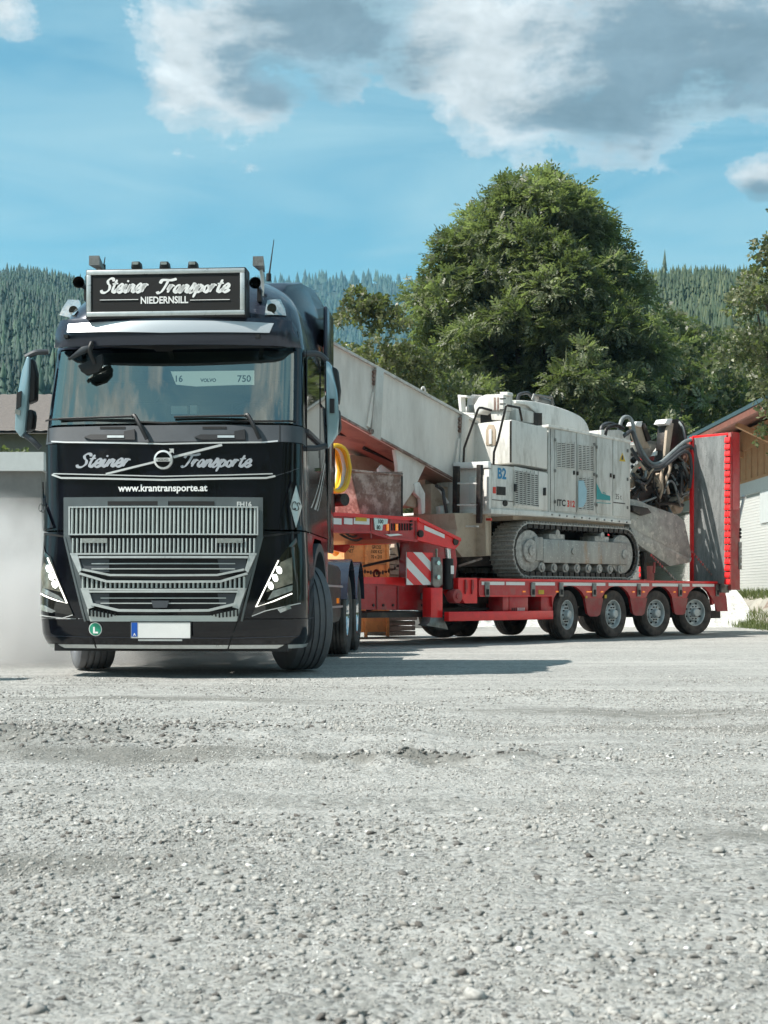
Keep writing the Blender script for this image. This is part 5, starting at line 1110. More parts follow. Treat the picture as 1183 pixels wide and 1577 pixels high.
# top gear
frontp('lamp_guard', [(712, 609), (726, 610), (726, 613), (717, 613), (718, 636), (737, 637), (737, 640), (715, 640)], aF + .1, .12, M_mach, .006)
frontp('grey_motor_cover', [(735, 640), (737, 616), (744, 610), (760, 611), (760, 640)], aF + .5, .3, M_steel, .02)
hd = frontp('control_head', [(744, 627), (752, 614), (762, 610), (790, 609), (790, 634), (760, 634), (752, 640), (746, 638)], aF + .25, .25, M_mach, .02)
for a, b in ((761, 764), (766, 768.5)): frontp('slot', [(a, 612), (b, 612), (b, 632), (a, 632)], aF - .0, .006, M_rust, 0, hd)
for y_ in (614, 622, 631): frontp('slot', [(770, y_ - .8), (779, y_ - .8), (779, y_ + .8), (770, y_ + .8)], aF, .006, M_dark, 0, hd)
frontp('head_stand', [(764, 634), (786, 634), (784, 648), (766, 648)], aF + .2, .15, M_mach, .01); frontp('head_cap', [(778, 605), (790, 605), (791, 610), (780, 611)], aF + .2, .15, M_mach, .01)
side_plate('hood_box', [(795, 630), (822, 634), (822, 652), (795, 648)], .35, .9, M_machg, .01); side_plate('dark_gap', [(775, 634), (835, 636), (835, 657), (775, 648)], .6, 1.1, M_dark, 0)
# curved hood
hp = AP([(770, 640), (782, 620), (797, 616), (830, 619), (862, 627), (888, 637), (902, 648), (910, 666), (845, 662)], .75)
m = MB(); hh = crm([(x, z, 0) for x, z in hp[:8]], 4); m.prism([(p.x, p.y) for p in hh] + [hp[8]], .75, 1.75); m.build('curved_hood', M_mach, mach, bevel=.03, ang=45)
side_plate('hood_flange', [(795, 617), (815, 620), (835, 634), (843, 656), (836, 656), (828, 638), (812, 624), (795, 621)], .70, .76, M_mach, .006)
pipeb([(797, 619, 1.2), (800, 608, 1.2), (812, 605, 1.2), (820, 612, 1.2)], .03, M_hose, 'hose'); pipeb([(820, 616, 1.0), (822, 608, 1.0), (850, 612, 1.0), (852, 624, 1.0)], .025, M_steel, 'hood_rail', smooth=False)
m = MB(); p = A(836, 616, 1.1); m.cyl((p[0] - .2, 1.1, p[1]), (p[0] + .25, 1.1, p[1] - .05), .07, 14); m.build('air_filter', M_steel, mach)
# conveyor boom
BB = .95
def bp_(poly, b): return AP(poly, b)
top = [(430, 480), (515, 529), (735, 650)]; bot = [(728, 757), (520, 642), (430, 592)]
bm_ = sub('conveyor_boom', (0, 0, 0), 0, mach)
zt = lambda a, off=0: None
P_ = AP(top + bot, BB)
for b0, b1 in ((BB, BB + .03), (BB + 1.05, BB + 1.08)): m = MB(); m.prism(P_, b0, b1); m.build('boom_side_plate', M_boom, bm_, smooth=False)
m = MB(); m.prism([P_[5], P_[4], P_[3], (P_[3][0], P_[3][1] + .05), (P_[4][0], P_[4][1] + .05), (P_[5][0], P_[5][1] + .05)], BB + .03, BB + 1.05); m.build('boom_underside', M_under, bm_, smooth=False)
m = MB(); tt = P_[:3]; m.prism([tt[0], tt[1], tt[2], (tt[2][0], tt[2][1] - .04), (tt[1][0], tt[1][1] - .04), (tt[0][0], tt[0][1] - .04)], BB - .05, BB + .0); m.build('boom_top_flange', M_machg, bm_, smooth=False)
m = MB(); bb_ = [P_[5], P_[4], P_[3]]; m.prism([bb_[0], bb_[1], bb_[2], (bb_[2][0], bb_[2][1] + .035), (bb_[1][0], bb_[1][1] + .035), (bb_[0][0], bb_[0][1] + .035)], BB - .045, BB + .0); m.build('boom_bottom_flange', M_rust, bm_, smooth=False)
for t0, t1, b0_, b1_, w in ((580, 591, 572, 586, 1), ((712), (722), 706, 716, 1)):
    yt = lambda x: 529 + (x - 515) * (650 - 529) / 220; yb = lambda x: 642 + (x - 520) * (757 - 642) / 208
    m = MB(); m.prism(AP([(t0, yt(t0)), (t1, yt(t1)), (b1_, yb(b1_)), (b0_, yb(b0_))], BB - .05), BB - .06, BB - .0); r_ = m.build('boom_rib', M_machg, bm_, bevel=.006)
    for k in range(4):
        p = A(t0 - 3, yt(t0) + 8 + k * 6, BB - .03); m = MB(); m.cyl((p[0], BB - .05, p[1]), (p[0], BB, p[1]), .032, 8); m.build('bolt', M_rust, bm_)
    p = A(b0_ - 1, yb(b0_) - 6, BB - .03); m = MB(); m.cyl((p[0], BB - .06, p[1]), (p[0], BB, p[1]), .045, 10); m.build('bolt', M_rust, bm_)
    m = MB(); m.prism(AP([(t0 - 6, yt(t0) + 40), (t0 - 1, yt(t0) + 35), (b0_ - 2, yb(b0_) - 12), (b0_ - 7, yb(b0_) - 15)], BB - .03), BB - .035, BB - .001); m.build('rib_channel', M_boom, bm_, smooth=False)
p = A(652, 602, BB + .2); m = MB()
for i in range(12): a0_, a1_ = math.pi * i / 12, math.pi * (i + 1) / 12; m.cyl((p[0] + .05 * math.cos(a0_), BB + .2, p[1] + .09 * math.sin(a0_) - .03), (p[0] + .05 * math.cos(a1_), BB + .2, p[1] + .09 * math.sin(a1_) - .03), .018, 6)
m.build('lifting_eye', M_machg, bm_)
for (x0_, y0_), (x1_, y1_) in (((524, 654), (556, 668)), ((522, 668), (570, 676)), ((560, 690), (610, 712))): pipeb([(x0_, y0_, BB + .5), (x1_, y1_, BB + .5)], .03, M_dark, 'underside_stiffener', bm_, smooth=False)
side_plate('boom_support', [(608, 686), (658, 712), (636, 758), (622, 778), (612, 786), (613, 720)], BB + .02, BB + .10, M_boom, .01, bm_)
side_plate('inner_chute', [(540, 700), (612, 712), (612, 800), (545, 800), (540, 760)], BB + .8, BB + 1.0, M_tan, 0, bm_)
side_plate('inner_chute_low', [(655, 716), (700, 738), (700, 762), (655, 758)], BB + .5, BB + .9, M_tan, 0, bm_); side_plate('white_tag', [(583, 722), (588, 716), (604, 727), (583, 728)], BB + .3, BB + .34, M_white, 0, bm_)
side_plate('pivot_fork', [(638, 745), (646, 742), (655, 760), (655, 790), (650, 792), (648, 768), (640, 760)], BB + .0, BB + .08, M_mach, .006, bm_)
side_plate('hopper_cone', [(638, 748), (646, 762), (652, 778), (640, 782), (625, 779)], BB + .12, BB + .5, M_tan, .01)
# under-platform front structure
side_plate('front_chute_plate', [(700, 790), (757, 790), (757, 856), (712, 858), (697, 840), (704, 815)], .5, 1.9, M_tan, .01)
side_plate('front_leg_plate', [(664, 745), (700, 752), (702, 800), (690, 820), (664, 812)], 1.1, 1.5, M_tan, .01); side_plate('front_leg_white', [(678, 780), (686, 778), (688, 810), (680, 810)], 1.0, 1.1, M_mach, .006)
frontp('lower_shield', [(705, 795), (752, 790), (754, 855), (700, 858), (696, 850)], aL + .1, .08, M_tan, .01); frontp('shield_slot', [(716, 842), (724, 842), (724, 846), (716, 846)], aL + .02, .006, M_dark, 0)
frontp('red_reflector', [(750, 798), (758, 798), (758, 802), (750, 802)], aL - .02, .03, M_redt, .004)
pipeb([(672, 748, .9), (682, 755, .9), (684, 768, .8), (688, 790, .8)], .03, M_hose, 'hose'); pipeb([(676, 752, 1.0), (690, 775, .95)], .022, M_white, 'piston_rod', smooth=False)
pipeb([(706, 872, .5), (742, 860, .5)], .02, M_rust, 'strut', smooth=False)
# rear loader apron (shovel) behind the near track
side_plate('loading_apron', [(970, 768), (985, 770), (1002, 778), (1045, 793), (1055, 803), (1061, 828), (1066, 856), (1062, 862), (985, 822), (970, 815)], .22, .50, M_shov, .03)
side_plate('apron_lip', [(972, 812), (985, 820), (1062, 860), (1066, 858), (1064, 866), (1032, 872), (985, 840), (975, 828)], .19, .56, M_shov, .012); side_plate('apron_under', [(985, 842), (1032, 871), (1058, 866), (1050, 862), (990, 832)], .5, 2.2, M_tan, .01)
side_plate('apron_bracket', [(974, 778), (998, 782), (1004, 790), (990, 794), (976, 788)], .15, .24, M_dark, .01)
m = MB(); m.box(2.2, 2.9, .6, 2.2, ZT0 + .2, ZT0 + .75); m.build('tail_frame', M_dark, mach, bevel=.03)
pipeb([(991, 850, .3), (992, 892, .3)], .06, M_dark, 'tail_post', smooth=False)
# drill arm cluster
arm = sub('boom_arm_cluster', (0, 0, 0), 0, mach)
def arm_plate(name, poly, b0, b1, mat, bv=.012): return side_plate(name, poly, b0, b1, mat, bv, arm)
arm_plate('arm_base', [(972, 800), (975, 775), (1000, 758), (1030, 752), (1052, 770), (1050, 790), (1030, 795)], .9, 1.6, M_dark, .03)
arm_plate('arm_link', [(972, 760), (1010, 742), (1018, 752), (1000, 770), (976, 778)], .7, .9, M_dark)
arm_plate('arm_link', [(972, 742), (995, 722), (1002, 728), (986, 742), (975, 752)], .75, .9, M_tan)
arm_plate('arm_column', [(1003, 722), (1022, 716), (1030, 740), (1028, 775), (1012, 775), (1005, 745)], .8, 1.1, M_dark)
arm_plate('arm_column', [(1018, 724), (1034, 690), (1056, 700), (1060, 740), (1052, 775), (1030, 778)], 1.0, 1.3, M_dark)
arm_plate('arm_head', [(1022, 706), (1026, 660), (1031, 646), (1044, 645), (1046, 680), (1040, 704)], .75, .95, M_dark, .01); arm_plate('arm_head_face', [(1024, 706), (1028, 662), (1033, 650), (1038, 652), (1034, 680), (1031, 700)], .70, .76, M_tan, .01)
arm_plate('arm_head_guard', [(1035, 646), (1046, 645), (1052, 652), (1058, 700), (1050, 712), (1042, 700)], .9, 1.1, M_dark, .01)
arm_plate('arm_top', [(1024, 652), (1028, 645), (1036, 645), (1034, 656)], .7, .96, M_white, .01)
arm_plate('rear_head', [(978, 654), (982, 649), (990, 649), (996, 678), (1002, 690), (990, 690), (982, 674)], 1.0, 1.15, M_tan, .01); arm_plate('rear_head_guard', [(989, 650), (994, 652), (1004, 678), (998, 680)], .95, 1.0, M_dark, .006); arm_plate('rear_head_top', [(978, 655), (981, 649), (990, 649), (988, 658)], .96, 1.17, M_white, .008)
arm_plate('spoil_scoop', [(984, 684), (998, 678), (1012, 680), (1022, 684), (1010, 700), (998, 706), (990, 702)], 1.1, 1.5, M_shov, .01)
arm_plate('bright_fork', [(1008, 702), (1016, 690), (1026, 682), (1030, 684), (1018, 700)], .9, 1.0, M_mach, .006)
arm_plate('pivot_eye', [(1012, 750), (1016, 728), (1022, 730), (1022, 748), (1018, 762)], .68, .8, M_tan, .01)
p = A(1034, 748, .9); m = MB(); m.cyl((p[0], .7, p[1]), (p[0], 1.0, p[1]), .16, 20); m.cyl((p[0], .66, p[1]), (p[0], .7, p[1]), .08, 14); m.build('slew_drum', M_dark, arm, bevel=.01)
p = A(1036, 778, .9); m = MB(); m.cyl((p[0], .75, p[1]), (p[0], 1.2, p[1]), .17, 20); m.build('slew_drum', M_tan, arm, bevel=.02)
p = A(1050, 705, .9); m = MB(); m.ball((p[0], .85, p[1]), (.08, .08, .11), 10); m.build('rust_red_cap', M_under, arm)
p = A(1058, 740, .8); m = MB(); m.box(p[0] - .06, p[0] + .08, .75, .95, p[1] - .1, p[1] + .1); m.build('orange_block', M_orange, arm, bevel=.01)
p = A(1066, 758, .7); m = MB(); m.ball((p[0], .6, p[1]), (.09, .09, .08), 10); m.cyl((p[0] - .2, .7, p[1] - .12), (p[0], .6, p[1]), .04, 8); m.build('hose_joint', M_tan, arm)
hz = [([(952, 676, .9), (957, 648, .9), (966, 642, .9), (974, 650, .85), (978, 672, .8), (992, 700, .7), (1004, 714, .62), (1018, 712, .6), (1034, 698, .6), (1052, 682, .55), (1064, 677, .5)], .045, M_hoseg),
      ([(960, 672, .8), (972, 664, .75), (978, 676, .7), (988, 702, .6), (1002, 718, .55), (1018, 717, .5), (1036, 703, .5), (1052, 690, .5), (1064, 688, .5), (1069, 705, .5), (1070, 730, .5), (1068, 752, .5)], .045, M_hose),
      ([(972, 690, .8), (982, 706, .7), (998, 722, .6), (1016, 722, .5), (1034, 710, .45), (1052, 696, .45), (1062, 700, .45), (1065, 725, .45), (1062, 752, .5)], .038, M_hose),
      ([(972, 735, .8), (978, 722, .75), (986, 716, .7), (1000, 712, .8)], .05, M_tan), ([(973, 760, .7), (985, 750, .7), (998, 742, .7), (1006, 730, .8)], .06, M_dark),
      ([(1040, 648, .85), (1050, 652, .8), (1055, 668, .75), (1056, 690, .7)], .03, M_hose), ([(1046, 650, .8), (1052, 660, .7), (1056, 680, .65), (1060, 690, .6)], .025, M_hoseg),
      ([(1022, 760, .7), (1030, 742, .6), (1038, 745, .6), (1044, 765, .6), (1048, 780, .7)], .022, M_hoseg), ([(1005, 760, .7), (1012, 775, .6), (1018, 790, .7)], .03, M_dark),
      ([(1015, 770, .7), (1020, 752, .6), (1018, 735, .6), (1022, 720, .65)], .028, M_tan), ([(925, 668, .9), (928, 656, .9), (940, 652, .9), (955, 658, .9)], .04, M_hose), ([(932, 670, .8), (935, 660, .8), (948, 655, .8), (960, 660, .85)], .035, M_dark),
      ([(980, 800, .8), (1000, 780, .7), (1030, 775, .7), (1052, 778, .7)], .035, M_dark), ([(1028, 700, .7), (1032, 720, .65), (1026, 740, .65), (1030, 760, .7)], .03, M_tan), ([(1045, 715, .7), (1050, 735, .65), (1047, 760, .7)], .03, M_hose),
      ([(985, 775, .6), (1000, 770, .55), (1012, 765, .6)], .02, M_hoseg), ([(973, 700, .9), (985, 698, .85), (996, 705, .8)], .04, M_dark)]
hr_ = random.Random(5)
for k in range(34):
    x0_, y0_ = hr_.uniform(974, 1058), hr_.uniform(700, 785); pts = [(x0_, y0_, hr_.uniform(.55, 1.0))]
    for q in range(3): x0_ = min(1066, max(973, x0_ + hr_.uniform(-20, 22))); y0_ = min(792, max(694 + abs(x0_ - 1040) * .35, y0_ + hr_.uniform(-26, 26))); pts.append((x0_, y0_, hr_.uniform(.5, 1.0)))
    hz.append((pts, hr_.choice([.014, .02, .026, .03]), hr_.choice([M_hose, M_hose, M_dark, M_dark, M_dark, M_tan, M_hoseg])))
for k in range(16):
    px_, py_ = hr_.uniform(978, 1056), hr_.uniform(706, 782); p_ = A(px_, py_, .7); b_ = hr_.uniform(.6, .95); q_ = .03 + .05 * hr_.random(); m = MB(); m.cyl((p_[0] - q_, b_, p_[1] - q_ * hr_.uniform(-1, 1)), (p_[0] + q_, b_ + .05, p_[1] + q_ * hr_.uniform(-1, 1)), .03 + .04 * hr_.random(), 9); m.build('hydraulic_fitting', hr_.choice([M_dark, M_dark, M_tan, M_steel]), arm, bevel=.006)
for pts, r_, mt in hz: pipeb(pts, r_ * (.85 if r_ > .035 else 1), mt, 'hydraulic_hose', arm, 9)
side_plate('cable_tray', [(926, 672), (955, 678), (971, 680), (971, 666), (962, 666), (955, 662), (926, 662)], .8, 1.1, M_mach, .008)

# ------------------------------------------------------------------ load and clutter on the neck
def standalone(name, label, cat, group=None): return thing(name, label, cat, (OX, OY, 0), PH, group)
bn_ = standalone('steel_bin', 'rusty brown steel bin standing on the red neck of the trailer', 'bin')
Z1 = A(560, 793, .3)[1]
def bx(parent, name, px0, px1, y0_, y1_, b0, b1, mat, bv=.008):
    p = A(px0, y0_, b0); q_ = A(px1, y1_, b0); m = MB(); m.box(p[0], q_[0], b0, b1, q_[1], p[1]); return m.build(name, mat, parent, bevel=bv)
side = [(541, 729), (620, 726), (621, 797), (555, 791)]
m = MB(); m.prism(AP(side, .35), .35, .38); m.build('bin_side', M_rust, bn_)
m = MB(); m.prism(AP(side, .35), 1.25, 1.28); m.build('bin_side', M_rust, bn_)
a_ = A(541, 729, .35); b_ = A(555, 791, .35); m = MB(); m.add([(a_[0], .35, a_[1]), (a_[0], 1.28, a_[1]), (b_[0], 1.28, b_[1]), (b_[0], .35, b_[1]), (a_[0] + .03, .35, a_[1]), (a_[0] + .03, 1.28, a_[1]), (b_[0] + .03, 1.28, b_[1]), (b_[0] + .03, .35, b_[1])],
    [(0, 1, 2, 3), (7, 6, 5, 4), (0, 4, 5, 1), (2, 6, 7, 3), (1, 5, 6, 2), (0, 3, 7, 4)]); m.build('bin_front', M_rust, bn_)
bx(bn_, 'bin_end', 617, 621, 728, 795, .35, 1.28, M_dark); bx(bn_, 'bin_rim', 541, 621, 726, 730, .33, .38, M_rust)
hr = standalone('hose_coil', 'coil of bright yellow hose hanging behind the cab', 'hose')
cx_, cz_ = A(513, 722, .2)
for k in range(6):
    m = MB(); bq = .10 + k * .055; ra, rb = .24 + .02 * (k % 2), .33
    pts = [(cx_ + ra * math.cos(2 * math.pi * i / 28), bq + .01 * math.sin(i), cz_ + rb * math.sin(2 * math.pi * i / 28)) for i in range(29)]; m.tube(pts, .030, 8, 1, smooth=False); m.build('hose_turn', M_hosey if k % 3 != 2 else M_white, hr)
m = MB(); p = A(524, 770, .2); m.cyl((p[0], .1, p[1]), (p[0], .5, p[1]), .09, 14); m.build('hose_drum', M_dark, hr)
m = MB(); m.box(cx_ - .04, cx_ + .04, .2, .28, Z1 - .02, cz_ + .3); m.build('hose_stand', M_dark, hr)
cr = standalone('shipping_crate', 'orange crate with stencilled weight lettering seen beneath the trailer neck', 'crate')
cb = 3.0; zb = A(560, 889, .35)[1]
P0 = A(528, 832, cb); P1 = A(598, 889, cb)
m = MB(); m.box(P0[0], P1[0], cb, cb + .9, .1, P0[1]); m.build('crate_body', M_orange, cr, bevel=.01)
for px in (530, 562.5, 596): p = A(px, 832, cb); m = MB(); m.box(p[0] - .03, p[0] + .03, cb - .035, cb, .02, p[1]); m.build('crate_post', M_orange, cr, bevel=.004)
for y0_ in (833, 866): p = A(560, y0_, cb); m = MB(); m.box(P0[0], P1[0], cb - .02, cb - .001, p[1] - .03, p[1]); m.build('crate_batten', M_wood, cr)
for tx, px, py in (('TARE', 540, 844), ('NET', 540, 851), ('GROSS', 580, 845), ('1500 KG', 580, 852), ('70 x 210', 580, 860)): txt(tx, px, py, .085, M_blk, cb - .003, cr, .9, .001)
m = MB(); p = A(523, 843, cb - .2); m.ball((p[0], cb - .1, p[1]), (.09, .09, .15), 12); o = m.build('beacon', M_amber); o.location = (OX, OY, 0); o.rotation_euler = (0, 0, PH); tag(o, 'amber warning beacon beside the orange crate behind the cab', 'beacon')
ps = standalone('plank_stack', 'stack of grey weathered timber planks beside the orange crate', 'timber')
for k in range(18):
    p = A(601 + (k * 7) % 3, 0, 3.1)[0]; q_ = A(640 + (k * 5) % 4, 0, 3.1)[0]; z = .02 + k * .092; m = MB(); m.box(p, q_, 3.1 + .02 * (k % 3), 3.7, z, z + .078); m.build('plank', M_wood2, ps)
ch = standalone('lashing_chain', 'rusty lashing chain and hook on the trailer floor before the orange crate', 'chain')
for i in range(14):
    t = i / 13; p = A(562 + 60 * t, 880 - 14 * t + 8 * math.sin(t * 3.14), .9); m = MB(); m.ball((p[0], .9, p[1]), (.035, .02, .02) if i % 2 else (.02, .02, .035), 6); m.build('chain_link', M_rust, ch)
m = MB(); q_ = A(580, 884, .85)
for i in range(10): a0_, a1_ = 2 * math.pi * i / 10, 2 * math.pi * (i + 1) / 10; m.cyl((q_[0] + .06 * math.cos(a0_), .85, q_[1] + .06 * math.sin(a0_)), (q_[0] + .06 * math.cos(a1_), .85, q_[1] + .06 * math.sin(a1_)), .018, 6)
m.build('ring', M_redd, ch)
ab = standalone('coupling_lines', 'black coupling lines sagging between truck and trailer neck', 'hose')
for pts in ([(560, 872, .7), (585, 866, .7), (610, 860, .7), (625, 850, .7)], [(612, 835, .6), (616, 860, .6), (622, 895, .6)], [(565, 940, .6), (600, 932, .6), (640, 938, .6)]): pipeb(pts, .02, M_hose, 'line', ab)
for pts in ([(505, 770, .5), (520, 806, .3), (540, 826, .3), (556, 822, .4)], [(500, 760, .6), (515, 812, .4), (545, 832, .4), (566, 824, .5)]): pipeb(pts, .018, M_hose, 'line', ab)
for px in (575, 590, 605, 650): p = A(px, 932, .35); m = MB(); m.cyl((p[0], .335, p[1]), (p[0], .352, p[1]), .022, 8); m.build('bolt', M_dark, trailer)
for px in (580, 612): m = MB(); m.prism(AP([(px, 903), (px + 2, 903), (px + 2, 938), (px, 938)], .34), .335, .351); m.build('beam_rib', M_redd, trailer, smooth=False)
p = A(655, 918, .34); m = MB(); m.box(p[0] - .10, p[0] + .10, .33, .351, p[1] - .05, p[1] + .05); m.build('type_plate', M_steel, trailer)
ck = standalone('lashing_chain', 'red ratchet lashing chain tying the bucket apron down at the rear of the deck', 'chain')
for (xa, ya), (xb, yb_) in (((1003, 855), (1040, 893)), ((1066, 850), (1102, 892))):
    for i in range(12):
        t = i / 11; p = A(xa + (xb - xa) * t, ya + (yb_ - ya) * t, .08); m = MB(); m.ball((p[0], .08, p[1]), (.03, .018, .03), 6); m.build('chain_link', M_redd if i < 6 else M_rust, ck)
p = A(1008, 866, .08); m = MB(); m.cyl((p[0], .08, p[1]), (p[0] - .02, .08, p[1] - .2), .022, 8); m.build('ratchet_handle', M_redd, ck)
# ================================================================== SURROUNDINGS
# --- building on the right with a white roller front
HX, H0, H1 = 10.0, 24.0, 52.0
hall = thing('workshop_building', 'white shuttered workshop with orange timber gable and slate roof edge at the right', 'building', (HX, H0, .75), 0)
def hp_(px, py, xo=0): r = (px - 591.5) / F; Y = (HX + xo) / r; return (Y - H0, HC + (HZ - py) * Y / F - .75)
m = MB(); m.box(.06, 9, 0, H1 - H0, -.8, 3.75); m.build('wall', M_render, hall)
z0s, pitch = .02, .078; yA, yB = 0.2, H1 - H0 - .3
_, zt1 = hp_(1163, 757)
for i in range(int(2.72 / pitch)):
    z = z0s + i * pitch; m = MB(); m.prism([(.055, z + .004), (.02, z + .010), (.0, z + pitch - .008), (.055, z + pitch - .002)], yA, yB); m.build('shutter_slat', M_siding, hall, smooth=False)
yd, _ = hp_(1172, 750); m = MB(); m.box(-.03, .05, yd - 1.2, yd, 1.9, 2.95); m.build('wall_panel', M_render, hall)
m = MB(); m.box(-.04, .06, 0, H1 - H0, 2.75, 3.12); m.build('lintel_band', M_render, hall)
for i in range(90):
    y = .1 + i * .30; m = MB(); m.box(-.02 - .012 * (i % 2), .055, y, y + .27, 3.14, 3.98); m.build('gable_board', M_wood, hall, smooth=False)
m = MB(); m.box(-.05, .04, 0, H1 - H0, 3.10, 3.17); m.build('timber_sill', M_wood, hall)
m = MB(); m.box(-.06, .06, 0, H1 - H0, 3.98, 4.55); m.build('plywood_panel', M_wood, hall)
for i in range(8): y = 1.0 + i * 3.2; m = MB(); m.prism([(-1.05, 4.40), (.0, 3.95), (.0, 3.78), (-1.05, 4.28)], y, y + .16); m.build('rafter_brace', M_wood, hall)
m = MB(); m.prism([(-1.1, 4.50), (4.5, 6.0), (10.5, 4.6), (10.5, 4.5), (4.5, 5.88), (-1.1, 4.38)], -1.0, H1 - H0 + 1); m.build('soffit', M_facia, hall, smooth=False)
m = MB(); m.prism([(-1.22, 4.50), (-1.22, 4.60), (4.5, 6.13), (10.6, 4.72), (10.6, 4.63), (4.5, 6.03)], -1.1, H1 - H0 + 1.1); m.build('roof', M_slate, hall, smooth=False)
m = MB(); m.box(-1.2, -1.1, -1.0, H1 - H0 + 1, 4.33, 4.50); m.build('fascia', M_facia, hall)
# bank beside the building
def bank(name, label, pts_x, pts_z, y0, y1, mat, n=90):
    V = []; k = len(pts_x)
    for i in range(n + 1):
        y = y0 + (y1 - y0) * i / n
        for j in range(k): V.append((pts_x[j] + random.uniform(-.1, .1), y, pts_z[j] + (random.uniform(-.06, .06) if 0 < j < k - 1 else 0)))
    m = MB(); m.add(V, [(i * k + j, i * k + j + 1, (i + 1) * k + j + 1, (i + 1) * k + j) for i in range(n) for j in range(k - 1)]); o = m.build(name, mat); tag(o, label, None, kind='structure'); return o
M_bank = pbr('dry earth and gravel bank', (0.36, 0.34, 0.29), 0.95, var=0.3, vscale=3, color2=(0.19, 0.14, 0.11), thr=(0.5, 0.62), pscale=1.5, bump=0.6, bscale=14)
bank('earth_bank', 'low earth bank between the yard and the workshop', [8.7, 8.95, 9.2, 9.6, 10.05], [-.1, .35, .62, .74, .78], 22, 53, M_bank)
M_heap = pbr('white limestone gravel', (0.56, 0.56, 0.53), 0.95, var=0.35, vscale=12, bump=0.8, bscale=20, color2=(0.30, 0.29, 0.27), thr=(0.52, 0.7), pscale=9)
V = []; nxh, nyh = 90, 16
for i in range(nxh + 1):
    for j in range(nyh + 1):
        x = -7 + 16 * i / nxh; t = j / nyh; y = 32.5 + 5.5 * t; h = (1.15 + .6 * float(vnoise(np.array(x), np.array(3.0), 2.3))) * math.sin(min(1, t * 1.35) * math.pi / 2) * (1 if t < .75 else (1 - t) * 4) * min(1, (x + 7) / 2)
        V.append((x, y, h - .06 + random.uniform(-.04, .04)))
m = MB(); m.add(V, [(i * (nyh + 1) + j, (i + 1) * (nyh + 1) + j, (i + 1) * (nyh + 1) + j + 1, i * (nyh + 1) + j + 1) for i in range(nxh) for j in range(nyh)])
o = m.build('gravel_heap', M_heap, smooth=False); tag(o, 'long pale gravel heap along the back edge of the yard', None, kind='structure')
for i, (x, w_, lab) in enumerate(((-.9, 1.9, 'pale concrete block at the back of the yard, seen under the trailer neck'), (1.4, 1.5, 'pale concrete block seen under the trailer just right of the support leg'))):
    m = MB(); m.box(x - w_ / 2, x + w_ / 2, 31.4, 31.9, -.02, .33); o = m.build('concrete_block', M_conc, bevel=.02); tag(o, lab, 'block', 'concrete blocks at the back of the yard')
# left: low grey hall and a pinkish shed behind the dust, tiled roof beyond
M_pinkw.node_tree.nodes
hl_ = thing('grey_shed', 'low flat grey shed behind the dust at the left edge', 'building', (-13.5, 33, 0), 0)
m = MB(); m.box(-6, 5.2, 0, 6, -.06, 3.75); m.build('wall', M_conc, hl_); m = MB(); m.box(-6.1, 5.3, -.15, 6.1, 3.75, 4.2); m.build('roof_edge', M_render, hl_)
th = thing('tiled_house', 'house with a brown tiled roof beyond the left door mirror', 'house', (-20, 62, 4.5), 0)
m = MB(); m.box(-7, 6.5, 0, 8, -4.6, 3.7); m.build('wall', M_conc, th)
for i in range(24):
    t = i / 24; y = -.8 + 4.6 * t; z = 3.6 + 2.3 * t
    m = MB(); V = []; nn = 60
    for j in range(nn + 1): x = -7.6 + 14.6 * j / nn; V += [(x, y, z + .05 * abs(math.sin(j * 1.7))), (x, y + .22, z + .10 + .05 * abs(math.sin(j * 1.7)))]
    m.add(V, [(2 * j, 2 * j + 2, 2 * j + 3, 2 * j + 1) for j in range(nn)]); m.build('tile_course', M_tile, th)
m = MB(); m.prismx([(-.8, 3.5), (3.8, 5.8), (8.8, 3.5)], -7.5, 6.9); m.build('roof', M_tile, th)
m = MB(); m.prismx([(11.75, -.02), (12.75, -.02), (12.55, .35), (12.4, 1.05), (12.1, 1.05), (11.95, .35)], -7.2, -4.0); o = m.build('shadow_barrier', M_conc, bevel=.03); tag(o, 'unseen grey concrete barrier added outside the left edge to cast the small shadow by the truck', 'barrier')  # unseen barrier added only to cast the small shadow on the yard
# --- vegetation
def leaf_mat(name, c0, c1, c2, trans=.4, rough=.42):
    m = bpy.data.materials.new(name); m.use_nodes = True; t = NT(m.node_tree); m.node_tree.nodes.clear()
    a = t.n('ShaderNodeAttribute', attribute_name='tint'); c = t.ramp(a.outputs['Fac'], [(0, c0), (.5, c1), (1, c2)])
    pb = t.n('ShaderNodeBsdfPrincipled', i_Roughness=rough); t.l(c, pb.inputs['Base Color']); pb.inputs['Specular IOR Level'].default_value = .45
    tr = t.n('ShaderNodeBsdfTranslucent'); t.l(t.mix(1.0, c, (1.2, 1.5, .6), 'MULTIPLY'), tr.inputs[0])
    mx = t.n('ShaderNodeMixShader', i_0=trans); t.l(pb.outputs[0], mx.inputs[1]); t.l(tr.outputs[0], mx.inputs[2]); o = t.n('ShaderNodeOutputMaterial'); t.l(mx.outputs[0], o.inputs[0]); return m
M_ash = leaf_mat('ash leaves', (.08, .09, .05), (.165, .18, .105), (.34, .35, .24))
M_fruit = leaf_mat('small pale leaves', (.07, .078, .038), (.15, .155, .08), (.32, .31, .20))
M_bush = leaf_mat('olive leaves', (.07, .082, .045), (.155, .165, .095), (.28, .28, .18))
M_grass = leaf_mat('weeds and grass', (.06, .08, .03), (.12, .14, .055), (.24, .25, .13))
def rot_from(dirs, ups):
    d = dirs / np.linalg.norm(dirs, axis=1, keepdims=True); s = np.cross(d, ups); s /= (np.linalg.norm(s, axis=1, keepdims=True) + 1e-9); u = np.cross(s, d); return d, s, u
ASH = []  # one compound leaf: pairs of narrow leaflets along a rib (x forward, y side, z up)
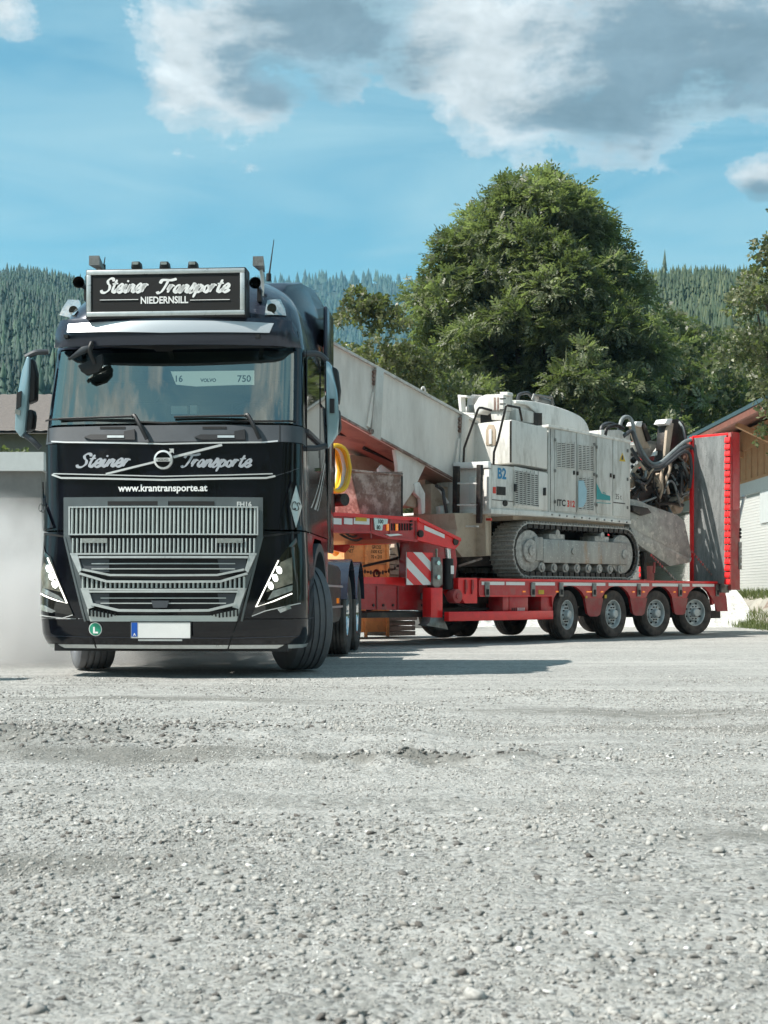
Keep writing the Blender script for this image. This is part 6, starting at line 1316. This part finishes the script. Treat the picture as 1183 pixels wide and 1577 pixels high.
for k in range(4):
    for sgn in ((-1, 1) if k < 3 else (0,)):
        bx_ = .10 + k * .24; dx, dy = (.30, .34 * sgn) if sgn else (.38, 0)
        nx_, ny_ = (-dy * .22, dx * .22); z1 = -.06 * k
        ASH.append([(bx_, 0, z1), (bx_ + dx * .5 + nx_, dy * .5 + ny_, z1 - .01), (bx_ + dx, dy, z1 - .10), (bx_ + dx * .5 - nx_, dy * .5 - ny_, z1 - .01)])
ASH = np.array(ASH).reshape(-1, 3)
SPRIG = []
for k in range(5):
    a = k * 2.4; l = .45 + .1 * (k % 3); bx_ = .12 * k; dx, dy, dz_ = l * math.cos(.9), l * math.sin(.9) * math.cos(a), l * math.sin(.9) * math.sin(a)
    d = Vector((dx, dy, dz_)); n_ = d.orthogonal().normalized() * .2
    SPRIG.append([(bx_, 0, 0), (bx_ + dx * .5 + n_.x, dy * .5 + n_.y, dz_ * .5 + n_.z), (bx_ + dx, dy, dz_), (bx_ + dx * .5 - n_.x, dy * .5 - n_.y, dz_ * .5 - n_.z)])
SPRIG = np.array(SPRIG).reshape(-1, 3)
def leaves(name, P, N, size, tmpl, mat, parent, dr=.35, tint=None):
    n = len(P); k = len(tmpl); dirs = N + rng.normal(0, .55, (n, 3)); dirs[:, 2] -= dr * rng.random(n)
    ups = np.tile(np.array([[0, 0, 1.0]]), (n, 1)) + rng.normal(0, .45, (n, 3)); d, s, u = rot_from(dirs, ups)
    sz = size * (.65 + .7 * rng.random(n)); T = tmpl[None] * sz[:, None, None]
    V = P[:, None] + T[..., :1] * d[:, None] + T[..., 1:2] * s[:, None] + T[..., 2:] * u[:, None]
    Fi = np.arange(n * k).reshape(-1, 4); tt = np.repeat(np.clip((tint if tint is not None else .45) + rng.normal(0, .2, n), 0, 1), k // 4)
    return np_mesh(name, V.reshape(-1, 3), Fi, mat, parent, attr=tt)
def crown_pts(clumps, per):
    P = []; N = []
    for (c, r) in clumps:
        n = int(per * r * r); d = rng.normal(0, 1, (n, 3)); d /= np.linalg.norm(d, axis=1, keepdims=True); d[:, 2] = np.where(d[:, 2] < -.35, -d[:, 2], d[:, 2])
        rr = r * (.45 + .6 * rng.random(n) ** .6)[:, None] * (1 + .42 * rng.normal(0, .4, (n, 1))); P.append(np.array(c) + d * rr * np.array([1, 1, .8])); N.append(d)
    return np.concatenate(P), np.concatenate(N)
def profile_clumps(cx, cy, prof, n, rlo, rhi, squash=.8):
    out = []; zs = [p[0] for p in prof]
    while len(out) < n:
        z = random.uniform(zs[0], zs[-1]); w = interp(z, prof)
        if random.random() > (w / 4.5) + .15: continue
        a = random.uniform(0, 2 * math.pi); r = w * math.sqrt(random.uniform(.03, 1.0)); rr = random.uniform(rlo, rhi) * (0.8 + .25 * (w > 2))
        out.append(((cx + r * math.cos(a) * .93, cy + r * math.sin(a) * squash, z + random.uniform(-.1, .1)), rr))
    for k in range(n // 6):                                         # single boughs reaching out of the crown
        z = random.uniform(zs[0], zs[-1]); w = interp(z, prof) * random.uniform(1.0, 1.14); a = random.uniform(0, 2 * math.pi)
        out.append(((cx + w * math.cos(a), cy + w * math.sin(a) * squash, z + random.uniform(0, .5)), rlo * random.uniform(.55, .95)))
    return out
def trunk(parent, cx, cy, h, r, clumps, nb=12, z0=0):
    m = MB(); m.tube([(0, 0, z0 - .1), (.1, .05, h * .35), (-.1, .1, h * .6), (.05, 0, h)], lambda t: r * (1 - .8 * t), 10); m.build('trunk', M_bark, parent)
    for (c, _) in random.sample(clumps, min(nb, len(clumps))):
        zb = random.uniform(.3, .75) * h; e = Vector((c[0] - cx, c[1] - cy, c[2])); m = MB(); mid = Vector((e.x * .45, e.y * .45, zb + (e.z - zb) * .35)); m.tube([(0, .05, zb), mid, e], lambda t: r * .42 * (1 - .85 * t) + .012, 7); m.build('limb', M_bark, parent)
def big_tree(name, label, px, Y, prof, n, rlo, rhi, per, size, tmpl, mat, dr=.35, group=None, squash=.8, trunk_r=.3, nb=12):
    cx = (px - 591.5) / F * Y; cl = profile_clumps(cx, Y, prof, n, rlo, rhi, squash); t_ = thing(name, label, 'tree', (cx, Y, 0), 0, group)
    P, N = crown_pts(cl, per); P -= np.array([cx, Y, 0]); 
    tint = .45 + .16 * np.sin(P[:, 0] * 1.7 + P[:, 2] * 1.3) + .1 * np.sin(P[:, 1] * 2.3 + P[:, 2] * 2.1)
    leaves('crown', P, N, size, tmpl, mat, t_, dr, tint); trunk(t_, cx, Y, prof[-1][0] * .75, trunk_r, cl, nb); return t_
big_tree('ash_tree', 'tall broad ash tree with feathery leaves right behind the white machine', 822, 50,
         [(2.4, 4.8), (4.0, 5.9), (6.3, 6.2), (7.9, 6.0), (9.5, 5.1), (10.6, 4.2), (11.8, 4.3), (13.0, 3.3), (13.9, 3.2), (14.8, 1.7), (15.6, 1.0)], 350, .42, 1.1, 270, .37, ASH, M_ash, .45, trunk_r=.42, nb=30)
big_tree('fruit_tree', 'smaller pale leaved tree between the cab and the big ash tree', 572, 34, [(1.5, 1.3), (3.2, 2.0), (5.0, 2.0), (6.4, 1.5), (7.3, .9), (8.0, .3)], 75, .4, .75, 300, .19, SPRIG, M_fruit, .3, trunk_r=.14)
big_tree('fruit_tree', 'leafy tree reaching in at the right edge above the workshop roof', 1238, 30, [(4.0, .5), (4.8, 1.2), (5.8, 1.5), (6.8, 1.6), (7.7, 1.3), (8.3, .8), (8.9, .3)], 62, .35, .7, 300, .20, SPRIG, M_bush, .2, trunk_r=.16)
big_tree('bushy_tree', 'dark olive bushy tree right of the ash tree, behind the drill arms', 1030, 60, [(1.5, 2.8), (4.3, 3.8), (7.4, 3.9), (9.9, 3.0), (11.5, 1.9), (12.9, .5)], 110, .75, 1.4, 75, .40, SPRIG, M_bush, .3, trunk_r=.2)
big_tree('bushy_tree', 'grey green bushy tree standing behind the top of the red ramp', 1095, 75, [(2, 3.5), (5, 4.2), (8.5, 4.0), (11, 3.0), (13, 1.2)], 110, .9, 1.5, 60, .45, SPRIG, M_bush, .3, trunk_r=.25)
big_tree('bushy_tree', 'mid green bushy tree above the workshop roof near the right edge', 1160, 66, [(2, 3.0), (6, 4.0), (9, 3.8), (11.5, 2.6), (13.2, 1.0)], 100, .8, 1.4, 70, .40, SPRIG, M_bush, .3, trunk_r=.25)
big_tree('bushy_tree', 'low bushy tree behind the conveyor boom at the left of the ash', 655, 43, [(1.5, 2.6), (4, 3.0), (6.2, 2.4), (7.6, 1.2)], 80, .6, 1.0, 120, .30, SPRIG, M_bush, .3, trunk_r=.18)
# shrubs on the slopes
def shrub(px, Y, zb, w, h, label, mat=M_bush, n=26):
    cx = (px - 591.5) / F * Y; cl = []
    for i in range(n): a = random.uniform(0, 6.28); r = w * math.sqrt(random.random()); z = random.uniform(.15, 1) * h; cl.append(((r * math.cos(a) * (1.1 - .5 * z / h), r * math.sin(a) * .7, z), random.uniform(.35, .6) * w * .6))
    t_ = thing('shrub', label, 'shrub', (cx, Y, zb), 0, 'shrubs on the slope'); P, N = crown_pts(cl, 110); leaves('foliage', P, N, .34, SPRIG, mat, t_, .2)
    m = MB(); m.tube([(0, 0, -.2), (.1, 0, h * .5), (0, .1, h * .8)], .07, 6); m.build('stem', M_bark, t_)
for k, (px, Y, zb, w, h, lab) in enumerate([(20, 56, 3.5, 2.6, 2.6, 'shrub below the left door mirror beside the tiled roof'), (52, 52, 2.6, 2.2, 2.4, 'shrub between the left door mirror and the windscreen'), (1010, 58, 4.0, 2.4, 2.6, 'shrub on the slope above the hose arch of the white machine'),
        (1062, 60, 5.2, 1.8, 1.8, 'small shrub left of the slate roof corner'), (1110, 64, 6.4, 2.2, 1.9, 'pale shrub just above the slate roof edge'), (985, 62, 3, 2.6, 4, 'broad shrub behind the drill arms beside the ash tree'), (-20, 50, 2.6, 3, 3, 'shrub at the far left edge behind the grey shed')]):
    shrub(px, Y, zb, w, h, lab)
def weeds(name, label, x0, x1, y0, y1, zf, n, h, mat, kind='stuff'):
    x = rng.uniform(x0, x1, n); y = rng.uniform(y0, y1, n); z = zf(x, y); P = np.stack([x, y, z], -1); N = rng.normal(0, .35, (n, 3)); N[:, 2] = 1
    BL = np.array([(0, -.02, 0), (.5, -.025, 0), (1, 0, .12), (.5, .025, 0)] * 1); d = N; o = leaves(name, P, N, h, BL * np.array([1, 1.6, 1]), mat, None, 0); tag(o, label, None, kind=kind); return o
bz = lambda x, y: np.interp(x, [8.4, 8.7, 8.95, 9.2, 9.6, 10.05], [-.02, 0, .35, .6, .72, .76]) - .03
weeds('bank_weeds', 'green weeds growing at the foot of the earth bank', 8.3, 8.95, 27, 44, bz, 7000, .20, M_grass); weeds('bank_grass', 'thin dry grass on top of the earth bank', 9.3, 10.0, 26, 46, bz, 6000, .22, M_grass)
tall = MB()
# --- hills
def hill(name, label, x0, x1, y0, y1, hf, mat, nx=90, ny=40):
    X = np.linspace(x0, x1, nx); Y = np.linspace(y0, y1, ny); XX, YY = np.meshgrid(X, Y, indexing='ij'); Z = hf(XX, YY)
    idx = np.arange(nx * ny).reshape(nx, ny); Q = np.stack([idx[:-1, :-1], idx[1:, :-1], idx[1:, 1:], idx[:-1, 1:]], -1).reshape(-1, 4)
    o = np_mesh(name, np.stack([XX, YY, Z], -1).reshape(-1, 3), Q, mat, smooth=True); tag(o, label, None, kind='structure'); return o
M_hill = pbr('forest floor', (.028, .042, .022), .95, var=.4, vscale=.05)
M_meadow = pbr('hillside meadow', (.13, .15, .055), .95, var=.3, vscale=.1, color2=(.07, .09, .035), thr=(.45, .6), pscale=.06)
def ridge(pts, Yr):   # ridge height from pixel outline at distance Yr
    px = np.array([p[0] for p in pts], float); z = HC + (HZ - np.array([p[1] for p in pts], float)) * Yr / F; return lambda X: np.interp((X / Yr) * F + 591.5, px, z)
def mkhill(pts, y0, Yr, y1, tree, p=1.0):
    rf = ridge(pts, Yr)
    def hf(X, Y):
        rz_ = np.maximum(rf(X * Yr / np.maximum(Y, y0)) - tree * .75, -1); t = np.clip((Y - y0) / (Yr - y0), 0, 1); back = np.clip(1 - (Y - Yr) / (y1 - Yr), 0, 1)
        return (rz_ * t ** p * back) + (vnoise(X, Y, 60) * 12 * t * back + vnoise(X, Y, 23) * 4 * t) * np.minimum(1, rz_ / 40) - 1.0
    return hf
RL = [(-900, 320), (-500, 362), (-200, 398), (-60, 408), (20, 412), (70, 421), (118, 434), (190, 470), (260, 560), (330, 700), (400, 900)]
RFar = [(-2500, 560), (-900, 470), (100, 440), (300, 430), (420, 424), (480, 424), (560, 421), (630, 426), (760, 430), (1000, 440), (1500, 450), (2600, 560)]
RR = [(720, 916), (800, 780), (880, 600), (930, 490), (985, 428), (1040, 424), (1100, 426), (1150, 429), (1250, 433), (1400, 400), (1800, 340), (2300, 330)]
hL = mkhill(RL, 230, 900, 1200, 12, .8); hF = mkhill(RFar, 1300, 2400, 3000, 16, .9); hR = mkhill(RR, 110, 520, 700, 9, .85)
hill('hill', 'steep forested hill on the left', -1500, 120, 230, 1200, hL, M_hill); hill('distant_hill', 'distant blue forested mountain behind the cab', -3300, 3300, 1300, 3000, hF, M_hill, 120, 40); hill('hillside', 'forested hillside on the right', 0, 700, 110, 700, hR, M_hill)
def near_slope(X, Y): t = np.clip((Y - 42) / 55, 0, 1); return t * t * (3 - 2 * t) * (5.5 + .02 * np.abs(X)) + vnoise(X, Y, 9) * .5 * t - .08
hill('meadow_slope', 'grassy slope rising behind the yard', -90, 90, 41, 120, near_slope, M_meadow)
def cone_tree(h, w, tiers, sides, jag=.16):
    V = []; Fc = []; 
    for i in range(tiers):
        z0 = h * (.08 + .92 * i / tiers * .93); z1 = h * min(1.0, (.08 + .92 * (i + 1.6) / tiers)); r = w * (1 - i / tiers) ** .85; b = len(V)
        for j in range(sides): a = 2 * math.pi * (j + .5 * (i % 2)) / sides; q_ = 1 + (jag if j % 2 else -jag); V.append((r * q_ * math.cos(a), r * q_ * math.sin(a), z0 - (.03 * h if j % 2 else 0)))
        V.append((0, 0, z1)); Fc += [(b + j, b + (j + 1) % sides, b + sides) for j in range(sides)]
    return np.array(V), np.array(Fc)
def forest(name, label, n, pxr, yr, hf, h, w, tiers, sides, mat, dens=None, broad=None):
    y = np.sqrt(rng.uniform(yr[0] ** 2, yr[1] ** 2, n)); px = rng.uniform(pxr[0], pxr[1], n); x = (px - 591.5) / F * y; z = hf(x, y); k_ = z > -.5; x, y, z = x[k_], y[k_], z[k_]; n = len(x)
    T, Fc = cone_tree(h, w, tiers, sides) if broad is None else broad; k = len(T); s = (.45 + .85 * rng.random(n) ** 1.3); an = rng.random(n) * 6.28; sw = s * (.8 + .4 * rng.random(n))
    B = T[None] * (1 + rng.normal(0, .07, (n, k, 1)) * (T[None][..., 2:] < h * .95)); X = (B[..., 0] * np.cos(an)[:, None] - B[..., 1] * np.sin(an)[:, None]) * sw[:, None]; Y = (B[..., 0] * np.sin(an)[:, None] + B[..., 1] * np.cos(an)[:, None]) * sw[:, None]
    V = np.stack([X + x[:, None], Y + y[:, None], B[..., 2] * s[:, None] + z[:, None] - .3], -1).reshape(-1, 3); Fi = (Fc[None] + (np.arange(n) * k)[:, None, None]).reshape(-1, 3)
    t = np.repeat(np.clip(.45 + .25 * vnoise(x, y, 45) + rng.normal(0, .2, n), 0, 1), len(Fc)); o = np_mesh(name, V, Fi, mat, attr=t); tag(o, label, None, kind='stuff'); return o
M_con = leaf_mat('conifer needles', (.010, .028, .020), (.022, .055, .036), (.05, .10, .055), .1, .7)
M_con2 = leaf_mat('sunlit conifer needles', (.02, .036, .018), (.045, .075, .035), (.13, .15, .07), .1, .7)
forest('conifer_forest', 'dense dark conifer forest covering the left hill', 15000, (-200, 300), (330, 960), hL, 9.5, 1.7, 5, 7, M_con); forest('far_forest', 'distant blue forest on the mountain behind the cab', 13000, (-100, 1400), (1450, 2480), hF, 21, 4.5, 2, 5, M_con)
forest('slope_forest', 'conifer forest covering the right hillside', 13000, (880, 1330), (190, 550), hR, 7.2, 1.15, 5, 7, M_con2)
for lab, px, hh in (('tall lone spruce on the right skyline, left of the pair', 996, 5), ('tallest lone pine standing clear of the right skyline', 1024, 8)):
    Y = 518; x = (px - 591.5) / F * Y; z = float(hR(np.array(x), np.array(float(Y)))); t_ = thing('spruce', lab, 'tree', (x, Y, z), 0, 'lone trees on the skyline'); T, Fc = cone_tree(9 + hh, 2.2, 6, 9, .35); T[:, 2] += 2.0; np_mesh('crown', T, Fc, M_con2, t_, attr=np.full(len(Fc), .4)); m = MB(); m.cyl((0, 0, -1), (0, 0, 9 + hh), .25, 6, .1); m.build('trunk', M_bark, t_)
# broadleaf woodland at the foot of the right slope
def blob_tree(): 
    P = ICO * np.array([1, 1, 1.15]) * 2.6; return P + np.array([0, 0, 3.0]), ICF
def leafy_wood(name, label, n, pxr, yr, zf, size, mat, per=60):
    y = rng.uniform(*yr, n); px = rng.uniform(*pxr, n); x = (px - 591.5) / F * y; z = zf(x, y); Ps = []; Ns = []; Ts = []
    for i in range(n):
        R_ = rng.uniform(.7, 1.3) * size
        for c in range(6):
            d = rng.normal(0, 1, (per, 3)); d /= np.linalg.norm(d, axis=1, keepdims=True); d[:, 2] = np.abs(d[:, 2]); cc = np.array([x[i], y[i], z[i]]) + np.array([rng.uniform(-.6, .6), rng.uniform(-.4, .4), rng.uniform(.1, 1.2)]) * R_
            Ps.append(cc + d * R_ * rng.uniform(.35, .6)); Ns.append(d); Ts.append(np.full(per, .3 + .35 * rng.random()))
    o = leaves(name, np.concatenate(Ps), np.concatenate(Ns), size * .26, SPRIG, mat, None, .2, np.concatenate(Ts)); tag(o, label, None, kind='stuff')
leafy_wood('broadleaf_wood', 'green broadleaf wood at the foot of the right hillside', 130, (930, 1290), (110, 230), lambda x, y: hR(x, y) + 0, 4.2, M_bush)
leafy_wood('hedge_growth', 'bushes and saplings filling the slope behind the yard', 90, (540, 1260), (52, 95), near_slope, 2.2, M_bush)
leafy_wood('left_slope_growth', 'bushes covering the slope below the left hill', 60, (-200, 160), (70, 200), lambda x, y: np.maximum(near_slope(x, y), 4.5 + (y - 90) * .1), 3.2, M_bush)
# --- unseen trees added behind and beside the camera for reflections in paint and glass
for k, (x, y) in enumerate(((24, -4), (30, 8), (20, -22), (-10, -38), (4, -42), (16, -34), (-24, -34), (-38, -20))):
    cl = profile_clumps(0, 0, [(1.5, 3.0), (4, 4.2), (7, 4.0), (9, 2.5), (10.5, .8)], 36, 1.1, 1.9, 1.0); t_ = thing('reflection_tree', ('leafy tree added for reflections outside the frame, ' + ['right of the camera across the yard', 'far right beside the workshop lane', 'behind the camera to the right', 'behind the camera, left of the middle', 'directly behind the camera', 'behind the camera, right of the middle', 'behind the camera to the left', 'farthest left behind the camera'][k]), 'tree', (x, y, 0), 0, 'unseen trees added for reflections')
    P, N = crown_pts(cl, 14); leaves('crown', P, N, 1.0, SPRIG, M_bush, t_, .3); m = MB(); m.tube([(0, 0, -.1), (0, .1, 3), (.1, 0, 7)], .25, 7); m.build('trunk', M_bark, t_)
def back_h(X, Y):
    t = np.clip((-60 - Y) / 300, 0, 1); return t * (95 + 40 * vnoise(X, Y, 130)) - .5
hill('reflection_hill', 'unseen dark slope added behind the camera to darken reflections in the paint', -500, 500, -400, -60, back_h, M_hill, 60, 20)  # unseen slope added so the black paint and glass reflect something dark
# ------------------------------------------------------------------ dust and haze
def vol(name, label, lo, hi, build, kind='stuff'):
    m = MB(); m.box(lo[0], hi[0], lo[1], hi[1], lo[2], hi[2]); mt = bpy.data.materials.new(name); mt.use_nodes = True; mt.node_tree.nodes.clear(); t = NT(mt.node_tree)
    pv = t.n('ShaderNodeVolumePrincipled'); o_ = t.n('ShaderNodeOutputMaterial'); t.l(pv.outputs[0], o_.inputs['Volume']); build(t, pv); o = m.build(name, mt, smooth=False); tag(o, label, None, kind=kind); return o, mt
def dust(t, pv):
    pv.inputs['Color'].default_value = (.93, .92, .90, 1); pv.inputs['Anisotropy'].default_value = .1
    g_ = t.n('ShaderNodeNewGeometry'); P = g_.outputs['Position']; n_ = t.n('ShaderNodeTexNoise', i_Vector=P, i_Scale=1.3, i_Detail=5.0, i_Roughness=.65, i_Distortion=.6)
    tot = None
    for c, s in (((-5.6, 17.6, .3), (2.8, 3.0, 1.9)), ((-4.2, 15.5, .1), (1.4, 1.8, 1.2)), ((-2.2, 15.8, .0), (1.6, 2.2, .5))):
        sb = t.n('ShaderNodeVectorMath', operation='SUBTRACT', i_0=P); sb.inputs[1].default_value = c; ml_ = t.n('ShaderNodeVectorMath', operation='DIVIDE', i_0=sb.outputs[0]); ml_.inputs[1].default_value = s
        ln = t.n('ShaderNodeVectorMath', operation='LENGTH', i_0=ml_.outputs[0]); q_ = t.math('SUBTRACT', 1.0, ln.outputs['Value'], clamp=True); tot = q_ if tot is None else t.math('ADD', tot, q_)
    nn_ = t.math('MULTIPLY', t.math('SUBTRACT', n_.outputs[0], .36, clamp=True), 4.6); t.l(t.math('MULTIPLY', t.math('MULTIPLY', tot, nn_), 2.6), pv.inputs['Density'])
o, mt = vol('dust_cloud', 'pale dust cloud swirling up beside the left of the truck', (-8.4, 13.4, -.03), (-.4, 20.8, 3.3), dust)
def haze(t, pv): pv.inputs['Color'].default_value = (.36, .74, 1.0, 1); pv.inputs['Density'].default_value = .00013; pv.inputs['Anisotropy'].default_value = .2
o, mt = vol('haze', 'thin blue air between the yard and the mountains', (-3400, -60, -1.2), (3400, 3050, 700), haze)
